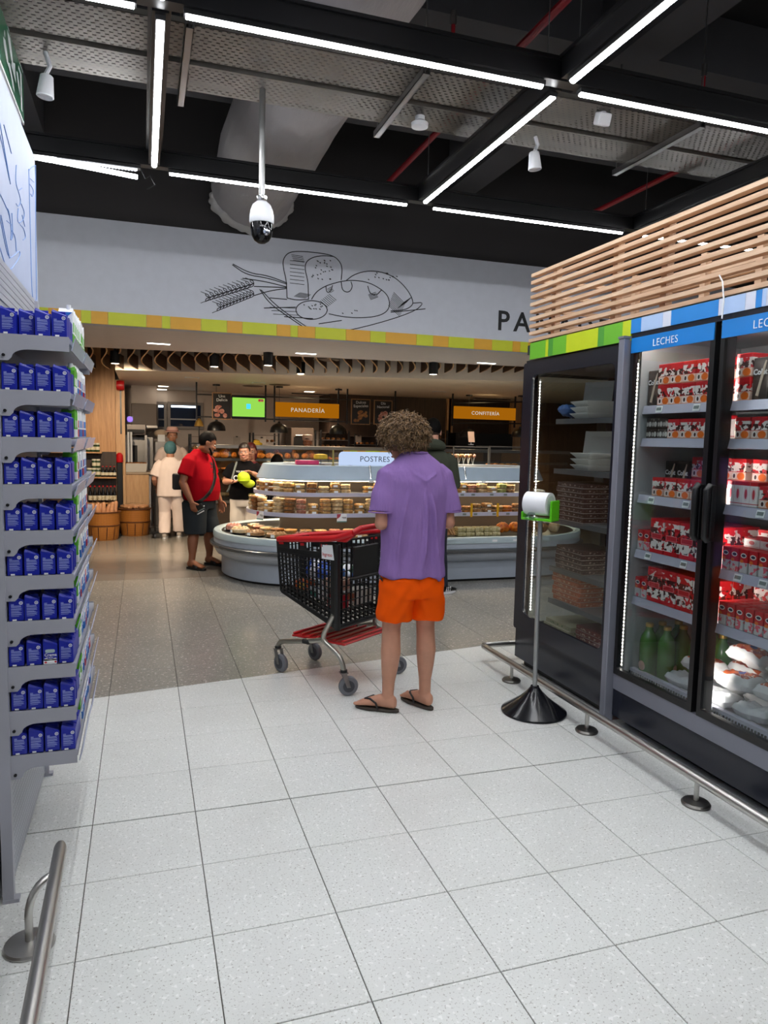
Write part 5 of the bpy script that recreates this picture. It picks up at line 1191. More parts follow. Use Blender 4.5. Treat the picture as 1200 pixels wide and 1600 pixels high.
# ---- oak wall with jar shelves at the left
OE = at_y(9.0, 180, 640).x
MB().bx(-3.6, OE, 9.0, 9.2, 0, 2.9).build('wall_oak', OAK, kind='structure')
b = at_y(9.2, 195, 640); MB().bx(OE, b.x, 9.2, 9.3, 0, 2.4).build('wall_plank', OAKL, kind='structure')
un = empty('wall_shelf', (-.77, 8.80, 0), 0, 'oak shelf unit with jars and bottles against the timber wall', 'shelf')
def zz(py, px=150, y=8.85): return at_y(y, px, py).z
SHZ = [zz(785, 165), zz(745, 165), zz(706, 150)]
MB().bx(-.6, .585, .17, .2, 0, SHZ[2]).build('back_panel', DKW, un)
for k, z in enumerate(SHZ): MB().bx(-.6, .585 if k < 2 else .385, -.03, .17, z-.02, z).build('shelf_board', OAK, un)
MB().bx(-.6, .585, -.03, .17, 0, .06).build('base', DKW, un)
JG = mat('jar_glass_dark', (46, 66, 40), .2, var=.5, vs=30); JL = mat('jar_lid', (206, 200, 180), .4); BTD = mat('dark_bottle', (20, 16, 16), .12); LABL = mat('jar_label', (206, 196, 170), .5)
jm = MB().lathe([(.03, 0), (.034, .004), (.034, .065), (.03, .072)], 16).mesh('jar_body', [JG], 40); jl = MB().lathe([(.033, .072), (.033, .088), (.001, .089)], 16).mesh('lid', [JL], 40); jb = MB().lathe([(.0346, .02), (.0346, .052)], 16, cap0=False, cap1=False).mesh('jar_label', [LABL], 40)
bm_ = MB().lathe([(.03, 0), (.033, .005), (.033, .11), (.014, .155), (.012, .19)], 16).mesh('bottle_body', [BTD], 40); bl_ = MB().lathe([(.0335, .03), (.0335, .085)], 16, cap0=False, cap1=False).mesh('paper_label', [LABL], 40); bc_ = MB().cyl((0, 0, .188), (0, 0, .205), .014, n=12).mesh('cap', [M['red_pl']], 40)
def jar(px, z, lb, sc=1.0, y=8.84):
    x = at_y(y, px, 720).x; o = empty('glass_jar', (x, y, z+.001), 0, lb, 'jar', 'jars on the oak shelf'); o.scale = (sc, sc, 1.5)
    for me, n in ((jm, 'jar_body'), (jl, 'lid'), (jb, 'jar_label')): link(me, n, o)
def bott(px, z, lb, sc, y=8.84):
    x = at_y(y, px, 760).x; o = empty('bottle', (x, y, z+.001), 0, lb, 'bottle', 'bottles on the oak shelf'); o.scale = (.88, .88, sc)
    for me, n in ((bm_, 'bottle_body'), (bl_, 'paper_label'), (bc_, 'cap')): link(me, n, o)
for k, px in enumerate((138, 145, 152.5)): jar(px, SHZ[2], 'small jar with pale lid on the top oak shelf, %s from left' % ORD[k], 1.03)
for k, px in enumerate((139, 146, 153)): jar(px, SHZ[1], 'small green jar on the middle oak shelf, %s from left' % ORD[k], 1.0)
for k, px in enumerate((147, 153)): jar(px, SHZ[1]+.137, 'small green jar stacked on the jars of the middle oak shelf, %s' % ('left' if k == 0 else 'right'), .95)
for k, px in enumerate((161, 167, 173, 179)): bott(px, SHZ[1], 'short dark bottle with pale label on the middle oak shelf, %s from left' % ORD[k], .8)
for k, px in enumerate((141, 148, 155, 161, 167.5, 173, 179)): bott(px, SHZ[0], 'tall dark bottle on the lowest oak shelf, %s from left' % ORD[k], 1.25)
# red-topped alarm post and black extinguisher
a = at_y(9.1, 188, 602); o = empty('alarm_sounder', (a.x, 9.12, a.z), 0, 'red round alarm sounder on the edge of the oak wall', 'alarm'); MB().lathe([(.02, -.06), (.07, -.055), (.08, .0), (.07, .055), (.02, .06)], 20, M=Matrix.Rotation(PI/2, 3, 'Y')).build('sounder', M['red_pl'], o); MB().bx(-.012, .012, .07, .1, -.75, .04).build('cable_duct', M['black'], o)
a = at_y(9.05, 187, 745); o = empty('fire_extinguisher', (a.x, 9.14, 0), 0, 'tall black cabinet stand with red top beside the oak shelves', 'stand'); MB().bx(-.045, .045, -.045, .045, 0, 1.12).build('stand_body', M['black'], o, bevel=.01); MB().lathe([(.05, 1.12), (.055, 1.13), (.05, 1.24), (.02, 1.27)], 16).build('red_top', M['red_pl'], o)
# serving cabinet with crate and tubes
a, b = at_y(9.32, 190, 738), at_y(9.32, 233, 785); o = empty('serving_cabinet', ((a.x+b.x)/2, 9.69, 0), 0, 'pale oak serving cabinet with worktop behind the bread baskets', 'cabinet'); W = b.x-a.x
MB().bx(-W/2, W/2, -.35, .35, .05, a.z-.03).build('cabinet_body', OAKL, o); MB().bx(-W/2-.02, W/2+.05, -.37, .35, a.z-.03, a.z).build('worktop', mat('worktop', (170, 150, 126), .4), o); MB().bx(W/2, W/2+.03, -.3, .34, .05, a.z-.03).build('side_panel', M['grey_metal'], o)
cz = a.z; c0, c1 = at_y(9.45, 193, 730), at_y(9.45, 230, 730)
o = empty('plastic_crate', ((c0.x+c1.x)/2, 9.55, cz+.001), 0, 'white plastic crate of small goods on the oak serving cabinet', 'crate'); w_ = (c1.x-c0.x)/2; h_ = .14
q = MB(); q.skin([q.ring([(sx*k, sy*.14*k/w_, z) for sx, sy in ((-1, -1), (1, -1), (1, 1), (-1, 1))]) for k, z in ((w_*.9, 0), (w_, h_), (w_*.97, h_), (w_*.87, .01))]); q.build('crate_shell', mat('crate_white', (200, 196, 190), .4), o); q = MB()
for k in range(14): q.ell((random.uniform(-w_*.8, w_*.8), random.uniform(-.1, .1), h_-.01), (.04, .03, .025), 8, 6)
q.build('crate_filling', FOOD['caramel'], o, kind='stuff')
for k, px in enumerate((195.5, 200.5, 205)):
    p, q_ = at_y(9.8, px, 675 if k else 680), at_y(9.8, px-1, 724); o = empty('bag_dispenser', (p.x, 9.8, cz+.001), 0, 'upright white tube dispenser on the serving cabinet, %s from left' % ORD[k], 'dispenser', 'tube dispensers'); MB().cyl((0, 0, 0), (0, 0, p.z-cz), .018, n=12).build('tube', M['white'], o); MB().cyl((0, 0, 0), (0, 0, .01), .021, n=12).build('foot', M['black'], o)
# grey kitchen machines
def machine(px0, py0, px1, py1, y, dpt, nm, lb, cat, m, z0=None, extra=None):
    a, b = at_y(y, px0, py0), at_y(y, px1, py1); zb = b.z if z0 is None else z0
    o = empty(nm, ((a.x+b.x)/2, y+dpt/2, zb), 0, lb, cat); W, H = b.x-a.x, a.z-zb
    MB().bx(-W/2, W/2, -dpt/2, dpt/2, 0, H).build('housing', m, o, bevel=.008); return o, W, H
KM = mat('kitchen_grey', (120, 112, 108), .35, .4); KD = mat('kitchen_brown', (84, 70, 62), .5); KS = mat('kitchen_steel', (150, 146, 142), .3, .7)
o, W, H = machine(205, 630, 245, 667, 10.3, .7, 'extractor_hood', 'brown grey extractor hood high in the bakery kitchen', 'hood', KD, None); MB().bx(-W/2-.01, W/2+.01, -.36, .36, -.02, .02).build('hood_rim', KS, o)
MB().bx(-W/2, W/2, -.3, .3, H, 2.4-(at_y(10.3, 205, 667).z)).build('hood_duct', PALE, o)
o, W, H = machine(197, 662, 228, 680, 10.08, .19, 'bread_slicer', 'grey bread slicer head on a tall stand behind the cabinet', 'machine', KM); 
for s_ in (-1, 1): MB().bx(s_*W/2-.02, s_*W/2+.02, -.15, .15, -at_y(10.08, 228, 680).z, 0).build('leg', KS, o)
MB().bx(-W/2+.02, W/2-.02, -.205, -.2, H*.2, H*.5).build('control_panel', M['dark'], o)
o, W, H = machine(205, 682, 240, 735, 10.45, .5, 'dough_machine', 'steel dough machine under the slicer head', 'machine', KS, 0.0); MB().lathe([(.10, H), (.16, H+.1), (.155, H+.11), (.02, H+.03)], 20).build('bowl', KS, o); MB().bx(-W/2-.01, -W/2+.1, -.26, -.25, H*.5, H*.9).build('control_panel', M['dark'], o)
o, W, H = machine(242, 690, 263, 735, 10.0, .5, 'prep_table', 'steel preparation table with white trays in the kitchen', 'table', KS, 0.0); MB().bx(-W/2+.05, W/2-.05, -.2, .2, H, H+.12).build('white_tray', M['white'], o); MB().ell((0, 0, H+.14), (.12, .1, .07), 12, 8).build('flour_bag', mat('flour_bag', (180, 160, 140), .7), o)
o = empty('insect_lamp', (at_y(10.25, 203, 655).x, 10.25, at_y(10.25, 203, 655).z), 0, 'small violet insect lamp on the kitchen wall', 'lamp'); MB().ell((0, 0, 0), (.045, .03, .045), 12, 8).build('violet_bulb', emit('violet_glow', (120, 90, 220), 1.2), o); MB().bx(-.05, .05, .02, .06, -.05, .05).build('lamp_plate', M['grey_metal'], o)
# bread baskets
WK = NT('wicker'); co = WK.coord('Object'); s_ = WK.xyz(co); an = WK.math('ARCTAN2', s_[1], s_[0]); st_ = WK.math('SINE', WK.mul(an, 70)); s2 = WK.math('SINE', WK.mul(s_[2], 420)); f_ = WK.ramp(WK.math('ADD', st_, WK.mul(s2, .6)), -1.2, 1.2); WK.bump(f_, .5, .006); WICK = WK.fin(WK.mix(f_, lin((120, 66, 20)), lin((196, 128, 52))), .55)
BRB = mat('bread_bag', (206, 150, 110), .3, var=.35, vs=20); 
for k, (px, py, y, lb) in enumerate(((161, 846, 8.3, 'round woven basket of bagged bread in front of the oak shelves'), (211, 838, 8.8, 'round woven basket with cloth-covered bread before the serving cabinet'))):
    a = at_z(0, px, py); o = empty('bread_basket', (a.x, a.y+(.24, .18)[k], 0), .3*k, lb, 'basket', 'woven bread baskets'); r = .225
    MB().lathe([(r*.86, 0), (r*.92, .03), (r, .2), (r*1.04, .40), (r*1.06, .42), (r*1.0, .42), (r*.95, .38), (r*.9, .1), (.01, .08)], 48).build('wicker_body', WICK, o)
    q = MB()
    for z in (.22, .415): q.tube([(r*(1.01 if z < .3 else 1.06)*math.cos(t_), r*(1.01 if z < .3 else 1.06)*math.sin(t_), z) for t_ in [2*PI*i/40 for i in range(40)]], .009, 6, closed=True)
    q.build('rim_band', mat('wicker_dark', (84, 46, 18), .6) if k == 0 else bpy.data.materials['wicker_dark'], o, kind='stuff')
    for j in range(4): t_ = -2.4+j*.55; MB().tube([(r*.9*math.cos(t_-.04), r*.9*math.sin(t_-.04)-.006, .02), (r*1.0*math.cos(t_), r*1.0*math.sin(t_)-.008, .2)], .006, 5).build('wicker_stay', bpy.data.materials['wicker_dark'], o)
    if k == 0:
        for j in range(9):
            t_ = 2.4*j; rr_ = .14*math.sqrt((j+.5)/9); x, y_ = o.location.x+rr_*math.cos(t_), o.location.y+rr_*math.sin(t_)
            e = empty('bread_bag', (x, y_, .3), 0, 'bag of bread standing in the front woven basket, %s around its middle' % ordn(j), 'bread', 'bags of bread in the basket'); mb = MB(); tx, ty = .05*math.cos(t_), .05*math.sin(t_)
            mb.limb([(0, 0, .0), (tx*.6, ty*.6, .12), (tx, ty, .2+.02*(j % 3))], [.032, .036, .028], 10); mb.build('loaf_bag', BRB, e); MB().lathe([(.024, .0), (.006, .03), (.022, .07)], 10, (tx, ty, .225+.02*(j % 3))).build('bag_neck', LID, e)
    else:
        e = empty('bread_cloth', (o.location.x, o.location.y, .424), 0, 'bread under clear film heaped on the rear woven basket', 'bread'); q = MB()
        for j in range(10): t_ = 2.4*j; rr_ = .17*math.sqrt((j+.5)/10); q.ell((rr_*math.cos(t_), rr_*math.sin(t_), .02), (.07, .045, .035), 10, 8, Matrix.Rotation(t_, 3, 'Z'))
        q.build('bread_rolls', BRB, e, kind='stuff'); MB().lathe([(r*1.0, .003), (r*.97, .05), (r*.5, .07), (.01, .072)], 24).build('film', LID, e); MB().tube([(r*.95, 0, .05), (r*1.14, .0, .035), (r*1.24, .02, -.08), (r*1.2, .03, -.3)], [.02, .02, .014, .01], 8, flat=.4).build('film_tail', LID, e)
# ---- long pastry counter
CY = 8.55
CZ1 = 1.43
ct = empty('pastry_counter', (4.2, CY, 0), 0, 'long glass-fronted pastry counter along the back of the bakery', 'display counter'); CX0, CX1 = 1.0-4.2, 7.6-4.2
MB().bx(CX0, CX1, 0, .8, .08, .52).build('counter_base', mat('counter_base_brown', (74, 60, 50), .5), ct); MB().bx(CX0, CX1, .1, .7, 0, .08).build('kick_plate', M['black'], ct); MB().bx(CX0, CX1, -.02, .82, .52, .56).build('counter_ledge', KS, ct)
MB().bx(CX0, CX1, .70, .74, .56, CZ1-.03).build('rear_panel', mat('counter_rear', (150, 112, 74), .5), ct); MB().bx(CX0, CX1, .05, .8, CZ1-.03, CZ1).build('counter_top', mat('counter_top_grey', (150, 142, 134), .3), ct)
MB().bx(CX0, CX1, -.012, -.006, .56, CZ1-.02).build('front_glass', M['pane'], ct)
CSH = [.62, .86, 1.04, 1.215]
for z in CSH[1:]: MB().bx(CX0, CX1, .08, .70, z-.016, z-.004).build('glass_shelf', M['clear'], ct); 
CW = emit('counter_led', (255, 206, 140), 9.0); MB().bx(CX0, CX1, -.02, .05, CZ1-.05, CZ1).build('front_fascia', KS, ct); MB().bx(CX0, CX1, .074, .08, 1.18, 1.222).build('shelf_rail', KS, ct)  # fascia and shelf rail are added to hide the glowing strips from view
for z in (CZ1-.034, 1.194): MB().bx(CX0, CX1, .09, .105, z-.004, z).build('led_strip', CW, ct)
for x in (-2.402, -1.124, .154, 2.0): MB().bx(x-.003, x+.003, -.004, .7, .56, CZ1-.03).build('divider', M['clear'], ct)
crs = MB(); 
for k in range(9):
    t_ = -1.1+2.2*k/8; rr_ = .032*(1-abs(t_/1.25)**2)+.008
    crs.ell((.06*math.sin(t_), -.03*math.cos(t_)+.03, .041), (.02, rr_*1.1, rr_), 10, 6, Matrix.Rotation(-t_, 3, 'Z'))
CRM = crs.mesh('croissant', [food('croissant_crust', (226, 140, 52), (150, 70, 22), 40, .4, (236, 168, 70))], 60)
BUN = MB().lathe([(.04, 0), (.055, .012), (.05, .04), (.02, .055), (.002, .057)], 16).mesh('bun', [food('bun_crust', (196, 120, 56), (120, 62, 26), 30, .45, (226, 180, 120))], 60)
DAN = MB().lathe([(.045, 0), (.06, .01), (.058, .025), (.04, .02), (.03, .03), (.002, .034)], 14).mesh('danish', [food('danish_top', (232, 170, 76), (170, 92, 40), 36, .3, (206, 60, 40))], 60)
PCK = MB().bx(-.06, .06, -.05, .05, 0, .05).mesh('pastry_pack', [food('pastry_pack_film', (214, 190, 150), (130, 90, 56), 20, .3)], 60, bevel=.008)
rp = random.Random(21); kinds = [(CRM, 'croissant', 'golden croissant'), (BUN, 'bread_bun', 'round brown bun'), (DAN, 'danish_pastry', 'glazed pastry'), (PCK, 'pastry_pack', 'clear pack of pastries')]
rowsn = ['bottom', 'second', 'third', 'top']
for sh, z in enumerate(CSH):
    for k in range(22):
        x = 1.16+k*.142
        if sh == 3: me, nm, d = kinds[0 if k < 13 else 2]
        elif sh == 0: me, nm, d = kinds[3]
        else: me, nm, d = kinds[(k//4+sh) % 4]
        o = link(me, nm, None, (x+rp.uniform(-.004, .004), CY+.24+rp.uniform(-.02, .02), z+.001), rp.uniform(0, 6) if nm != 'pastry_pack' else rp.uniform(-.06, .06)); o.scale = (1.06, 1.06, 1.25 if sh == 3 else 1.0)
        tag(o, '%s on the %s shelf of the long pastry counter, %s from left' % (d, rowsn[sh], ordn(k)), 'pastry', 'pastries in the long counter')
        if sh == 3 and k % 2 == 0:
            o = link(me, nm, None, (x, CY+.42, z+.001), rp.uniform(0, 6)); o.scale = (1.15, 1.15, 1.9); tag(o, '%s heaped behind on the top counter shelf, %s from left' % (d, ordn(k//2)), 'pastry', 'pastries in the long counter')
# right part: two glass cases with lollipops and small cakes on the confectionery counter
for k, (px0, px1, lb) in enumerate(((709, 763, 'glass display case with candy on sticks at the confectionery counter'), (766, 815, 'glass display case of small pastries right of the candy case'))):
    y = 7.0; a, b = at_y(y, px0, 697), at_y(y, px1, 728); o = empty('glass_case', ((a.x+b.x)/2, y+.2, 0), 0, lb, 'display case', 'glass cases at the confectionery counter'); W = b.x-a.x; z0 = b.z; z1 = a.z
    MB().bx(-W/2, W/2, -.2, .3, 0, z0).build('case_base', KS, o); f = MB()
    for x in (-W/2, W/2): f.bx(x-.008, x+.008, -.2, -.184, z0, z1)
    f.bx(-W/2, W/2, -.2, -.184, z1-.014, z1); f.bx(-W/2, W/2, .286, .3, z1-.014, z1); f.build('case_frame', KS, o); MB().bx(-W/2, W/2, -.197, -.193, z0, z1).build('front_glass', M['pane'], o); MB().bx(-W/2, W/2, -.19, .29, z1-.006, z1-.002).build('top_glass', M['pane'], o)
    n_ = 14 if k == 0 else 5
    for j in range(n_):
        x = o.location.x-W/2+.06+(W-.12)*j/(n_-1)*(.75 if k == 0 else 1)
        if k == 0:
            q = empty('lollipop', (x, y+.12+.06*(j % 3), z0+.001), 0, 'candy on a stick standing in the glass candy case, %s from left' % ORD[j], 'candy', 'candies on sticks'); MB().tube([(0, 0, 0), (.03*math.sin(j*2), 0, .12)], .004, 5).build('stick', M['paper'], q); MB().ell((.035*math.sin(j*2), 0, .14), (.026, .02, .03), 10, 8).build('candy', FOOD[['caramel', 'pinkish', 'choc', 'cream'][j % 4]], q)
        else: q = link(DAN, 'danish_pastry', None, (x, y+.12, z0+.001), j); tag(q, 'small pastry in the right confectionery case, %s from left' % ORD[j], 'pastry', 'small pastries in the right case')
    if k == 0: lamp('AREA', (0, .05, z1-.02), 3*WARM, WARMC, o, .3)
a = at_y(7.1, 736, 693); b = at_y(7.1, 736, 677); o = empty('price_card_stand', (a.x, 7.1, a.z-.02), .15, 'tilted white card on a stand above the candy case', 'card'); MB().box((0, 0, .12), (.11, .006, .16), M=Matrix.Rotation(-.2, 3, 'X')).build('card', mat('pink_card', (206, 176, 160), .5), o); MB().bx(-.03, .03, -.03, .03, 0, .01).build('card_foot', M['grey_metal'], o); MB().bx(-.005, .005, -.005, .005, .01, .06).build('card_stem', M['grey_metal'], o)
# ---- hanging sign frames
FRY = 8.9
def fr(x, y): return at_y(FRY, x, y)
def frame_run(vs_, tops, bots, lb):
    o = empty('sign_gantry', (fr(vs_[0], tops[0][1]).x, FRY, fr(*bots[0]).z), 0, lb, 'frame', 'black hanging sign frames'); O = o.location
    for px in vs_:
        t_, b_ = fr(px, 605), fr(px, 655); x = t_.x-O.x
        MB().bx(x-.012, x+.012, -.012, .012, -.05, 2.4-O.z).build('post', M['blackmetal'], o)
    for p in (tops, bots):
        a, b = fr(*p[0])-O, fr(*p[1])-O; MB().tube([a, b], .011, 6).build('crossbar', M['blackmetal'], o)
    return o
frame_run((307, 415, 429, 529, 543, 618), ((307, 616), (618, 627)), ((307, 651), (618, 662)), 'black hanging frame carrying the posters, screen and panaderia sign')
frame_run((708, 806, 822), ((708, 630), (822, 628)), ((708, 661), (822, 662)), 'black hanging frame carrying the confiteria sign')
ORG = emit('orange_sign', (196, 118, 14), .30)
def hung_sign(x0, y0, x1, y1, word, lb):
    a, b = fr(x0, y0), fr(x1, y1); o = empty('hanging_sign', ((a.x+b.x)/2, FRY-.03, b.z), 0, lb, 'sign', 'orange hanging signs'); W, H = b.x-a.x, a.z-b.z
    MB().bx(-W/2, W/2, -.015, .015, 0, H).build('sign_panel', ORG, o); text(word, H*.40, 'lettering', emit('sign_letter', (236, 226, 206), .36) if 'sign_letter' not in bpy.data.materials else bpy.data.materials['sign_letter'], o, frame((0, -.017, H*.36), (1, 0, 0), (0, 0, 1)), .004, 'CENTER', 1.15)
    lamp('AREA', (0, -.25, H+.12), .8*WARM, (1, .75, .4), o, .3, rot=(.9, 0, 0)); MB().bx(-W/2*.6, W/2*.6, -.26, -.24, H+.125, H+.14).build('sign_light_bar', M['black'], o)
hung_sign(430, 628, 528.5, 654, 'PANADERÍA', 'orange hanging sign reading PANADERÍA'); hung_sign(708.5, 634.5, 803.5, 657, 'CONFITERÍA', 'orange hanging sign reading CONFITERÍA')
a, b = fr(362.5, 621), fr(412.5, 652); o = empty('menu_screen', ((a.x+b.x)/2, FRY-.06, b.z), 0, 'flat screen glowing green with a small blue emblem', 'screen'); W, H = b.x-a.x, a.z-b.z
MB().bx(-W/2-.02, W/2+.02, 0, .04, -.02, H+.02).build('bezel', M['black'], o); MB().bx(-W/2, W/2, -.003, 0, 0, H).build('screen_image', emit('green_screen', (142, 206, 78), .55), o); MB().bx(-.035, .03, -.005, -.003, H*.42, H*.68).build('blue_emblem', emit('blue_screen', (60, 170, 220), .9), o); MB().bx(W*.30, W*.46, -.005, -.003, H*.82, H*.95).build('red_badge', emit('red_screen', (170, 30, 50), .6), o); q = MB(); q.bx(W*.35, W*.44, -.006, -.005, H*.86, H*.91); q.build('badge_print', M['paper'], o)
PF = wood('poster_frame', (120, 84, 52), (170, 126, 84), 'z'); 
def poster(x0, y0, x1, y1, l1, l2, kd, lb):
    a, b = fr(x0, y0), fr(x1, y1); o = empty('poster', ((a.x+b.x)/2, FRY-.035, b.z), 0, lb, 'poster', 'dark posters above the counter'); W, H = b.x-a.x, a.z-b.z
    MB().bx(-W/2, W/2, -.01, .012, 0, H).build('frame', PF, o); MB().bx(-W/2+.015, W/2-.015, -.013, -.01, .015, H-.015).build('print', mat('poster_black', (22, 17, 15), .5) if 'poster_black' not in bpy.data.materials else bpy.data.materials['poster_black'], o)
    q = MB(); rp_ = random.Random(kd)
    for j in range(9): q.ell((rp_.uniform(-W*.3, W*.3), -.0135, rp_.uniform(H*.15, H*.5)), (rp_.uniform(.02, .05), .0015, rp_.uniform(.02, .045)), 10, 6)
    q.build('food_picture', [FOOD['pinkish'], FOOD['caramel'], FOOD['pinkish']][kd-1], o, kind='stuff')
    for t_, zf in ((l1, .82), (l2, .68)): text(t_, H*.15, 'lettering', M['paper'], o, frame((0, -.0135, H*zf), (1, 0, .05), (-.05, 0, 1)), .0006, 'CENTER')
poster(331, 613, 361.5, 656, 'Una', 'Delicia', 1, 'dark framed bread poster left of the green screen'); poster(548, 623, 577, 664, 'Dulces', 'Especiales', 2, 'dark framed poster of sweets just right of the panaderia sign'); poster(583.5, 625, 611, 664, 'Día', 'Nacional', 3, 'dark framed poster behind the curly-haired shopper')
# ---- pendant lamps
for k, (px, py, y) in enumerate(((338, 673, 9.2), (436, 676, 9.0), (528, 678, 9.0), (731, 683, 9.0), (812, 683, 8.6))):
    a = at_y(y, px, py); o = empty('pendant_lamp', (a.x, y, a.z), 0, 'black dome pendant lamp over the bakery counter, %s from left' % ORD[k], 'lamp', 'black dome pendant lamps'); r = .15
    MB().lathe([(r, 0), (r*.99, .02), (r*.9, .08), (r*.66, .125), (r*.3, .15), (.02, .155), (.02, .18), (.01, .185), (.01, .15), (r*.6, .115), (r*.85, .07), (r*.96, .0)], 28, cap0=False, cap1=False).build('shade', M['black'], o); MB().cyl((0, 0, .18), (0, 0, 2.39-a.z), .003, n=6).build('cord', M['black'], o); MB().lathe([(.06, 2.375-a.z), (.06, 2.398-a.z)], 18).build('ceiling_rose', M['black'], o); MB().ell((0, 0, .06), (.03, .03, .035), 12, 8).build('bulb_glass', emit('bulb_glow', (255, 180, 120), 1.5) if k == 0 else bpy.data.materials['bulb_glow'], o)
    lamp('SPOT', (0, 0, .03), 9*WARM, WARMC, o, .04, 2.0)
# ---- baker's racks and oven behind the counter
def rack(px0, py0, px1, y, n_, lb, m=None):
    a, b = at_y(y, px0, py0), at_y(y, px1, py0); o = empty('bakers_rack', ((a.x+b.x)/2, y+.25, 0), 0, lb, 'rack', "baker's racks"); W = b.x-a.x; H = a.z
    for sx in (-1, 1):
        for sy in (-1, 1): MB().bx(sx*W/2-.015, sx*W/2+.015, sy*.22-.015, sy*.22+.015, 0, H).build('post', M['blackmetal'], o)
    for k in range(n_):
        z = H-.04-k*(H-.9)/n_; MB().bx(-W/2, W/2, -.22, .22, z-.008, z).build('shelf_tray', KS if k % 2 else KD, o)
    q = MB()
    for k in range(1, n_):
        z = H-.04-k*(H-.9)/n_
        for j in range(int(W/.1)): q.ell((-W/2+.06+j*.1, -.12, z+.022), (.04, .05, .024), 8, 6)
    q.build('bread_row', BUN.materials[0], o, kind='stuff')
rack(298, 678, 333, 10.0, 3, 'black rack with trays behind the left pendant lamp'); rack(396, 676, 436, 10.2, 6, "baker's rack of trays under the second pendant lamp"); rack(502, 672, 546, 10.2, 6, "baker's rack of trays behind the third pendant lamp"); rack(556, 678, 590, 10.0, 5, "baker's rack of trays left of the curly-haired shopper"); rack(686, 672, 700, 9.8, 7, "narrow baker's rack beside the man in the olive hoodie")
o, W, H = machine(455, 668, 490, 700, 10.6, .6, 'bread_oven', 'dark brown bread oven between the racks behind the counter', 'oven', KD, 0.0); MB().bx(-W/2+.05, W/2-.05, -.31, -.3, H*.4, H*.9).build('oven_door', M['black'], o); MB().tube([(-W/2+.08, -.33, H*.92), (W/2-.08, -.33, H*.92)], .012, 8).build('oven_handle', KS, o)
o, W, H = machine(712, 676, 800, 720, 9.9, .45, 'dark_cupboard', 'dark shelving cupboard behind the confectionery counter', 'cupboard', M['black'], 0.0)
for k in range(4): MB().bx(-W/2+.03, W/2-.03, -.235, -.22, H*.3+k*.22, H*.3+k*.22+.02).build('shelf_edge', KD, o)
for k, (px, py, w_, h_, y, lb) in enumerate(((370, 690, 13, 18, 11.296, 'white notice sheet on the kitchen wall below the green screen'), (409, 690, 15, 14, 10.226, 'white notice sheet clipped to the baker rack'), (560, 686, 11, 12, 10.016, 'white notice sheet hanging left of the curly-haired shopper'))):
    a = at_y(y, px, py); s_ = .0105; o = empty('notice_sheet', (a.x, y, a.z-h_*s_/2), 0, lb, 'paper', 'notice sheets behind the counter'); MB().bx(-w_*s_/2, w_*s_/2, -.002, .002, 0, h_*s_).build('sheet', mat('sheet_grey', (160, 152, 146), .6) if k == 0 else bpy.data.materials['sheet_grey'], o); MB().bx(-.02, .02, -.005, .004, h_*s_-.01, h_*s_+.01).build('clip', M['black'], o)
a = at_y(8.9, 312, 662); o = empty('amber_lamp', (at_y(8.8, 312, 668).x, 8.95, CZ1+.001), 0, 'small golden bell-shaped ornament on the counter left end', 'ornament'); MB().lathe([(.07, .28), (.075, .285), (.05, .36), (.02, .40), (.002, .41)], 16).build('bell', GOLD, o); MB().bx(-.14, .14, -.06, .06, 0, .02).build('stand_tray', M['black'], o); MB().cyl((0, 0, .02), (0, 0, .3), .008, n=8).build('stand_stem', M['black'], o)
o = empty('yellow_cake', (at_y(8.8, 402, 693).x, 8.85, CZ1+.001), 0, 'yellow cake on the pastry counter top below the second pendant lamp', 'cake'); MB().lathe([(.08, 0), (.09, .02), (.085, .04), (.05, .045), (.05, .075), (.02, .085)], 20).build('cake', mat('yellow_cake_icing', (220, 180, 40), .4), o); MB().cyl((0, 0, -.0005), (0, 0, .004), .11, n=20).build('plate', M['white'], o)
# ================================================================== SHOPPING CART
CO = Vector((1.606, 1.283, 0)); CF = Vector((-.588, .809, 0)); CR = Vector((.809, .588, 0)); CANG = math.asin(.588)
def cside(a, px, py):
    d = ray(px, py); t_ = (a-(CAM-CO).dot(CR))/d.dot(CR); P = CAM+d*t_-CO
    return Vector((a, P.dot(CF), P.z))
cart = empty('shopping_cart', tuple(CO), CANG, 'black plastic shopping cart with red rim and handle beside the purple-shirted shopper', 'shopping cart')
BP = mat('cart_black_plastic', (17, 18, 19), .42); TUBE = mat('cart_tube', (176, 174, 164), .28, .85); WG = mat('wheel_grey', (112, 114, 120), .5); WD = mat('tyre_dark_grey', (70, 72, 78), .6)
def grid(quad, nu, nv, r, name, top=0.0, edge=.014):
    """bars between four corners (bottom-left, bottom-right, top-right, top-left); the top band is solid"""
    bl, br, tr_, tl = [Vector(q) for q in quad]; P = lambda u, v: (bl*(1-u)+br*u)*(1-v)+(tl*(1-u)+tr_*u)*v
    nrm = (br-bl).cross(tl-bl).normalized(); mb = MB()
    def bar(a, b, w, t_=.006):
        d = (b-a); L = d.length; d = d.normalized(); s = nrm.cross(d); mb.box((a+b)/2, (L, w, t_), M=Matrix((d, s, nrm)).transposed())
    for i in range(nu+1): bar(P(i/nu, 0), P(i/nu, 1-top), r*(2 if i in (0, nu) else 1), .012)
    for j in range(nv+1): bar(P(0, j/nv*(1-top)), P(1, j/nv*(1-top)), r*(1.8 if j in (0, nv) else .8), .009)
    return mb, P, nrm
W0, W1 = .28, .172
RB, RT, FB_, FT_ = (.115, .425), (.115, .945), (.688, .552), (.712, .886)
def c4(s): return (s*W0*.96, *RB), (s*W1*.92, *FB_), (s*W1, *FT_), (s*W0, *RT)
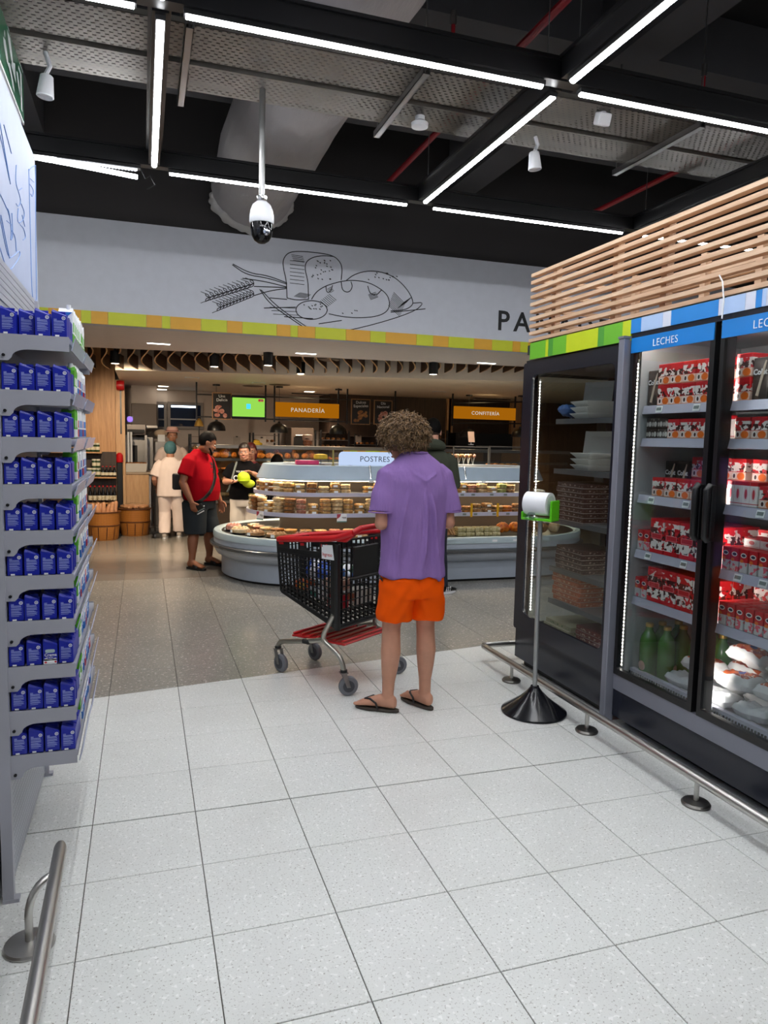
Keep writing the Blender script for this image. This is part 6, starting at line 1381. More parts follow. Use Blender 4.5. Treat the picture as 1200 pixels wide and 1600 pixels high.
for s in (-1, 1):
    bl, br, tr_, tl = c4(s); mb, P, nrm = grid((bl, br, tr_, tl), 15, 11, .0065, 'p', .22)
    mb.build('basket_side', BP, cart, kind='stuff')
    mb = MB()   # solid upper band with two hand holes
    def bq(u0, u1, v0, v1, t_=.006):
        a, b, c, d = P(u0, v0), P(u1, v0), P(u1, v1), P(u0, v1); mb.skin([mb.ring([p+nrm*t_ for p in (a, b, c, d)]), mb.ring([p-nrm*t_ for p in (a, b, c, d)])])
    bq(0, 1, .78, .86); bq(0, .27, .86, 1); bq(.50, .60, .86, 1); bq(.80, 1, .86, 1); bq(.27, .30, .86, .9); bq(.47, .5, .86, .9); bq(0, .22, .0, .78) if False else bq(.0, .10, 0, .80); bq(0, 1, -.05, .03)
    mb.build('basket_band', BP, cart, bevel=.003)
    mb = MB(); bq(.14, .24, .93, .97, .008); bq(.52, .58, .93, .97, .008); bq(.88, .96, .93, .97, .008)
    mb.build('red_insert', M['red_pl'], cart, kind='stuff')
    q = MB(); a = [P(.03, .78), P(.23, .78), P(.23, .96), P(.06, .96)]; q.skin([q.ring([p+nrm*.0068*(1 if s < 0 else -1)*(-1 if nrm.x*s < 0 else 1)*s*-1 for p in a]), q.ring([p+Vector((s*.009, 0, 0)) for p in a])]); lab = q.build('paper_label', WHT, cart)
    if s < 0:
        rgt = (P(.06, .8)-P(.27, .8)).normalized(); upv = Vector((0, 0, 1)); org = P(.218, .82)+Vector((s*.0105, 0, 0))
        text('Ingreso', .032, 'lettering', M['red_pl'], lab, frame(org, rgt, upv), .0004); q = MB(); q.tube([org+Vector((s*.0005, 0, .055)), org+Vector((s*.0005, 0, .07)), org+rgt*.03+Vector((s*.0005, 0, .07))], .003, 5); q.build('emblem', M['dark'], lab)
mb, P, nrm = grid(((-W0*.96, *RB), (W0*.96, *RB), (W0, *RT), (-W0, *RT)), 12, 11, .0065, 'p', .0); mb.build('rear_gate', BP, cart, kind='stuff')
q = MB(); q.box((0, .108, .80), (.26, .012, .20)); q.box((0, .10, .70), (.34, .016, .02)); q.build('child_seat_flap', BP, cart, bevel=.006)
for s in (-1, 1): MB().tube([(s*W0*.96, .112, .40), (s*W0, .112, .93)], .020, 8).build('corner_post', BP, cart)
mb, P, nrm = grid(((-W1*.92, *FB_), (W1*.92, *FB_), (W1, *FT_), (-W1, *FT_)), 10, 8, .0065, 'p', .0); mb.build('basket_front', BP, cart, kind='stuff')
mb, P, nrm = grid(((-W0*.96, *RB), (W0*.96, *RB), (W1*.92, *FB_), (-W1*.92, *FB_)), 10, 12, .008, 'p', .0); mb.build('basket_floor', BP, cart, kind='stuff')
q = MB(); q.tube([(-W0*.97, .11, .415), (W0*.97, .11, .415)], .016, 8); q.build('rear_sill', BP, cart)
rim = [(-W0-.012, -.02, 1.015), (-W0-.012, .06, .985), (-W0-.008, .14, .962), (-W1-.014, .66, .898), (-W1+.02, .735, .888), (0, .755, .884), (W1-.02, .735, .888), (W1+.014, .66, .898), (W0+.008, .14, .962), (W0+.012, .06, .985), (W0+.012, -.02, 1.015)]
P_ = [Vector(p) for p in rim]
for _ in range(2):
    Q = [P_[0]]
    for a, b in zip(P_, P_[1:]): Q += [a*.75+b*.25, a*.25+b*.75]
    P_ = Q+[P_[-1]]
MB().tube(P_, .0195, 10).build('red_rim', M['red_pl'], cart)
for s in (-1, 1):
    q = MB(); q.skin([q.ring([(s*(W0+.004+k), y, z) for y, z in ((.20, .955), (.10, .95), (.04, .95), (-.03, 1.0), (-.02, 1.03), (.06, 1.0))]) for k in (-.012, .014)]); q.build('rim_bracket', M['red_pl'], cart, bevel=.004)
MB().tube([(-W0-.012, -.02, 1.015), (-W0+.01, -.055, 1.04), (0, -.06, 1.046), (W0-.01, -.055, 1.04), (W0+.012, -.02, 1.015)], .019, 12).build('handle', M['red_pl'], cart)
# tubular under-frame
def cpx(x, y): return (400+x/3.75, 780+y/3.75)
for s in (-1, 1):
    A = -.268
    L_ = [cside(A, *cpx(*p)) for p in ((455, 680), (430, 730), (402, 780), (392, 815), (410, 845), (450, 880), (485, 915), (508, 965), (514, 1010))]
    L_ = [Vector((s*abs(v.x), v.y, v.z)) for v in L_]; P_ = L_
    for _ in range(2):
        Q = [P_[0]]
        for a, b in zip(P_, P_[1:]): Q += [a*.75+b*.25, a*.25+b*.75]
        P_ = Q+[P_[-1]]
    MB().tube(P_, .0165, 12).build('rear_leg', TUBE, cart)
    F_ = [cside(-.265, *cpx(392, 825))]+[cside(a, *cpx(*p)) for a, p in ((-.25, (300, 832)), (-.20, (190, 832)), (-.18, (150, 832)), (-.172, (132, 850)), (-.172, (130, 868)))]
    F_ = [Vector((s*abs(v.x), v.y, v.z)) for v in F_]; P_ = F_
    for _ in range(2):
        Q = [P_[0]]
        for a, b in zip(P_, P_[1:]): Q += [a*.75+b*.25, a*.25+b*.75]
        P_ = Q+[P_[-1]]
    MB().tube(P_, .0165, 12).build('side_tube', TUBE, cart)
    MB().box(tuple(F_[1]), (.045, .06, .03)).build('black_clamp', BP, cart, bevel=.006)
    for k, (e, turn) in enumerate(((L_[-1], .9), (F_[-1], -.1))):
        ca = MB(); x, y, z = e; wz = .061
        ca.cyl((x, y, z-.006), (x, y, z+.012), .022, n=16); ca.build('swivel_collar', BP, cart)
        cw = (x+.03*math.sin(turn)*0, y-.028, wz) if k else (x+.02, y-.018, wz)
        ax = Vector((math.cos(turn), math.sin(turn), 0)); fr_ = Vector((-ax.y, ax.x, 0)); c = Vector((x, y, 0))-fr_*.03+Vector((0, 0, wz))
        w = MB(); Rm = Matrix((fr_, Vector((0, 0, 1)), ax)).transposed(); w.lathe([(.012, -.017), (.045, -.018), (.057, -.014), (.061, -.006), (.061, .006), (.057, .014), (.045, .018), (.012, .017)], 28, c, M=Rm); wo = w.build('wheel', WG, cart)
        h = MB(); h.lathe([(.036, -.0195), (.036, .0195)], 24, c, M=Rm); h.build('hub', WD, wo)
        f = MB()
        for sd in (-1, 1):
            o_ = c+ax*(sd*.024); T_ = [o_+fr_*.012+Vector((0, 0, -.006)), o_-fr_*.012+Vector((0, 0, -.006)), Vector((x, y, 0))+ax*(sd*.024)-fr_*.016+Vector((0, 0, z-.008)), Vector((x, y, 0))+ax*(sd*.024)+fr_*.016+Vector((0, 0, z-.008))]
            f.skin([f.ring([p+ax*.002 for p in T_]), f.ring([p-ax*.002 for p in T_])])
        f.box((x, y, z-.006), (.05, .05, .004), rz=turn); f.build('caster_fork', M['zinc'], cart, kind='stuff')
yr = L_[2].y; zr = L_[2].z
MB().tube([(-.262, yr, zr), (.262, yr, zr)], .012, 10).build('cross_tube', TUBE, cart)
q = MB(); zt = F_[1].z; q.skin([q.ring([(sx*a_, f_, zt+dz+z_) for sx, a_, f_, z_ in ((-1, .235, .08, .03), (1, .235, .08, .03), (1, .17, .58, -.01), (-1, .17, .58, -.01))]) for dz in (-.012, .002)]); q.build('lower_tray', M['red_pl'], cart, bevel=.005)
for k in range(7):
    u = k/6; a_ = .23-.06*u; f_ = .10+.46*u; MB().bx(-a_, a_, f_-.010, f_+.010, zt+.036-.04*u, zt+.050-.04*u).build('tray_rib', M['red_pl'], cart, bevel=.004)
# shopping in the cart
ITM = [('drink_bottle', (40, 84, 190), 'blue'), ('drink_bottle', (226, 230, 236), 'white'), ('drink_bottle', (30, 110, 70), 'green')]
def cpos(a, f_, z): return CO+CR*a+CF*f_+Vector((0, 0, z))
def floor_z(f_): return .425+(f_-.115)*(.14/.53)+.012
def cbottle(a, f_, lay, colr, capc, lb, r=.04, h=.22):
    p = cpos(a, f_, floor_z(f_)+r+lay*.082+.075); o = empty('drink_bottle', tuple(p), 0, lb, 'bottle', 'bottles in the cart'); Rm = Matrix.Rotation(PI/2, 3, 'X')
    MB().lathe([(r*.9, -h/2), (r, -h/2+.01), (r, h*.15), (r*.45, h*.38), (r*.4, h*.45)], 18, M=Rm).build('bottle_body', mat('bottle_'+lb.split()[0], colr, .3), o); MB().lathe([(r*.44, h*.45), (r*.44, h*.53)], 14, M=Rm).build('cap', mat('cap_'+lb.split()[0], capc, .4), o); MB().lathe([(r*1.01, -h*.3), (r*1.01, h*.02)], 18, M=Rm, cap0=False, cap1=False).build('bottle_label', mat('lbl_'+lb.split()[0], (226, 226, 230), .4), o)
    o.rotation_euler = (0, 0, CANG+random.uniform(-.5, .5))
def cpack(a, f_, lay, d, c, nm, lb, lab=(230, 230, 232)):
    p = cpos(a, f_, floor_z(f_)+lay*.082+.045); o = empty(nm, tuple(p), CANG+random.uniform(-.3, .3), lb, 'package', 'packages in the cart'); MB().box((0, 0, d[2]/2), d).build('wrapper', mat('wrap_'+lb.replace(' ', '_')[:18], c, .35, var=.25, vs=30), o, bevel=min(d)*.2, seg=2); MB().box((-.001, 0, d[2]/2), (d[0]+.003, d[1]*.5, d[2]*.5)).build('printed_label', mat('plab_'+lb.replace(' ', '_')[:18], lab, .5), o)
cpack(-.16, .20, 0, (.09, .12, .09), (190, 30, 44), 'food_pack', 'red food pack at the rear bottom of the cart')
cpack(.05, .20, 0, (.14, .12, .10), (226, 220, 210), 'food_pack', 'cream food pack in the middle rear of the cart', (190, 120, 90))
cpack(-.15, .36, 0, (.10, .13, .07), (220, 226, 228), 'food_pack', 'pale food pack along the left side of the cart', (60, 140, 120))
cpack(-.13, .50, 0, (.10, .10, .06), (206, 92, 40), 'food_pack', 'orange snack pack near the front of the cart', (240, 200, 80))
cpack(.06, .40, 0, (.16, .16, .08), (236, 236, 238), 'food_pack', 'white carton lying in the middle of the cart', (40, 80, 170))
cpack(-.12, .24, 1.25, (.11, .15, .07), (206, 170, 150), 'food_pack', 'pinkish bread pack on top of the goods in the cart', (230, 216, 200))
cbottle(-.13, .37, 1, (44, 84, 184), (220, 226, 240), 'blue bottle lying on top of the packs in the cart')
cbottle(-.03, .30, 1.1, (206, 214, 222), (40, 90, 180), 'milky bottle lying in the middle of the cart')
cbottle(.08, .27, 1.3, (30, 104, 66), (230, 230, 230), 'green bottle lying at the right of the cart goods')
cbottle(-.04, .44, 1.0, (30, 70, 160), (200, 60, 50), 'navy bottle lying toward the front of the cart')
cpack(-.10, .28, 2.0, (.09, .11, .05), (60, 120, 200), 'food_pack', 'blue topped tub pack crowning the goods in the cart')

# ================================================================== PEOPLE
def skin_mat(name, c, hair=0):
    t = NT(name); n = t.noise(t.coord('Object'), 26, 4.0); col = t.mix(n, tuple(x*.86 for x in lin(c)[:3])+(1,), tuple(min(1, x*1.1) for x in lin(c)[:3])+(1,)); t.bump(t.noise(t.coord('Object'), 220, 2.0), .08, .002)
    return t.fin(col, .52, Subsurface_Weight=.06, Subsurface_Radius=(.01, .005, .003))
def V3(*a): return Vector(a)
def rotm(yaw=0, pitch=0, roll=0):
    """yaw turns to the left, pitch nods down, roll tilts to the right"""
    return Matrix.Rotation(yaw, 3, 'Z') @ Matrix.Rotation(-pitch, 3, 'X') @ Matrix.Rotation(roll, 3, 'Y')
def head_shell(mb, c, R, s=1.0, fat=1.0):
    def E(p, r): mb.ell(c+R @ (Vector(p)*s), (r[0]*s, r[1]*s, r[2]*s), 20, 14, R)
    E((0, -.005, .022), (.076, .096, .100)); E((0, .034, -.042), (.060*fat, .061, .078)); E((0, .058, -.098), (.034*fat, .034, .024)); E((0, .082, .022), (.050, .018, .012))
    if fat > 1: E((0, .035, -.085), (.058*fat, .05, .04))
    for sx in (-1, 1):
        E((sx*.078, -.010, -.016), (.011, .022, .034)); E((sx*.080, -.018, -.008), (.009, .020, .026)); E((sx*.036, .070, -.036), (.022*fat, .020, .022))
    mb.limb([c+R @ (V3(0, .088, .008)*s), c+R @ (V3(0, .106, -.034)*s)], [.009*s, .0145*s], 10); E((.012, .098, -.036), (.009, .012, .008)); E((-.012, .098, -.036), (.009, .012, .008))
    E((0, .091, -.066), (.022, .011, .007)); E((0, .090, -.077), (.019, .011, .007))
def face_parts(par, c, R, s, brow, lip, smile=0, iris=(50, 32, 22)):
    W_, I_ = mat('eye_white', (224, 220, 214), .25) if 'eye_white' not in bpy.data.materials else bpy.data.materials['eye_white'], mat('eye_iris', iris, .2) if 'eye_iris' not in bpy.data.materials else bpy.data.materials['eye_iris']
    for sx in (-1, 1):
        e = MB().ell(c+R @ (V3(sx*.031, .082, -.002)*s), (.0145*s, .012*s, .0075*s), 12, 8, R).build('eye', W_, par); MB().ell(c+R @ (V3(sx*.031, .0925, -.002)*s), (.0055*s, .003*s, .006*s), 10, 6, R).build('iris', I_, e)
        MB().tube([c+R @ (V3(sx*(.014+.011*k), .097-.0045*k-.0012*k*k, .018+.004*math.sin(k*.9))*s) for k in range(4)], [.003*s, .0045*s, .004*s, .002*s], 6).build('eyebrow', brow, par)
    pts = [c+R @ (V3(.024*k, .1035-.008*k*k, -.0715+(.009*smile)*k*k)*s) for k in (-1, -.5, 0, .5, 1)]
    MB().tube(pts, [.003*s, .006*s, .007*s, .006*s, .003*s], 8, flat=.9).build('lips', lip, par)
    if smile: MB().tube([p+R @ V3(0, .0035, .0005) for p in pts[1:4]], [.002, .0032, .002], 6).build('teeth', W_, par)
def hand(mb, w, d, n, ts, s=1.0, curl=.35, spread=.05):
    """w wrist, d direction, n palm normal, ts +1/-1 side on which the thumb leaves"""
    d = Vector(d).normalized(); n = Vector(n); n = (n-d*n.dot(d)).normalized(); sd = d.cross(n).normalized()
    w = Vector(w); secs = []
    for q, hw_, ht in ((-.012, .022, .018), (.012, .027, .018), (.04, .036, .0165), (.07, .041, .0145), (.088, .040, .0125), (.096, .036, .009)): secs.append((w+d*q*s, hw_*s, ht*s, sd, n))
    mb.loft(secs, 16, p=2.4)
    for i in range(4):
        off = (-.0305+.0205*i)*-ts; L = (.074, .082, .076, .058)[i]*s; p = w+d*(.088-.006*abs(i-1.2))*s+sd*off*s; a = curl*.5; dd = (d+sd*off*spread*8).normalized(); P = [p-dd*.02*s, p]; Rr = [.0095*s, .0092*s]
        for k, fr_ in enumerate((.45, .32, .27)):
            q = dd*math.cos(a)+n*math.sin(a); P.append(P[-1]+q*L*fr_); Rr.append((.0086, .0078, .0066)[k]*s); a += curl*(1.0, .8, .5)[k]
        mb.limb(P, Rr, 10)
    p = w+d*.02*s+sd*.026*ts*s; t1 = (d*.62+sd*ts*.72+n*.35).normalized(); t2 = (d*.85+sd*ts*.35+n*(.35+curl*.4)).normalized(); t3 = (d*.9+sd*ts*.05+n*(.4+curl*.5)).normalized()
    q1 = p+t1*.045*s; q2 = q1+t2*.034*s; q3 = q2+t3*.026*s; mb.limb([p, q1, q2, q3], [.0155*s, .0125*s, .0105*s, .0085*s], 10)
def foot(mb, ank, yaw, s=1.0, toes=True, sole=.0):
    R = Matrix.Rotation(yaw, 3, 'Z'); a = Vector(ank); g = lambda x, y, z: Vector((a.x, a.y, sole))+R @ Vector((x*s, y*s, z*s)); Rx = R @ V3(1, 0, 0); 
    mb.loft([(g(0, -.055, .035), .010*s, .018*s, Rx, V3(0, 0, 1)), (g(0, -.045, .038), .029*s, .034*s, Rx, V3(0, 0, 1)), (g(0, -.01, .046), .035*s, .043*s, Rx, V3(0, 0, 1)), (g(0, .05, .041), .036*s, .037*s, Rx, V3(0, 0, 1)), (g(0, .10, .030), .041*s, .027*s, Rx, V3(0, 0, 1)), (g(0, .145, .021), .046*s, .019*s, Rx, V3(0, 0, 1)), (g(0, .165, .017), .040*s, .013*s, Rx, V3(0, 0, 1))], 16, p=2.3)
    if toes:
        for k in range(5):
            x = -.034+.0175*k; L = (.042, .038, .034, .028, .022)[k]
            if yaw is not None: pass
            mb.limb([g(x*toes, .150, .017), g(x*toes*1.04, .150+L, .014)], [.0105*s, (.0115 if k == 0 else .0088)*s], 10)
def leg(mb, hip, knee, ank, k=1.0):
    h, n, a = Vector(hip), Vector(knee), Vector(ank); d = (a-n)
    back = V3(0, -1, 0)
    mb.limb([h, h*.5+n*.5, h*.15+n*.85, n], [.088*k, .076*k, .058*k, .054*k], 18)
    mb.limb([n, n+d*.18+back*.008, n+d*.34+back*.014, n+d*.55+back*.008, n+d*.78, a], [.054*k, .055*k, .0585*k, .050*k, .037*k, .034*k], 18)
def arm(mb, sh, el, wr, k=1.0):
    s, e, w = Vector(sh), Vector(el), Vector(wr); d = w-e
    mb.limb([s*.95+e*.05, s*.55+e*.45, s*.1+e*.9, e], [.040*k, .043*k, .039*k, .038*k], 14); mb.limb([e, e+d*.25, e+d*.6, w], [.039*k, .041*k, .034*k, .026*k], 14)
def folds(amp, kx=26, seed=0, zlo=0, zhi=3, diag=.5):
    def f(co, no):
        x, y, z = co[:, 0], co[:, 1], co[:, 2]
        an = np.arctan2(y, x); w_ = np.clip((zhi-z)/(zhi-zlo), 0, 1)
        d = np.sin(an*7+z*3+seed+1.5*np.sin(z*6+seed))*.5+np.sin(an*13-z*5+seed*2)*.3+np.sin((x*diag+z)*kx+np.sin(an*3)*2+seed)*.35
        return co+no*(d*amp*(.35+.65*w_))[:, None]
    return f
def torso_skin(mb, z0, z1, hx=.13, hy=.09): mb.loft([((0, 0, z0), hx*.9, hy), ((0, 0, (z0+z1)/2), hx, hy), ((0, -.01, z1-.09), hx, hy*.9), ((0, -.005, z1-.02), hx*.6, hy*.7), ((0, .0, z1), .05, .05)], 20)
def hair_cap(par, c, R, s, m, hl=.055, back=-.075, grow=1.06, side=.0, disp=.0012, seed=1):
    mb = MB(); mb.ell((0, -.010, .026), (.080*grow, .101*grow, .104*grow), 40, 28)
    keep = []
    for f in mb.f:
        ctr = sum((Vector(mb.v[i]) for i in f), Vector())/len(f)
        y = ctr.y
        lim = hl if y > .045 else (hl+(side-hl)*min(1, (.045-y)/.05) if y > -.005 else side+(back-side)*min(1, (-.005-y)/.05))
        if ctr.z > lim: keep.append(f)
    mb.f = keep; mb.m = [0]*len(keep)
    mb.v = [tuple(c+R @ (Vector(p)*(1+disp*10*noise.noise(Vector(p)*40+Vector((seed, 0, 0))))*s)) for p in mb.v]
    return mb.build('hair', m, par)
def sole_flip(par, ank, yaw, m, s=1.0, th=.018, strap=None, nm='flip_flop', sx=1):
    R = Matrix.Rotation(yaw, 3, 'Z'); a = Vector((ank[0], ank[1], 0)); pts = []
    for k in range(28):
        t_ = 2*PI*k/28; y = .065+.137*math.sin(t_); wd = (.047 if y > .09 else .036)*(1-.0*t_); pts.append((wd*math.copysign(abs(math.cos(t_))**.8, math.cos(t_)), y))
    mb = MB(); mb.skin([mb.ring([a+R @ V3(x*s, y*s, z) for x, y in pts]) for z in (.001, th)]); o = mb.build(nm, m, par, bevel=.003)
    if strap:
        q = MB(); top = a+R @ V3(-.018*sx*s, .135*s, th+.02)
        for sg in (-1, 1): q.tube([a+R @ V3(sg*.043*s, .045*s, th), a+R @ V3(sg*.043*s, .06*s, th+.035), a+R @ V3(sg*.030*s, .10*s, th+.052), a+R @ V3(-.010*sx*s, .138*s, th+.042), top, a+R @ V3(-.018*sx*s, .147*s, th-.004)], .0062, 8)
        q.build('strap', strap, o)
    return o
# ---------------------------------------------------------------- shopper in purple
p = empty('person', (1.648, .815, 0), 0, 'curly-haired person in purple T-shirt and orange shorts standing at the cart', 'person')
SK1 = skin_mat('skin_fair_tan', (196, 142, 116)); body = MB()
hd = V3(-.05, .075, 1.57); HR = rotm(.45, .38); YL, YR = .92, .38
legs = (((-.088, .0, .86), (-.108, .025, .50), (-.112, .045, .085), YL), ((.088, .0, .86), (.105, .035, .50), (.118, .045, .085), YR))
for h, k, a, yw in legs: leg(body, h, k, a, .98); foot(body, a, yw, .98, 1 if h[0] < 0 else -1, .019)
torso_skin(body, .85, 1.46, .12, .085)
for sx in (-1, 1):
    el = (sx*.200, -.035, 1.105); wr = (sx*.10, .20, 1.13); arm(body, (sx*.165, -.01, 1.39), el, wr, .98); hand(body, wr, (-sx*.55, .8, .25), (-sx*.6, -.3, .7), 1 if sx < 0 else -1, .98, .55)
body.limb([(-.012, -.005, 1.42), (-.02, .02, 1.50), hd+HR @ V3(0, -.02, -.05)], [.062, .058, .058], 16); head_shell(body, hd, HR, .98)
smoothed(body, 'body', SK1, .0052, 3, parent=p)
face_parts(p, hd, HR, .98, mat('brow_brown', (92, 70, 50), .8), mat('lip_rose', (170, 96, 88), .5))
t = NT('purple_cotton'); co = t.coord('Object'); n_ = t.noise(co, 9, 3.0); t.bump(t.noise(t.mapping(co, (9, 9, 2)), 5.0, 4.0), .35, .02); PUR = t.fin(t.mix(n_, lin((130, 100, 157)), lin((144, 113, 172))), .9, spec=.15)
sh = MB(); sh.loft([((0, .0, .806), .190, .146), ((0, 0, .90), .184, .138), ((0, 0, 1.02), .186, .132), ((0, -.003, 1.14), .192, .130), ((0, -.008, 1.26), .197, .125), ((0, -.012, 1.34), .196, .116), ((0, -.012, 1.40), .176, .100), ((0, -.008, 1.445), .135, .082), ((0, -.002, 1.475), .095, .072), ((0, .004, 1.492), .074, .066)], 40, p=2.35)
for sx in (-1, 1):
    P_ = [V3(sx*.115, -.01, 1.395), V3(sx*.152, -.015, 1.36), V3(sx*.182, -.025, 1.26), V3(sx*.197, -.032, 1.165)]; sh.tube(P_, [.060, .072, .072, .076], 24)
def pf(co, no):
    x, y, z = co[:, 0], co[:, 1], co[:, 2]; inT = (np.abs(x) < .17); w_ = np.clip((1.42-z)/.45, 0, 1)
    d = np.sin(x*47+np.sin(z*4.2)*1.6+z*3)*.0042*w_+np.sin(x*83-z*9+1+np.sin(z*9))*.0024*w_+np.sin(x*21+z*14)*.003*w_+np.sin((z*1.0+x*.9)*36+1.2+np.sin(x*22))*.0026*np.clip((z-1.0)/.3, 0, 1)+np.sin((z-x*.7)*55)*.0014*np.clip((1.05-z)/.2, 0, 1)
    back = np.exp(-((x-.012-.015*np.sin(z*7))/.010)**2)*.021*np.clip((1.30-z)/.1, 0, 1)*np.clip((z-.85)/.1, 0, 1)*(y < 0)+np.exp(-((x-.09+.12*(z-1.0))/.010)**2)*.020*np.clip((1.28-z)/.1, 0, 1)*(y < 0)
    back = back+(np.exp(-((x+.07-.05*np.sin(z*4+1))/.010)**2)*.015+np.exp(-((x-.055+.03*np.sin(z*5))/.009)**2)*.014)*np.clip((1.32-z)/.1, 0, 1)*np.clip((z-.84)/.1, 0, 1)*(y < 0)
    vf = np.exp(-((z-1.345-.6*np.abs(x-.02))/.011)**2)*.0055*(np.abs(x-.02) < .07)*(y < 0)
    return co+no*(d+back+vf)[:, None]
so = smoothed(sh, 'shirt', PUR, .0075, 3, pf, parent=p)
MB().tube([(.070*math.cos(a), .004+.063*math.sin(a), 1.490+.008*(-math.sin(a))) for a in [2*PI*k/36 for k in range(36)]], .0075, 8, closed=True).build('collar', PUR, so)
for sx in (-1, 1):
    c_ = V3(sx*.197, -.032, 1.170); q = MB(); q.tube([c_+V3(.0745*math.cos(a), .0745*math.sin(a), 0) for a in [2*PI*k/32 for k in range(32)]], .0035, 6, closed=True); q.build('sleeve_hem', PUR, so)
ORA = mat('orange_shorts', (240, 86, 0), .75, var=.08, vs=10, bump=.2, bs=25, spec=.12)
sr = MB(); sr.loft([((0, 0, .90), .152, .108), ((0, -.004, .825), .168, .124), ((0, -.006, .74), .178, .134), ((0, -.002, .69), .178, .128)], 36, p=2.4)
for sx in (-1, 1): sr.loft([((sx*.082, -.002, .80), .095, .125), ((sx*.090, -.002, .70), .097, .122), ((sx*.097, .004, .62), .098, .112), ((sx*.099, .01, .553), .099, .106)], 28, p=2.3)
def of(co, no):
    x, y, z = co[:, 0], co[:, 1], co[:, 2]; d = np.sin((np.abs(x)*1.3+z)*46+np.sin(x*30))*.0028+np.sin((z-np.abs(x)*.6)*70)*.0014; seam = -np.exp(-(x/.006)**2)*.006*(z > .70)
    return co+no*(d+seam)[:, None]
s_o = smoothed(sr, 'shorts', ORA, .007, 3, of, parent=p); MB().prism([(-.191, .79), (-.186, .80), (-.178, .775)], -.02, .0, 'y').build('pocket_corner', M['dark'], s_o)
FFB = mat('flip_flop_brown', (58, 50, 42), .6); FFS = mat('flip_flop_strap', (26, 24, 24), .45)
for h, k, a, yw in legs: sole_flip(p, a, yw, FFB, .98, .019, FFS, sx=1 if h[0] < 0 else -1)
# curls
t = NT('curly_hair'); n_ = t.noise(t.coord('Object'), 60, 3.0); HAIR = t.fin(t.mix(t.ramp(n_, .3, .75), lin((50, 36, 25)), lin((150, 118, 82))), .5, spec=.3)
hb = MB(); hc = hd+V3(-.005, -.035, .035)
hb.ell(hc, (.127, .122, .100), 32, 22); hb.ell(hc+V3(-.035, -.015, -.03), (.10, .10, .072), 24, 16); hb.ell(hc+V3(.04, -.01, -.03), (.09, .10, .072), 24, 16)
def cutface(co, no): return co+no*(.006*np.sin(co[:, 0]*140)*np.sin(co[:, 1]*150)*np.sin(co[:, 2]*130))[:, None]
ho = smoothed(hb, 'hair', HAIR, .010, 1, cutface, parent=p)
rc = random.Random(9); cm = MB()
for k in range(1500):
    u = rc.uniform(-1, 1); th = rc.uniform(0, 2*PI); q_ = math.sqrt(1-u*u); n3 = V3(q_*math.cos(th), q_*math.sin(th), u)
    loc = HR.inverted() @ n3
    if loc.y > .55 and loc.z < .35: continue
    if n3.z < -.66: continue
    base = hc+V3(n3.x*.122, n3.y*.116, n3.z*(.096 if n3.z > 0 else .105)); t1 = n3.cross(V3(rc.uniform(-1, 1), rc.uniform(-1, 1), rc.uniform(-1, 1))).normalized(); t2 = n3.cross(t1); L = rc.uniform(.022, .052); r_ = rc.uniform(.005, .011); drop = V3(0, 0, -rc.uniform(.0, .03)); turns = rc.uniform(1.0, 2.2); ph = rc.uniform(0, 6)
    lean = (t1*rc.uniform(-.5, .5)+V3(0, 0, -.25)).normalized()*.5
    P_ = [base+(n3+lean).normalized()*(L*j/8)+t1*(r_*math.cos(ph+turns*2*PI*j/8))+t2*(r_*math.sin(ph+turns*2*PI*j/8))+drop*(j/8)**2 for j in range(9)]
    cm.tube(P_, [.0032, .0036, .0036, .0034, .0033, .003, .0026, .002, .0012], 4, caps=False)
cm.build('curls', HAIR, ho, smooth=180, kind='stuff')
# ---------------------------------------------------------------- man in red
def shirt(par, name, secs, arms, m, voxel=.010, amp=.0035, seed=1, zr=(.8, 1.4)):
    mb = MB(); mb.loft(secs, 36, p=2.3)
    for P_, r_ in arms: mb.tube([Vector(q) for q in P_], r_, 22)
    return smoothed(mb, name, m, voxel, 3, folds(amp, 26, seed, *zr), parent=par)
def az(deg): return -math.radians(deg)
p2 = empty('person', (.835, 5.90, 0), az(125), 'heavyset person in red T-shirt and dark shorts looking down beside the island', 'person')
SK2 = skin_mat('skin_brown', (144, 90, 62)); b = MB(); hd2 = V3(.02, .13, 1.485); HR2 = rotm(.75, .38); K = 1.12
lg = (((.10, .0, .78), (.14, .03, .46), (.20, .02, .085), -.2), ((-.10, .0, .78), (-.13, .08, .45), (-.15, .05, .085), -.15))
for h, k, a, yw in lg: leg(b, h, k, a, 1.1); foot(b, a, yw, 1.0, -1 if h[0] > 0 else 1, .024)
torso_skin(b, .8, 1.36, .14, .11); arm(b, (.20, -.01, 1.29), (.285, -.04, 1.02), (.262, .06, .80), 1.15); hand(b, (.262, .06, .80), (-.1, .25, -.95), (-.95, .0, .1), 1, 1.0, .8)
arm(b, (-.20, .0, 1.29), (-.275, .03, 1.02), (-.27, .13, .78), 1.15); hand(b, (-.27, .13, .78), (.05, .25, -.95), (.95, .2, .1), -1, 1.0, .35)
b.limb([(0, .01, 1.33), (.0, .05, 1.40), hd2+HR2 @ V3(0, -.005, -.06)], [.058, .058, .060], 16); head_shell(b, hd2, HR2, .98, 1.08); smoothed(b, 'body', SK2, .0062, 3, parent=p2)
BLH = mat('black_hair', (14, 12, 11), .6, var=.3, vs=40, spec=.06); face_parts(p2, hd2, HR2, .98, BLH, mat('lip_brown', (128, 74, 62), .5)); hair_cap(p2, hd2, HR2, .98, BLH, .065, -.05, 1.05, .035); hair_cap(p2, hd2, HR2, .98, mat('short_sides', (40, 29, 25), .7, spec=.1), .060, -.07, 1.012, -.005)
bd = MB(); 
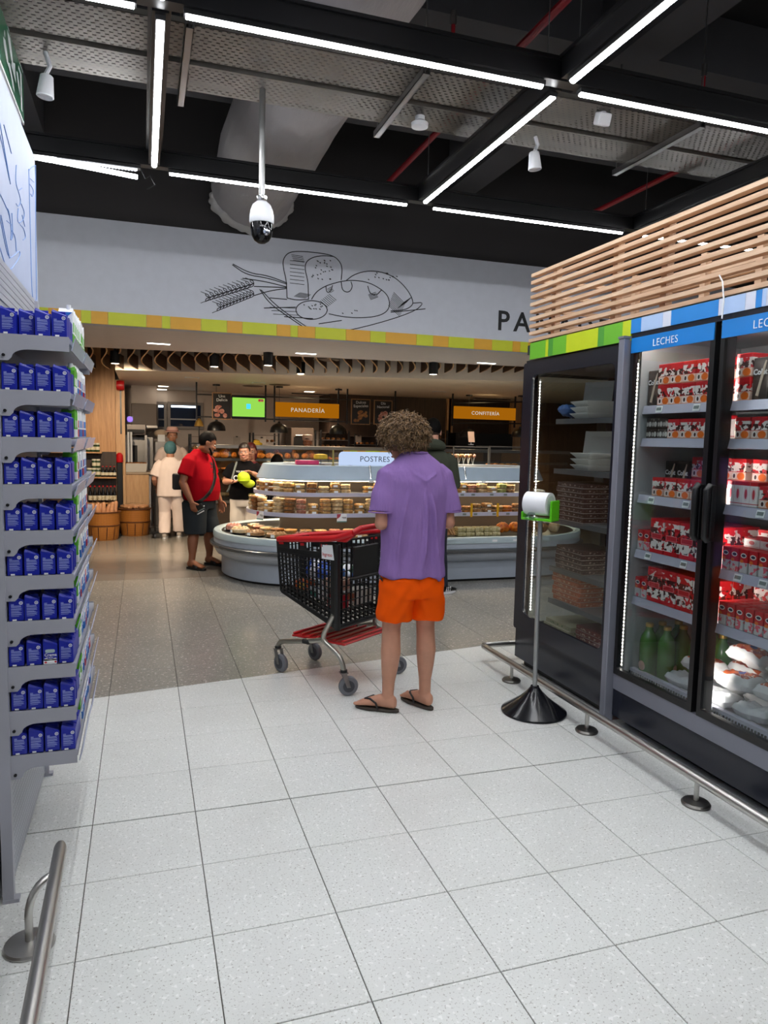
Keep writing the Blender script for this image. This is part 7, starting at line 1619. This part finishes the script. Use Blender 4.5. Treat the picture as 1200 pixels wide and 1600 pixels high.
for sx in (-1, 1): bd.tube([hd2+HR2 @ V3(sx*.060, .03, -.055), hd2+HR2 @ V3(sx*.052, .062, -.085), hd2+HR2 @ V3(sx*.028, .088, -.108), hd2+HR2 @ V3(0, .096, -.113)], [.010, .013, .014, .014], 8)
bd.tube([hd2+HR2 @ V3(-.03, .096, -.060), hd2+HR2 @ V3(0, .106, -.055), hd2+HR2 @ V3(.03, .096, -.060)], .005, 6); bd.build('beard', BLH, p2, kind='stuff')
REDC = mat('red_cotton', (152, 3, 20), .85, var=.06, vs=8, bump=.2, bs=18, spec=.1)
s2 = shirt(p2, 'shirt', [((0, .03, .80), .225, .185), ((0, .04, .92), .232, .200), ((0, .035, 1.05), .228, .190), ((0, .015, 1.18), .222, .160), ((0, .0, 1.27), .215, .135), ((0, 0, 1.33), .17, .105), ((0, .01, 1.38), .10, .08), ((0, .02, 1.405), .08, .074)],
      [(((.14, 0, 1.31), (.20, -.005, 1.26), (.262, -.03, 1.10)), [.07, .085, .088]), (((-.14, 0, 1.31), (-.20, .0, 1.26), (-.258, .025, 1.10)), [.07, .085, .088])], REDC, .0095, .003, 2, (.8, 1.35))
drape(text('aldo', .10, 'chest_lettering', mat('dark_print', (48, 12, 20), .7), s2, frame((-.055, .168, 1.255), (0, 0, -1), (1, 0, 0)), .001, sx=1.1, bold=.002), s2, (-.1, 1, 0))
SHD = mat('charcoal_shorts', (44, 48, 52), .85, bump=.2, bs=20, spec=.1); mb = MB(); mb.loft([((0, .02, .86), .20, .165), ((0, .01, .76), .215, .17), ((0, .01, .70), .21, .16)], 30, p=2.3)
for h, k, a, yw in lg: mb.loft([((h[0]*1.0, .0, .78), .115, .15), ((k[0]*.90, .02, .60), .118, .14), ((k[0]*1.0, k[1], .415), .115, .125)], 24, p=2.3)
smoothed(mb, 'shorts', SHD, .010, 3, folds(.004, 30, 5, .4, .8), parent=p2)
SLD = mat('slide_black', (24, 23, 24), .5)
for h, k, a, yw in lg:
    o = sole_flip(p2, a, yw, SLD, 1.06, .024, None, 'slide_sandal'); R_ = Matrix.Rotation(yw, 3, 'Z'); q = MB(); st_ = [q.ring([Vector((a[0], a[1], 0))+R_ @ V3(.052*math.cos(t_), y, .022+.058*math.sin(t_)*(1-.25*(y-.06)/.07)) for t_ in [PI*k_/10 for k_ in range(11)]]) for y in (.055, .13)]; q.skin(st_, 0, False, False, False); so_ = q.build('sandal_strap', SLD, o); md = so_.modifiers.new('s', 'SOLIDIFY'); md.thickness = .006
    q = MB(); q.bx(-.02, .02, .07, .10, 0, .003); q.build('sandal_emblem', M['paper'], o).matrix_local = Matrix.Translation(Vector((a[0], a[1], .078))) @ Matrix.Rotation(yw, 4, 'Z') @ Matrix.Rotation(-.2, 4, 'X')
# crossbody bag and what he holds
cb = empty('crossbody_bag', (p2.location.x, p2.location.y, 0), az(125), 'black crossbody bag slung over the red T-shirt', 'bag')
e1 = V3(-.56, 0, .83).normalized(); sp_ = [surf(s2, (.0, .015, 1.10), e1*math.cos(2*PI*k/48)+V3(0, 1, 0)*math.sin(2*PI*k/48), .013) for k in range(48)]
sp_ = [(sp_[k-1]+sp_[k]*2+sp_[(k+1) % 48])/4 for k in range(48)]
nrm_ = e1.cross(V3(0, 1, 0)); q = MB(); rg_ = []
for k in range(48):
    c_ = sp_[k]; o_ = (c_-V3(0, .015, 1.10)); o_ = (o_-nrm_*o_.dot(nrm_)).normalized(); rg_.append(q.ring([c_+nrm_*.024-o_*.004, c_+nrm_*.024+o_*.003, c_-nrm_*.024+o_*.003, c_-nrm_*.024-o_*.004]))
q.skin(rg_+[rg_[0]], 0, False, False); q.build('strap', M['black'], cb)
q = MB(); q.box((.135, -.165, 1.02), (.08, .18, .19), rz=.9); q.build('bag_body', mat('bag_black_fabric', (22, 22, 24), .7), cb, bevel=.025, seg=3); q = MB(); q.box((.152, -.19, 1.0), (.08, .11, .11), rz=.9); q.build('bag_pocket', M['black'], cb, bevel=.015)
wl = empty('wallet', (p2.location.x, p2.location.y, 0), az(125), 'dark wallet with cards held in the lowered right hand of the person in red', 'wallet'); Rw = Matrix.Rotation(.5, 3, 'X') @ Matrix.Rotation(.3, 3, 'Y')
MB().box((.228, .13, .715), (.014, .15, .085), M=Rw).build('wallet_cover', M['black'], wl, bevel=.004)
for k in range(3): MB().box((.229+.004*k, .165, .735-.028*k), (.003, .10, .012), M=Rw).build('card', M['paper'] if k != 1 else bpy.data.materials['tag_display'], wl)
# ---------------------------------------------------------------- person in black with lime cap
p3 = empty('person', (1.52, 7.0, 0), az(193), 'smiling dark-haired person in black T-shirt and pale trousers beyond the island', 'person')
SK3 = skin_mat('skin_light_olive', (186, 132, 108)); b = MB(); hd3 = V3(0, .06, 1.36); HR3 = rotm(-.05, .02, .06)
lg3 = (((.09, 0, .70), (.10, .02, .40), (.10, .0, .08), -.1), ((-.09, 0, .70), (-.10, .02, .40), (-.11, .0, .08), .1))
for h, k, a, yw in lg3: leg(b, h, k, a, 1.02); foot(b, a, yw, .9, -1 if h[0] > 0 else 1, .02)
torso_skin(b, .72, 1.21, .12, .09); el = (-.265, .04, .98); wr = (-.13, .20, 1.08); arm(b, (-.175, -.005, 1.16), el, wr, 1.12); hand(b, wr, (.75, .35, .35), (.25, .3, -.75), -1, .9, .6)
el2 = (.26, .0, .95); wr2 = (.15, .18, .96); arm(b, (.175, -.005, 1.16), el2, wr2, 1.08); hand(b, wr2, (-.8, .4, .1), (0, .3, .9), 1, .9, .5)
b.limb([(0, .01, 1.20), (0, .035, 1.26), hd3+HR3 @ V3(0, -.01, -.06)], [.06, .055, .055], 16); head_shell(b, hd3, HR3, .93, 1.14); smoothed(b, 'body', SK3, .0060, 3, parent=p3)
DBH = mat('dark_brown_hair', (28, 18, 16), .45, var=.3, vs=40); face_parts(p3, hd3, HR3, .93, DBH, mat('lip_pink', (186, 92, 88), .4), 1); hair_cap(p3, hd3, HR3, .95, DBH, .058, -.09, 1.07, -.03)
MB().ell(hd3+V3(0, -.11, .03), (.05, .05, .06), 14, 10).build('hair_bun', DBH, p3)
BKC = mat('black_cotton', (14, 13, 15), .85, bump=.2, bs=18, spec=.08); s3 = shirt(p3, 'shirt', [((0, .01, .72), .205, .155), ((0, .02, .85), .212, .165), ((0, .02, .98), .205, .155), ((0, .005, 1.09), .195, .13), ((0, 0, 1.17), .165, .10), ((0, .01, 1.225), .10, .075), ((0, .015, 1.24), .088, .07)],
      [(((.12, 0, 1.18), (.175, 0, 1.13), (.238, .0, 1.01)), [.06, .075, .08]), (((-.12, 0, 1.18), (-.175, 0, 1.13), (-.240, .025, 1.03)), [.06, .075, .08])], BKC, .0095, .003, 7, (.7, 1.2))
drape(text('YOURSELF', .034, 'chest_lettering', M['paper'], s3, frame((.105, .165, 1.085), (-1, 0, 0), (0, -.25, 1)), .001), s3, (0, 1, 0)); q = MB(); q.tube([(.10+.03*math.cos(a), .178, 1.01+.03*math.sin(a)) for a in [2*PI*k/20 for k in range(20)]], .006, 6, closed=True); drape(q.build('chest_emblem', M['paper'], s3), s3, (0, 1, 0))
PAL = mat('pale_trousers', (206, 196, 186), .8, bump=.2, bs=20); mb = MB(); mb.loft([((0, .005, .78), .19, .14), ((0, .0, .70), .20, .155), ((0, 0, .62), .195, .145)], 30, p=2.3)
for h, k, a, yw in lg3: mb.loft([((h[0], 0, .70), .10, .13), ((k[0], .01, .52), .10, .115), ((k[0], .015, .40), .098, .105)], 24, p=2.3)
smoothed(mb, 'trousers', PAL, .010, 3, folds(.004, 30, 9, .35, .75), parent=p3); 
for h, k, a, yw in lg3: sole_flip(p3, a, yw, SLD, .92, .02, FFS)
sbg = empty('shoulder_bag', (p3.location.x, p3.location.y, 0), az(193), 'grey shoulder strap bag worn by the person in black', 'bag'); MB().tube([surf(s3, (x_, 0, z_), (x_*1.2, 1, .2 if z_ > 1.15 else 0), .006) for x_, z_ in ((.095, 1.21), (.10, 1.17), (.115, 1.10), (.13, 1.02), (.15, .94), (.175, .86))]+[V3(.225, .06, .82)], .014, 8).build('strap', mat('grey_webbing', (110, 116, 112), .8), sbg); MB().box((-.30, -.10, .78), (.07, .18, .18)).build('bag_body', BKC, sbg, bevel=.02, seg=2)
cp = empty('baseball_cap', (p3.location.x, p3.location.y, 0), az(193), 'lime green cap held in the hands of the person in black', 'cap'); LIMEC = mat('lime_fabric', (186, 206, 34), .7, bump=.2, bs=30)
q = MB(); q.ell((-.01, .245, 1.02), (.085, .072, .085), 20, 14); q.ell((-.075, .215, .94), (.085, .05, .055), 18, 12); smoothed(q, 'cap_crown', LIMEC, .009, 2, folds(.004, 40, 3, .9, 1.1), parent=cp); q = MB(); q.skin([q.ring([(-.01+.085*math.cos(a), .24+.1*max(0, math.sin(a)), .985+dz) for a in [PI*k/14 for k in range(15)]]) for dz in (-.004, .004)]); q.build('cap_peak', LIMEC, cp)
# ---------------------------------------------------------------- bakery worker seen from behind
p4 = empty('person', (.60, 8.50, 0), az(6), 'bakery worker in white uniform and teal hair net walking away', 'person'); b = MB(); hd4 = V3(0, .03, 1.34); HR4 = rotm(.0, .15); SK4 = skin_mat('skin_medium', (176, 124, 98))
lg4 = (((-.09, 0, .70), (-.09, .05, .39), (-.085, -.09, .085), .0), ((.09, 0, .70), (.11, .05, .40), (.115, .08, .085), .05))
for h, k, a, yw in lg4: leg(b, h, k, a, .95)
torso_skin(b, .72, 1.19, .115, .085); arm(b, (-.17, 0, 1.14), (-.235, -.02, .90), (-.22, .12, .76), 1.0); hand(b, (-.22, .12, .76), (0, .4, -.9), (1, 0, 0), -1, .9, .5); arm(b, (.17, 0, 1.14), (.235, -.02, .90), (.22, .14, .78), 1.0); hand(b, (.22, .14, .78), (0, .4, -.9), (-1, 0, 0), 1, .9, .5)
b.limb([(0, 0, 1.2), hd4+V3(0, -.02, -.06)], [.06, .055], 14); head_shell(b, hd4, HR4, .93); smoothed(b, 'body', SK4, .0075, 3, parent=p4); face_parts(p4, hd4, HR4, .93, BLH, bpy.data.materials['lip_brown'])
hn = MB(); hn.ell(hd4+V3(0, -.012, .028), (.092, .108, .108), 28, 20); smoothed(hn, 'hair_net', mat('teal_net', (62, 104, 112), .8, var=.3, vs=40, bump=.4, bs=80), .010, 1, folds(.003, 60, 4, 1.2, 1.5), parent=p4)
WUN = mat('white_uniform', (222, 204, 196), .8, bump=.15, bs=16); shirt(p4, 'tunic', [((0, 0, .64), .205, .155), ((0, 0, .80), .195, .145), ((0, 0, .95), .185, .135), ((0, 0, 1.07), .18, .12), ((0, 0, 1.15), .16, .10), ((0, 0, 1.21), .10, .075), ((0, 0, 1.23), .075, .065)], [(((-.12, 0, 1.16), (-.17, 0, 1.10), (-.225, -.015, .94)), [.06, .075, .082]), (((.12, 0, 1.16), (.17, 0, 1.10), (.225, -.015, .94)), [.06, .075, .082])], WUN, .0105, .004, 4, (.6, 1.2))
mb = MB(); mb.loft([((0, 0, .74), .17, .13), ((0, 0, .66), .185, .14)], 28, p=2.3)
for h, k, a, yw in lg4: mb.loft([((h[0], 0, .70), .10, .125), ((k[0], k[1]*.8, .40), .09, .10), ((a[0], a[1], .09), .085, .09)], 22, p=2.2)
smoothed(mb, 'trousers', WUN, .0105, 3, folds(.005, 30, 6, .05, .7), parent=p4); SHW = mat('white_shoe', (170, 160, 152), .6)
def shoe(par, a, yaw, m, sole_m, s=1.0, stripe=None):
    R_ = Matrix.Rotation(yaw, 3, 'Z'); g = lambda x, y, z: Vector((a[0], a[1], 0))+R_ @ V3(x*s, y*s, z*s); Rx = R_ @ V3(1, 0, 0); q = MB(); Z_ = V3(0, 0, 1)
    q.loft([(g(0, -.075, .055), .018*s, .026*s, Rx, Z_), (g(0, -.06, .058), .036*s, .042*s, Rx, Z_), (g(0, -.01, .065), .041*s, .048*s, Rx, Z_), (g(0, .06, .052), .043*s, .036*s, Rx, Z_), (g(0, .13, .042), .048*s, .026*s, Rx, Z_), (g(0, .18, .036), .042*s, .019*s, Rx, Z_), (g(0, .20, .034), .022*s, .012*s, Rx, Z_)], 18, p=2.3); o = q.build('shoe', m, par, smooth=60)
    P_ = [(.047*math.cos(t_)*(1.08 if math.sin(t_) > 0 else .88), .06+.145*math.sin(t_)) for t_ in [2*PI*k/26 for k in range(26)]]; q = MB(); q.skin([q.ring([g(x, y, z) for x, y in P_]) for z in (.002, .026)]); q.build('sole', sole_m, o)
    if stripe:
        for sg in (-1, 1):
            for j in range(3): q = MB(); q.tube([g(sg*.040, .02+j*.028, .03), g(sg*.038, .035+j*.028, .075)], .006*s, 6); q.build('stripe', stripe, o)
    return o
for h, k, a, yw in lg4: shoe(p4, a, yw, SHW, M['paper'], .92)
tl_ = empty('hand_trolley', (.37, 8.62, 0), 0, 'slim dark trolley pushed by the bakery worker in white', 'trolley')
MB().tube([(0, -.2, .1), (0, -.2, .74), (0, -.12, .78), (0, .3, .78)], .014, 8).build('push_bar', M['blackmetal'], tl_); MB().bx(-.06, .06, -.22, .35, .08, .11).build('deck', M['blackmetal'], tl_); 
for y in (-.16, .3): MB().lathe([(.01, -.015), (.045, -.015), (.045, .015), (.01, .015)], 16, (0, y, .046), M=Matrix.Rotation(PI/2, 3, 'Y')).build('wheel', WD, tl_)
# ---------------------------------------------------------------- man in olive hoodie behind the purple shirt
p5_ = empty('person', (2.97, 3.82, 0), az(22), 'dark-haired person in olive hoodie and navy trousers behind the purple shirt', 'person'); b = MB(); hd5 = V3(.0, .05, 1.66); HR5 = rotm(.10, .22); 
lg5 = (((-.09, 0, .9), (-.095, .02, .50), (-.10, 0, .085), .2), ((.09, 0, .9), (.10, .02, .50), (.14, .02, .085), -.75))
for h, k, a, yw in lg5: leg(b, h, k, a, .98)
torso_skin(b, .9, 1.46, .12, .085); arm(b, (-.18, 0, 1.40), (-.24, -.02, 1.12), (-.14, .2, 1.05)); hand(b, (-.14, .2, 1.05), (.3, .9, 0), (0, 0, -1), 1, 1, .5); arm(b, (.18, 0, 1.40), (.24, -.02, 1.12), (.14, .2, 1.05)); hand(b, (.14, .2, 1.05), (-.3, .9, 0), (0, 0, -1), -1, 1, .5)
b.limb([(0, 0, 1.45), hd5+HR5 @ V3(0, -.02, -.05)], [.062, .056], 14); head_shell(b, hd5, HR5, .98); smoothed(b, 'body', SK1, .0065, 3, parent=p5_); face_parts(p5_, hd5, HR5, .98, BLH, bpy.data.materials['lip_rose']); hair_cap(p5_, hd5, HR5, .99, BLH, .062, -.035, 1.08, .035, .002); hair_cap(p5_, hd5, HR5, .98, mat('faded_sides', (78, 60, 52), .7), .060, -.08, 1.012, .0)
OLV = mat('olive_fleece', (54, 58, 44), .9, bump=.2, bs=20); hs = shirt(p5_, 'hoodie', [((0, 0, .86), .19, .14), ((0, 0, 1.0), .195, .145), ((0, 0, 1.15), .198, .14), ((0, 0, 1.28), .202, .13), ((0, -.01, 1.38), .19, .115), ((0, -.01, 1.45), .14, .095), ((0, 0, 1.50), .085, .08)], [(((-.13, 0, 1.41), (-.18, -.005, 1.36), (-.235, -.02, 1.13), (-.15, .17, 1.06)), [.065, .078, .065, .05]), (((.13, 0, 1.41), (.18, -.005, 1.36), (.235, -.02, 1.13), (.15, .17, 1.06)), [.065, .078, .065, .05])], OLV, .010, .004, 8, (.85, 1.45))
q = MB(); q.tube([(.10*math.cos(a), -.02+.10*math.sin(a), 1.50-.03*math.sin(a)) for a in [PI*k/14+PI*.93 for k in range(17)]], [.02]+[.036+.022*math.sin(PI*k/14) for k in range(15)]+[.02], 10); smoothed(q, 'hood', OLV, .009, 2, parent=hs)
NVY = mat('navy_trousers', (28, 32, 46), .8, bump=.2, bs=20); mb = MB(); mb.loft([((0, 0, .92), .16, .12), ((0, 0, .80), .175, .13)], 28, p=2.3)
for h, k, a, yw in lg5: mb.loft([((h[0], 0, .86), .095, .12), ((k[0], k[1], .50), .075, .08), ((a[0], a[1], .09), .062, .068)], 22, p=2.2)
smoothed(mb, 'trousers', NVY, .010, 3, folds(.004, 30, 2, .05, .85), parent=p5_)
for h, k, a, yw in lg5: shoe(p5_, a, yw, M['black'], M['paper'], 1.0, M['paper'])
# ---------------------------------------------------------------- people farther back
def bust(px, py, y, H, azd, lb, skin, top_m, hairm, hat=None, cap=True):
    """a standing figure mostly hidden by the counters, H tall, head top at the given sight line"""
    a = at_y(y, px, py); o = empty('person', (a.x, y, 0), az(azd), lb, 'person'); k = H/1.60; b = MB(); hd = V3(0, .04, H-.11); R = rotm(0, .1)
    for sx in (-1, 1): leg(b, (sx*.09, 0, .82*k), (sx*.095, .02, .45*k), (sx*.10, 0, .08), .95); 
    torso_skin(b, .78*k, H-.30, .115, .085)
    for sx in (-1, 1):
        el = (sx*.235, -.02, (H-.26)-.36*k); wr = (sx*.15, .2, (H-.26)-.38*k); arm(b, (sx*.17, 0, H-.34), el, wr, .98); hand(b, wr, (-sx*.3, .9, 0), (0, 0, -1), -1 if sx > 0 else 1, .9, .5)
    b.limb([(0, 0, H-.30), hd+V3(0, -.01, -.06)], [.06, .055], 14); head_shell(b, hd, R, .93); smoothed(b, 'body', skin, .009, 3, parent=o); face_parts(o, hd, R, .93, BLH, bpy.data.materials['lip_brown'])
    if cap: hair_cap(o, hd, R, .96, hairm, .058, -.09, 1.06, -.02)
    s_ = H-.26; shirt(o, 'shirt', [((0, 0, s_-.55), .19, .14), ((0, 0, s_-.3), .185, .135), ((0, 0, s_-.12), .18, .115), ((0, 0, s_-.05), .14, .09), ((0, 0, s_), .08, .068)], [(((-.12, 0, s_-.07), (-.17, 0, s_-.12), (-.228, -.015, s_-.28)), [.06, .072, .078]), (((.12, 0, s_-.07), (.17, 0, s_-.12), (.228, -.015, s_-.28)), [.06, .072, .078])], top_m, .011, .003, 3, (s_-.5, s_))
    mb = MB(); mb.loft([((0, 0, .86*k), .16, .12), ((0, 0, .72*k), .18, .135)], 24, p=2.3)
    for sx in (-1, 1): mb.loft([((sx*.09, 0, .80*k), .095, .12), ((sx*.095, .01, .45*k), .08, .09), ((sx*.10, 0, .08), .07, .08)], 20, p=2.2)
    smoothed(mb, 'trousers', NVY, .011, 3, parent=o)
    for sx in (-1, 1): shoe(o, (sx*.10, 0), 0, M['black'], M['dark'], .95)
    return o, hd
o, hd = bust(269, 668, 9.72, 1.66, 178, 'bakery worker wearing a pink brimmed hat beyond the counter', SK4, WUN, BLH, cap=True)
HATM = mat('pink_hat', (206, 166, 156), .8); q = MB(); q.lathe([(.128, .055), (.132, .06), (.098, .075), (.093, .12), (.073, .145), (.002, .15)], 28, hd+V3(0, -.005, .005)); q.build('brimmed_hat', HATM, o); MB().lathe([(.098, .078), (.098, .095)], 28, hd+V3(0, -.005, -.005), cap0=False, cap1=False).build('hat_band', mat('hat_band_red', (140, 60, 60), .8), o)
o, hd = bust(481, 683, 9.75, 1.60, 200, 'bakery worker in white cap behind the pastry counter', SK4, WUN, BLH, cap=True)
q = MB(); q.lathe([(.085, .03), (.09, .035), (.098, .09), (.085, .13), (.002, .14)], 24, hd+V3(0, -.008, .0)); q.build('white_cap', WUN, o)
o, hd = bust(392, 688, 7.62, 1.47, 188, 'person with long red hair just behind the person in black', SK3, mat('dark_red_top', (96, 20, 30), .8), mat('red_hair', (92, 24, 28), .5))
q = MB(); q.ell(hd+V3(0, -.05, -.03), (.095, .07, .16), 18, 12); smoothed(q, 'long_hair', bpy.data.materials['red_hair'], .012, 2, folds(.004, 50, 2, 1.1, 1.5), parent=o)
o, hd = bust(433, 714, 7.75, 1.30, 10, 'dark-haired person seen low beyond the island hood facing the counter', SK2, BKC, BLH)
q = MB(); q.ell(hd+V3(0, -.03, 0), (.10, .09, .12), 18, 12); smoothed(q, 'long_hair', BLH, .012, 2, parent=o)
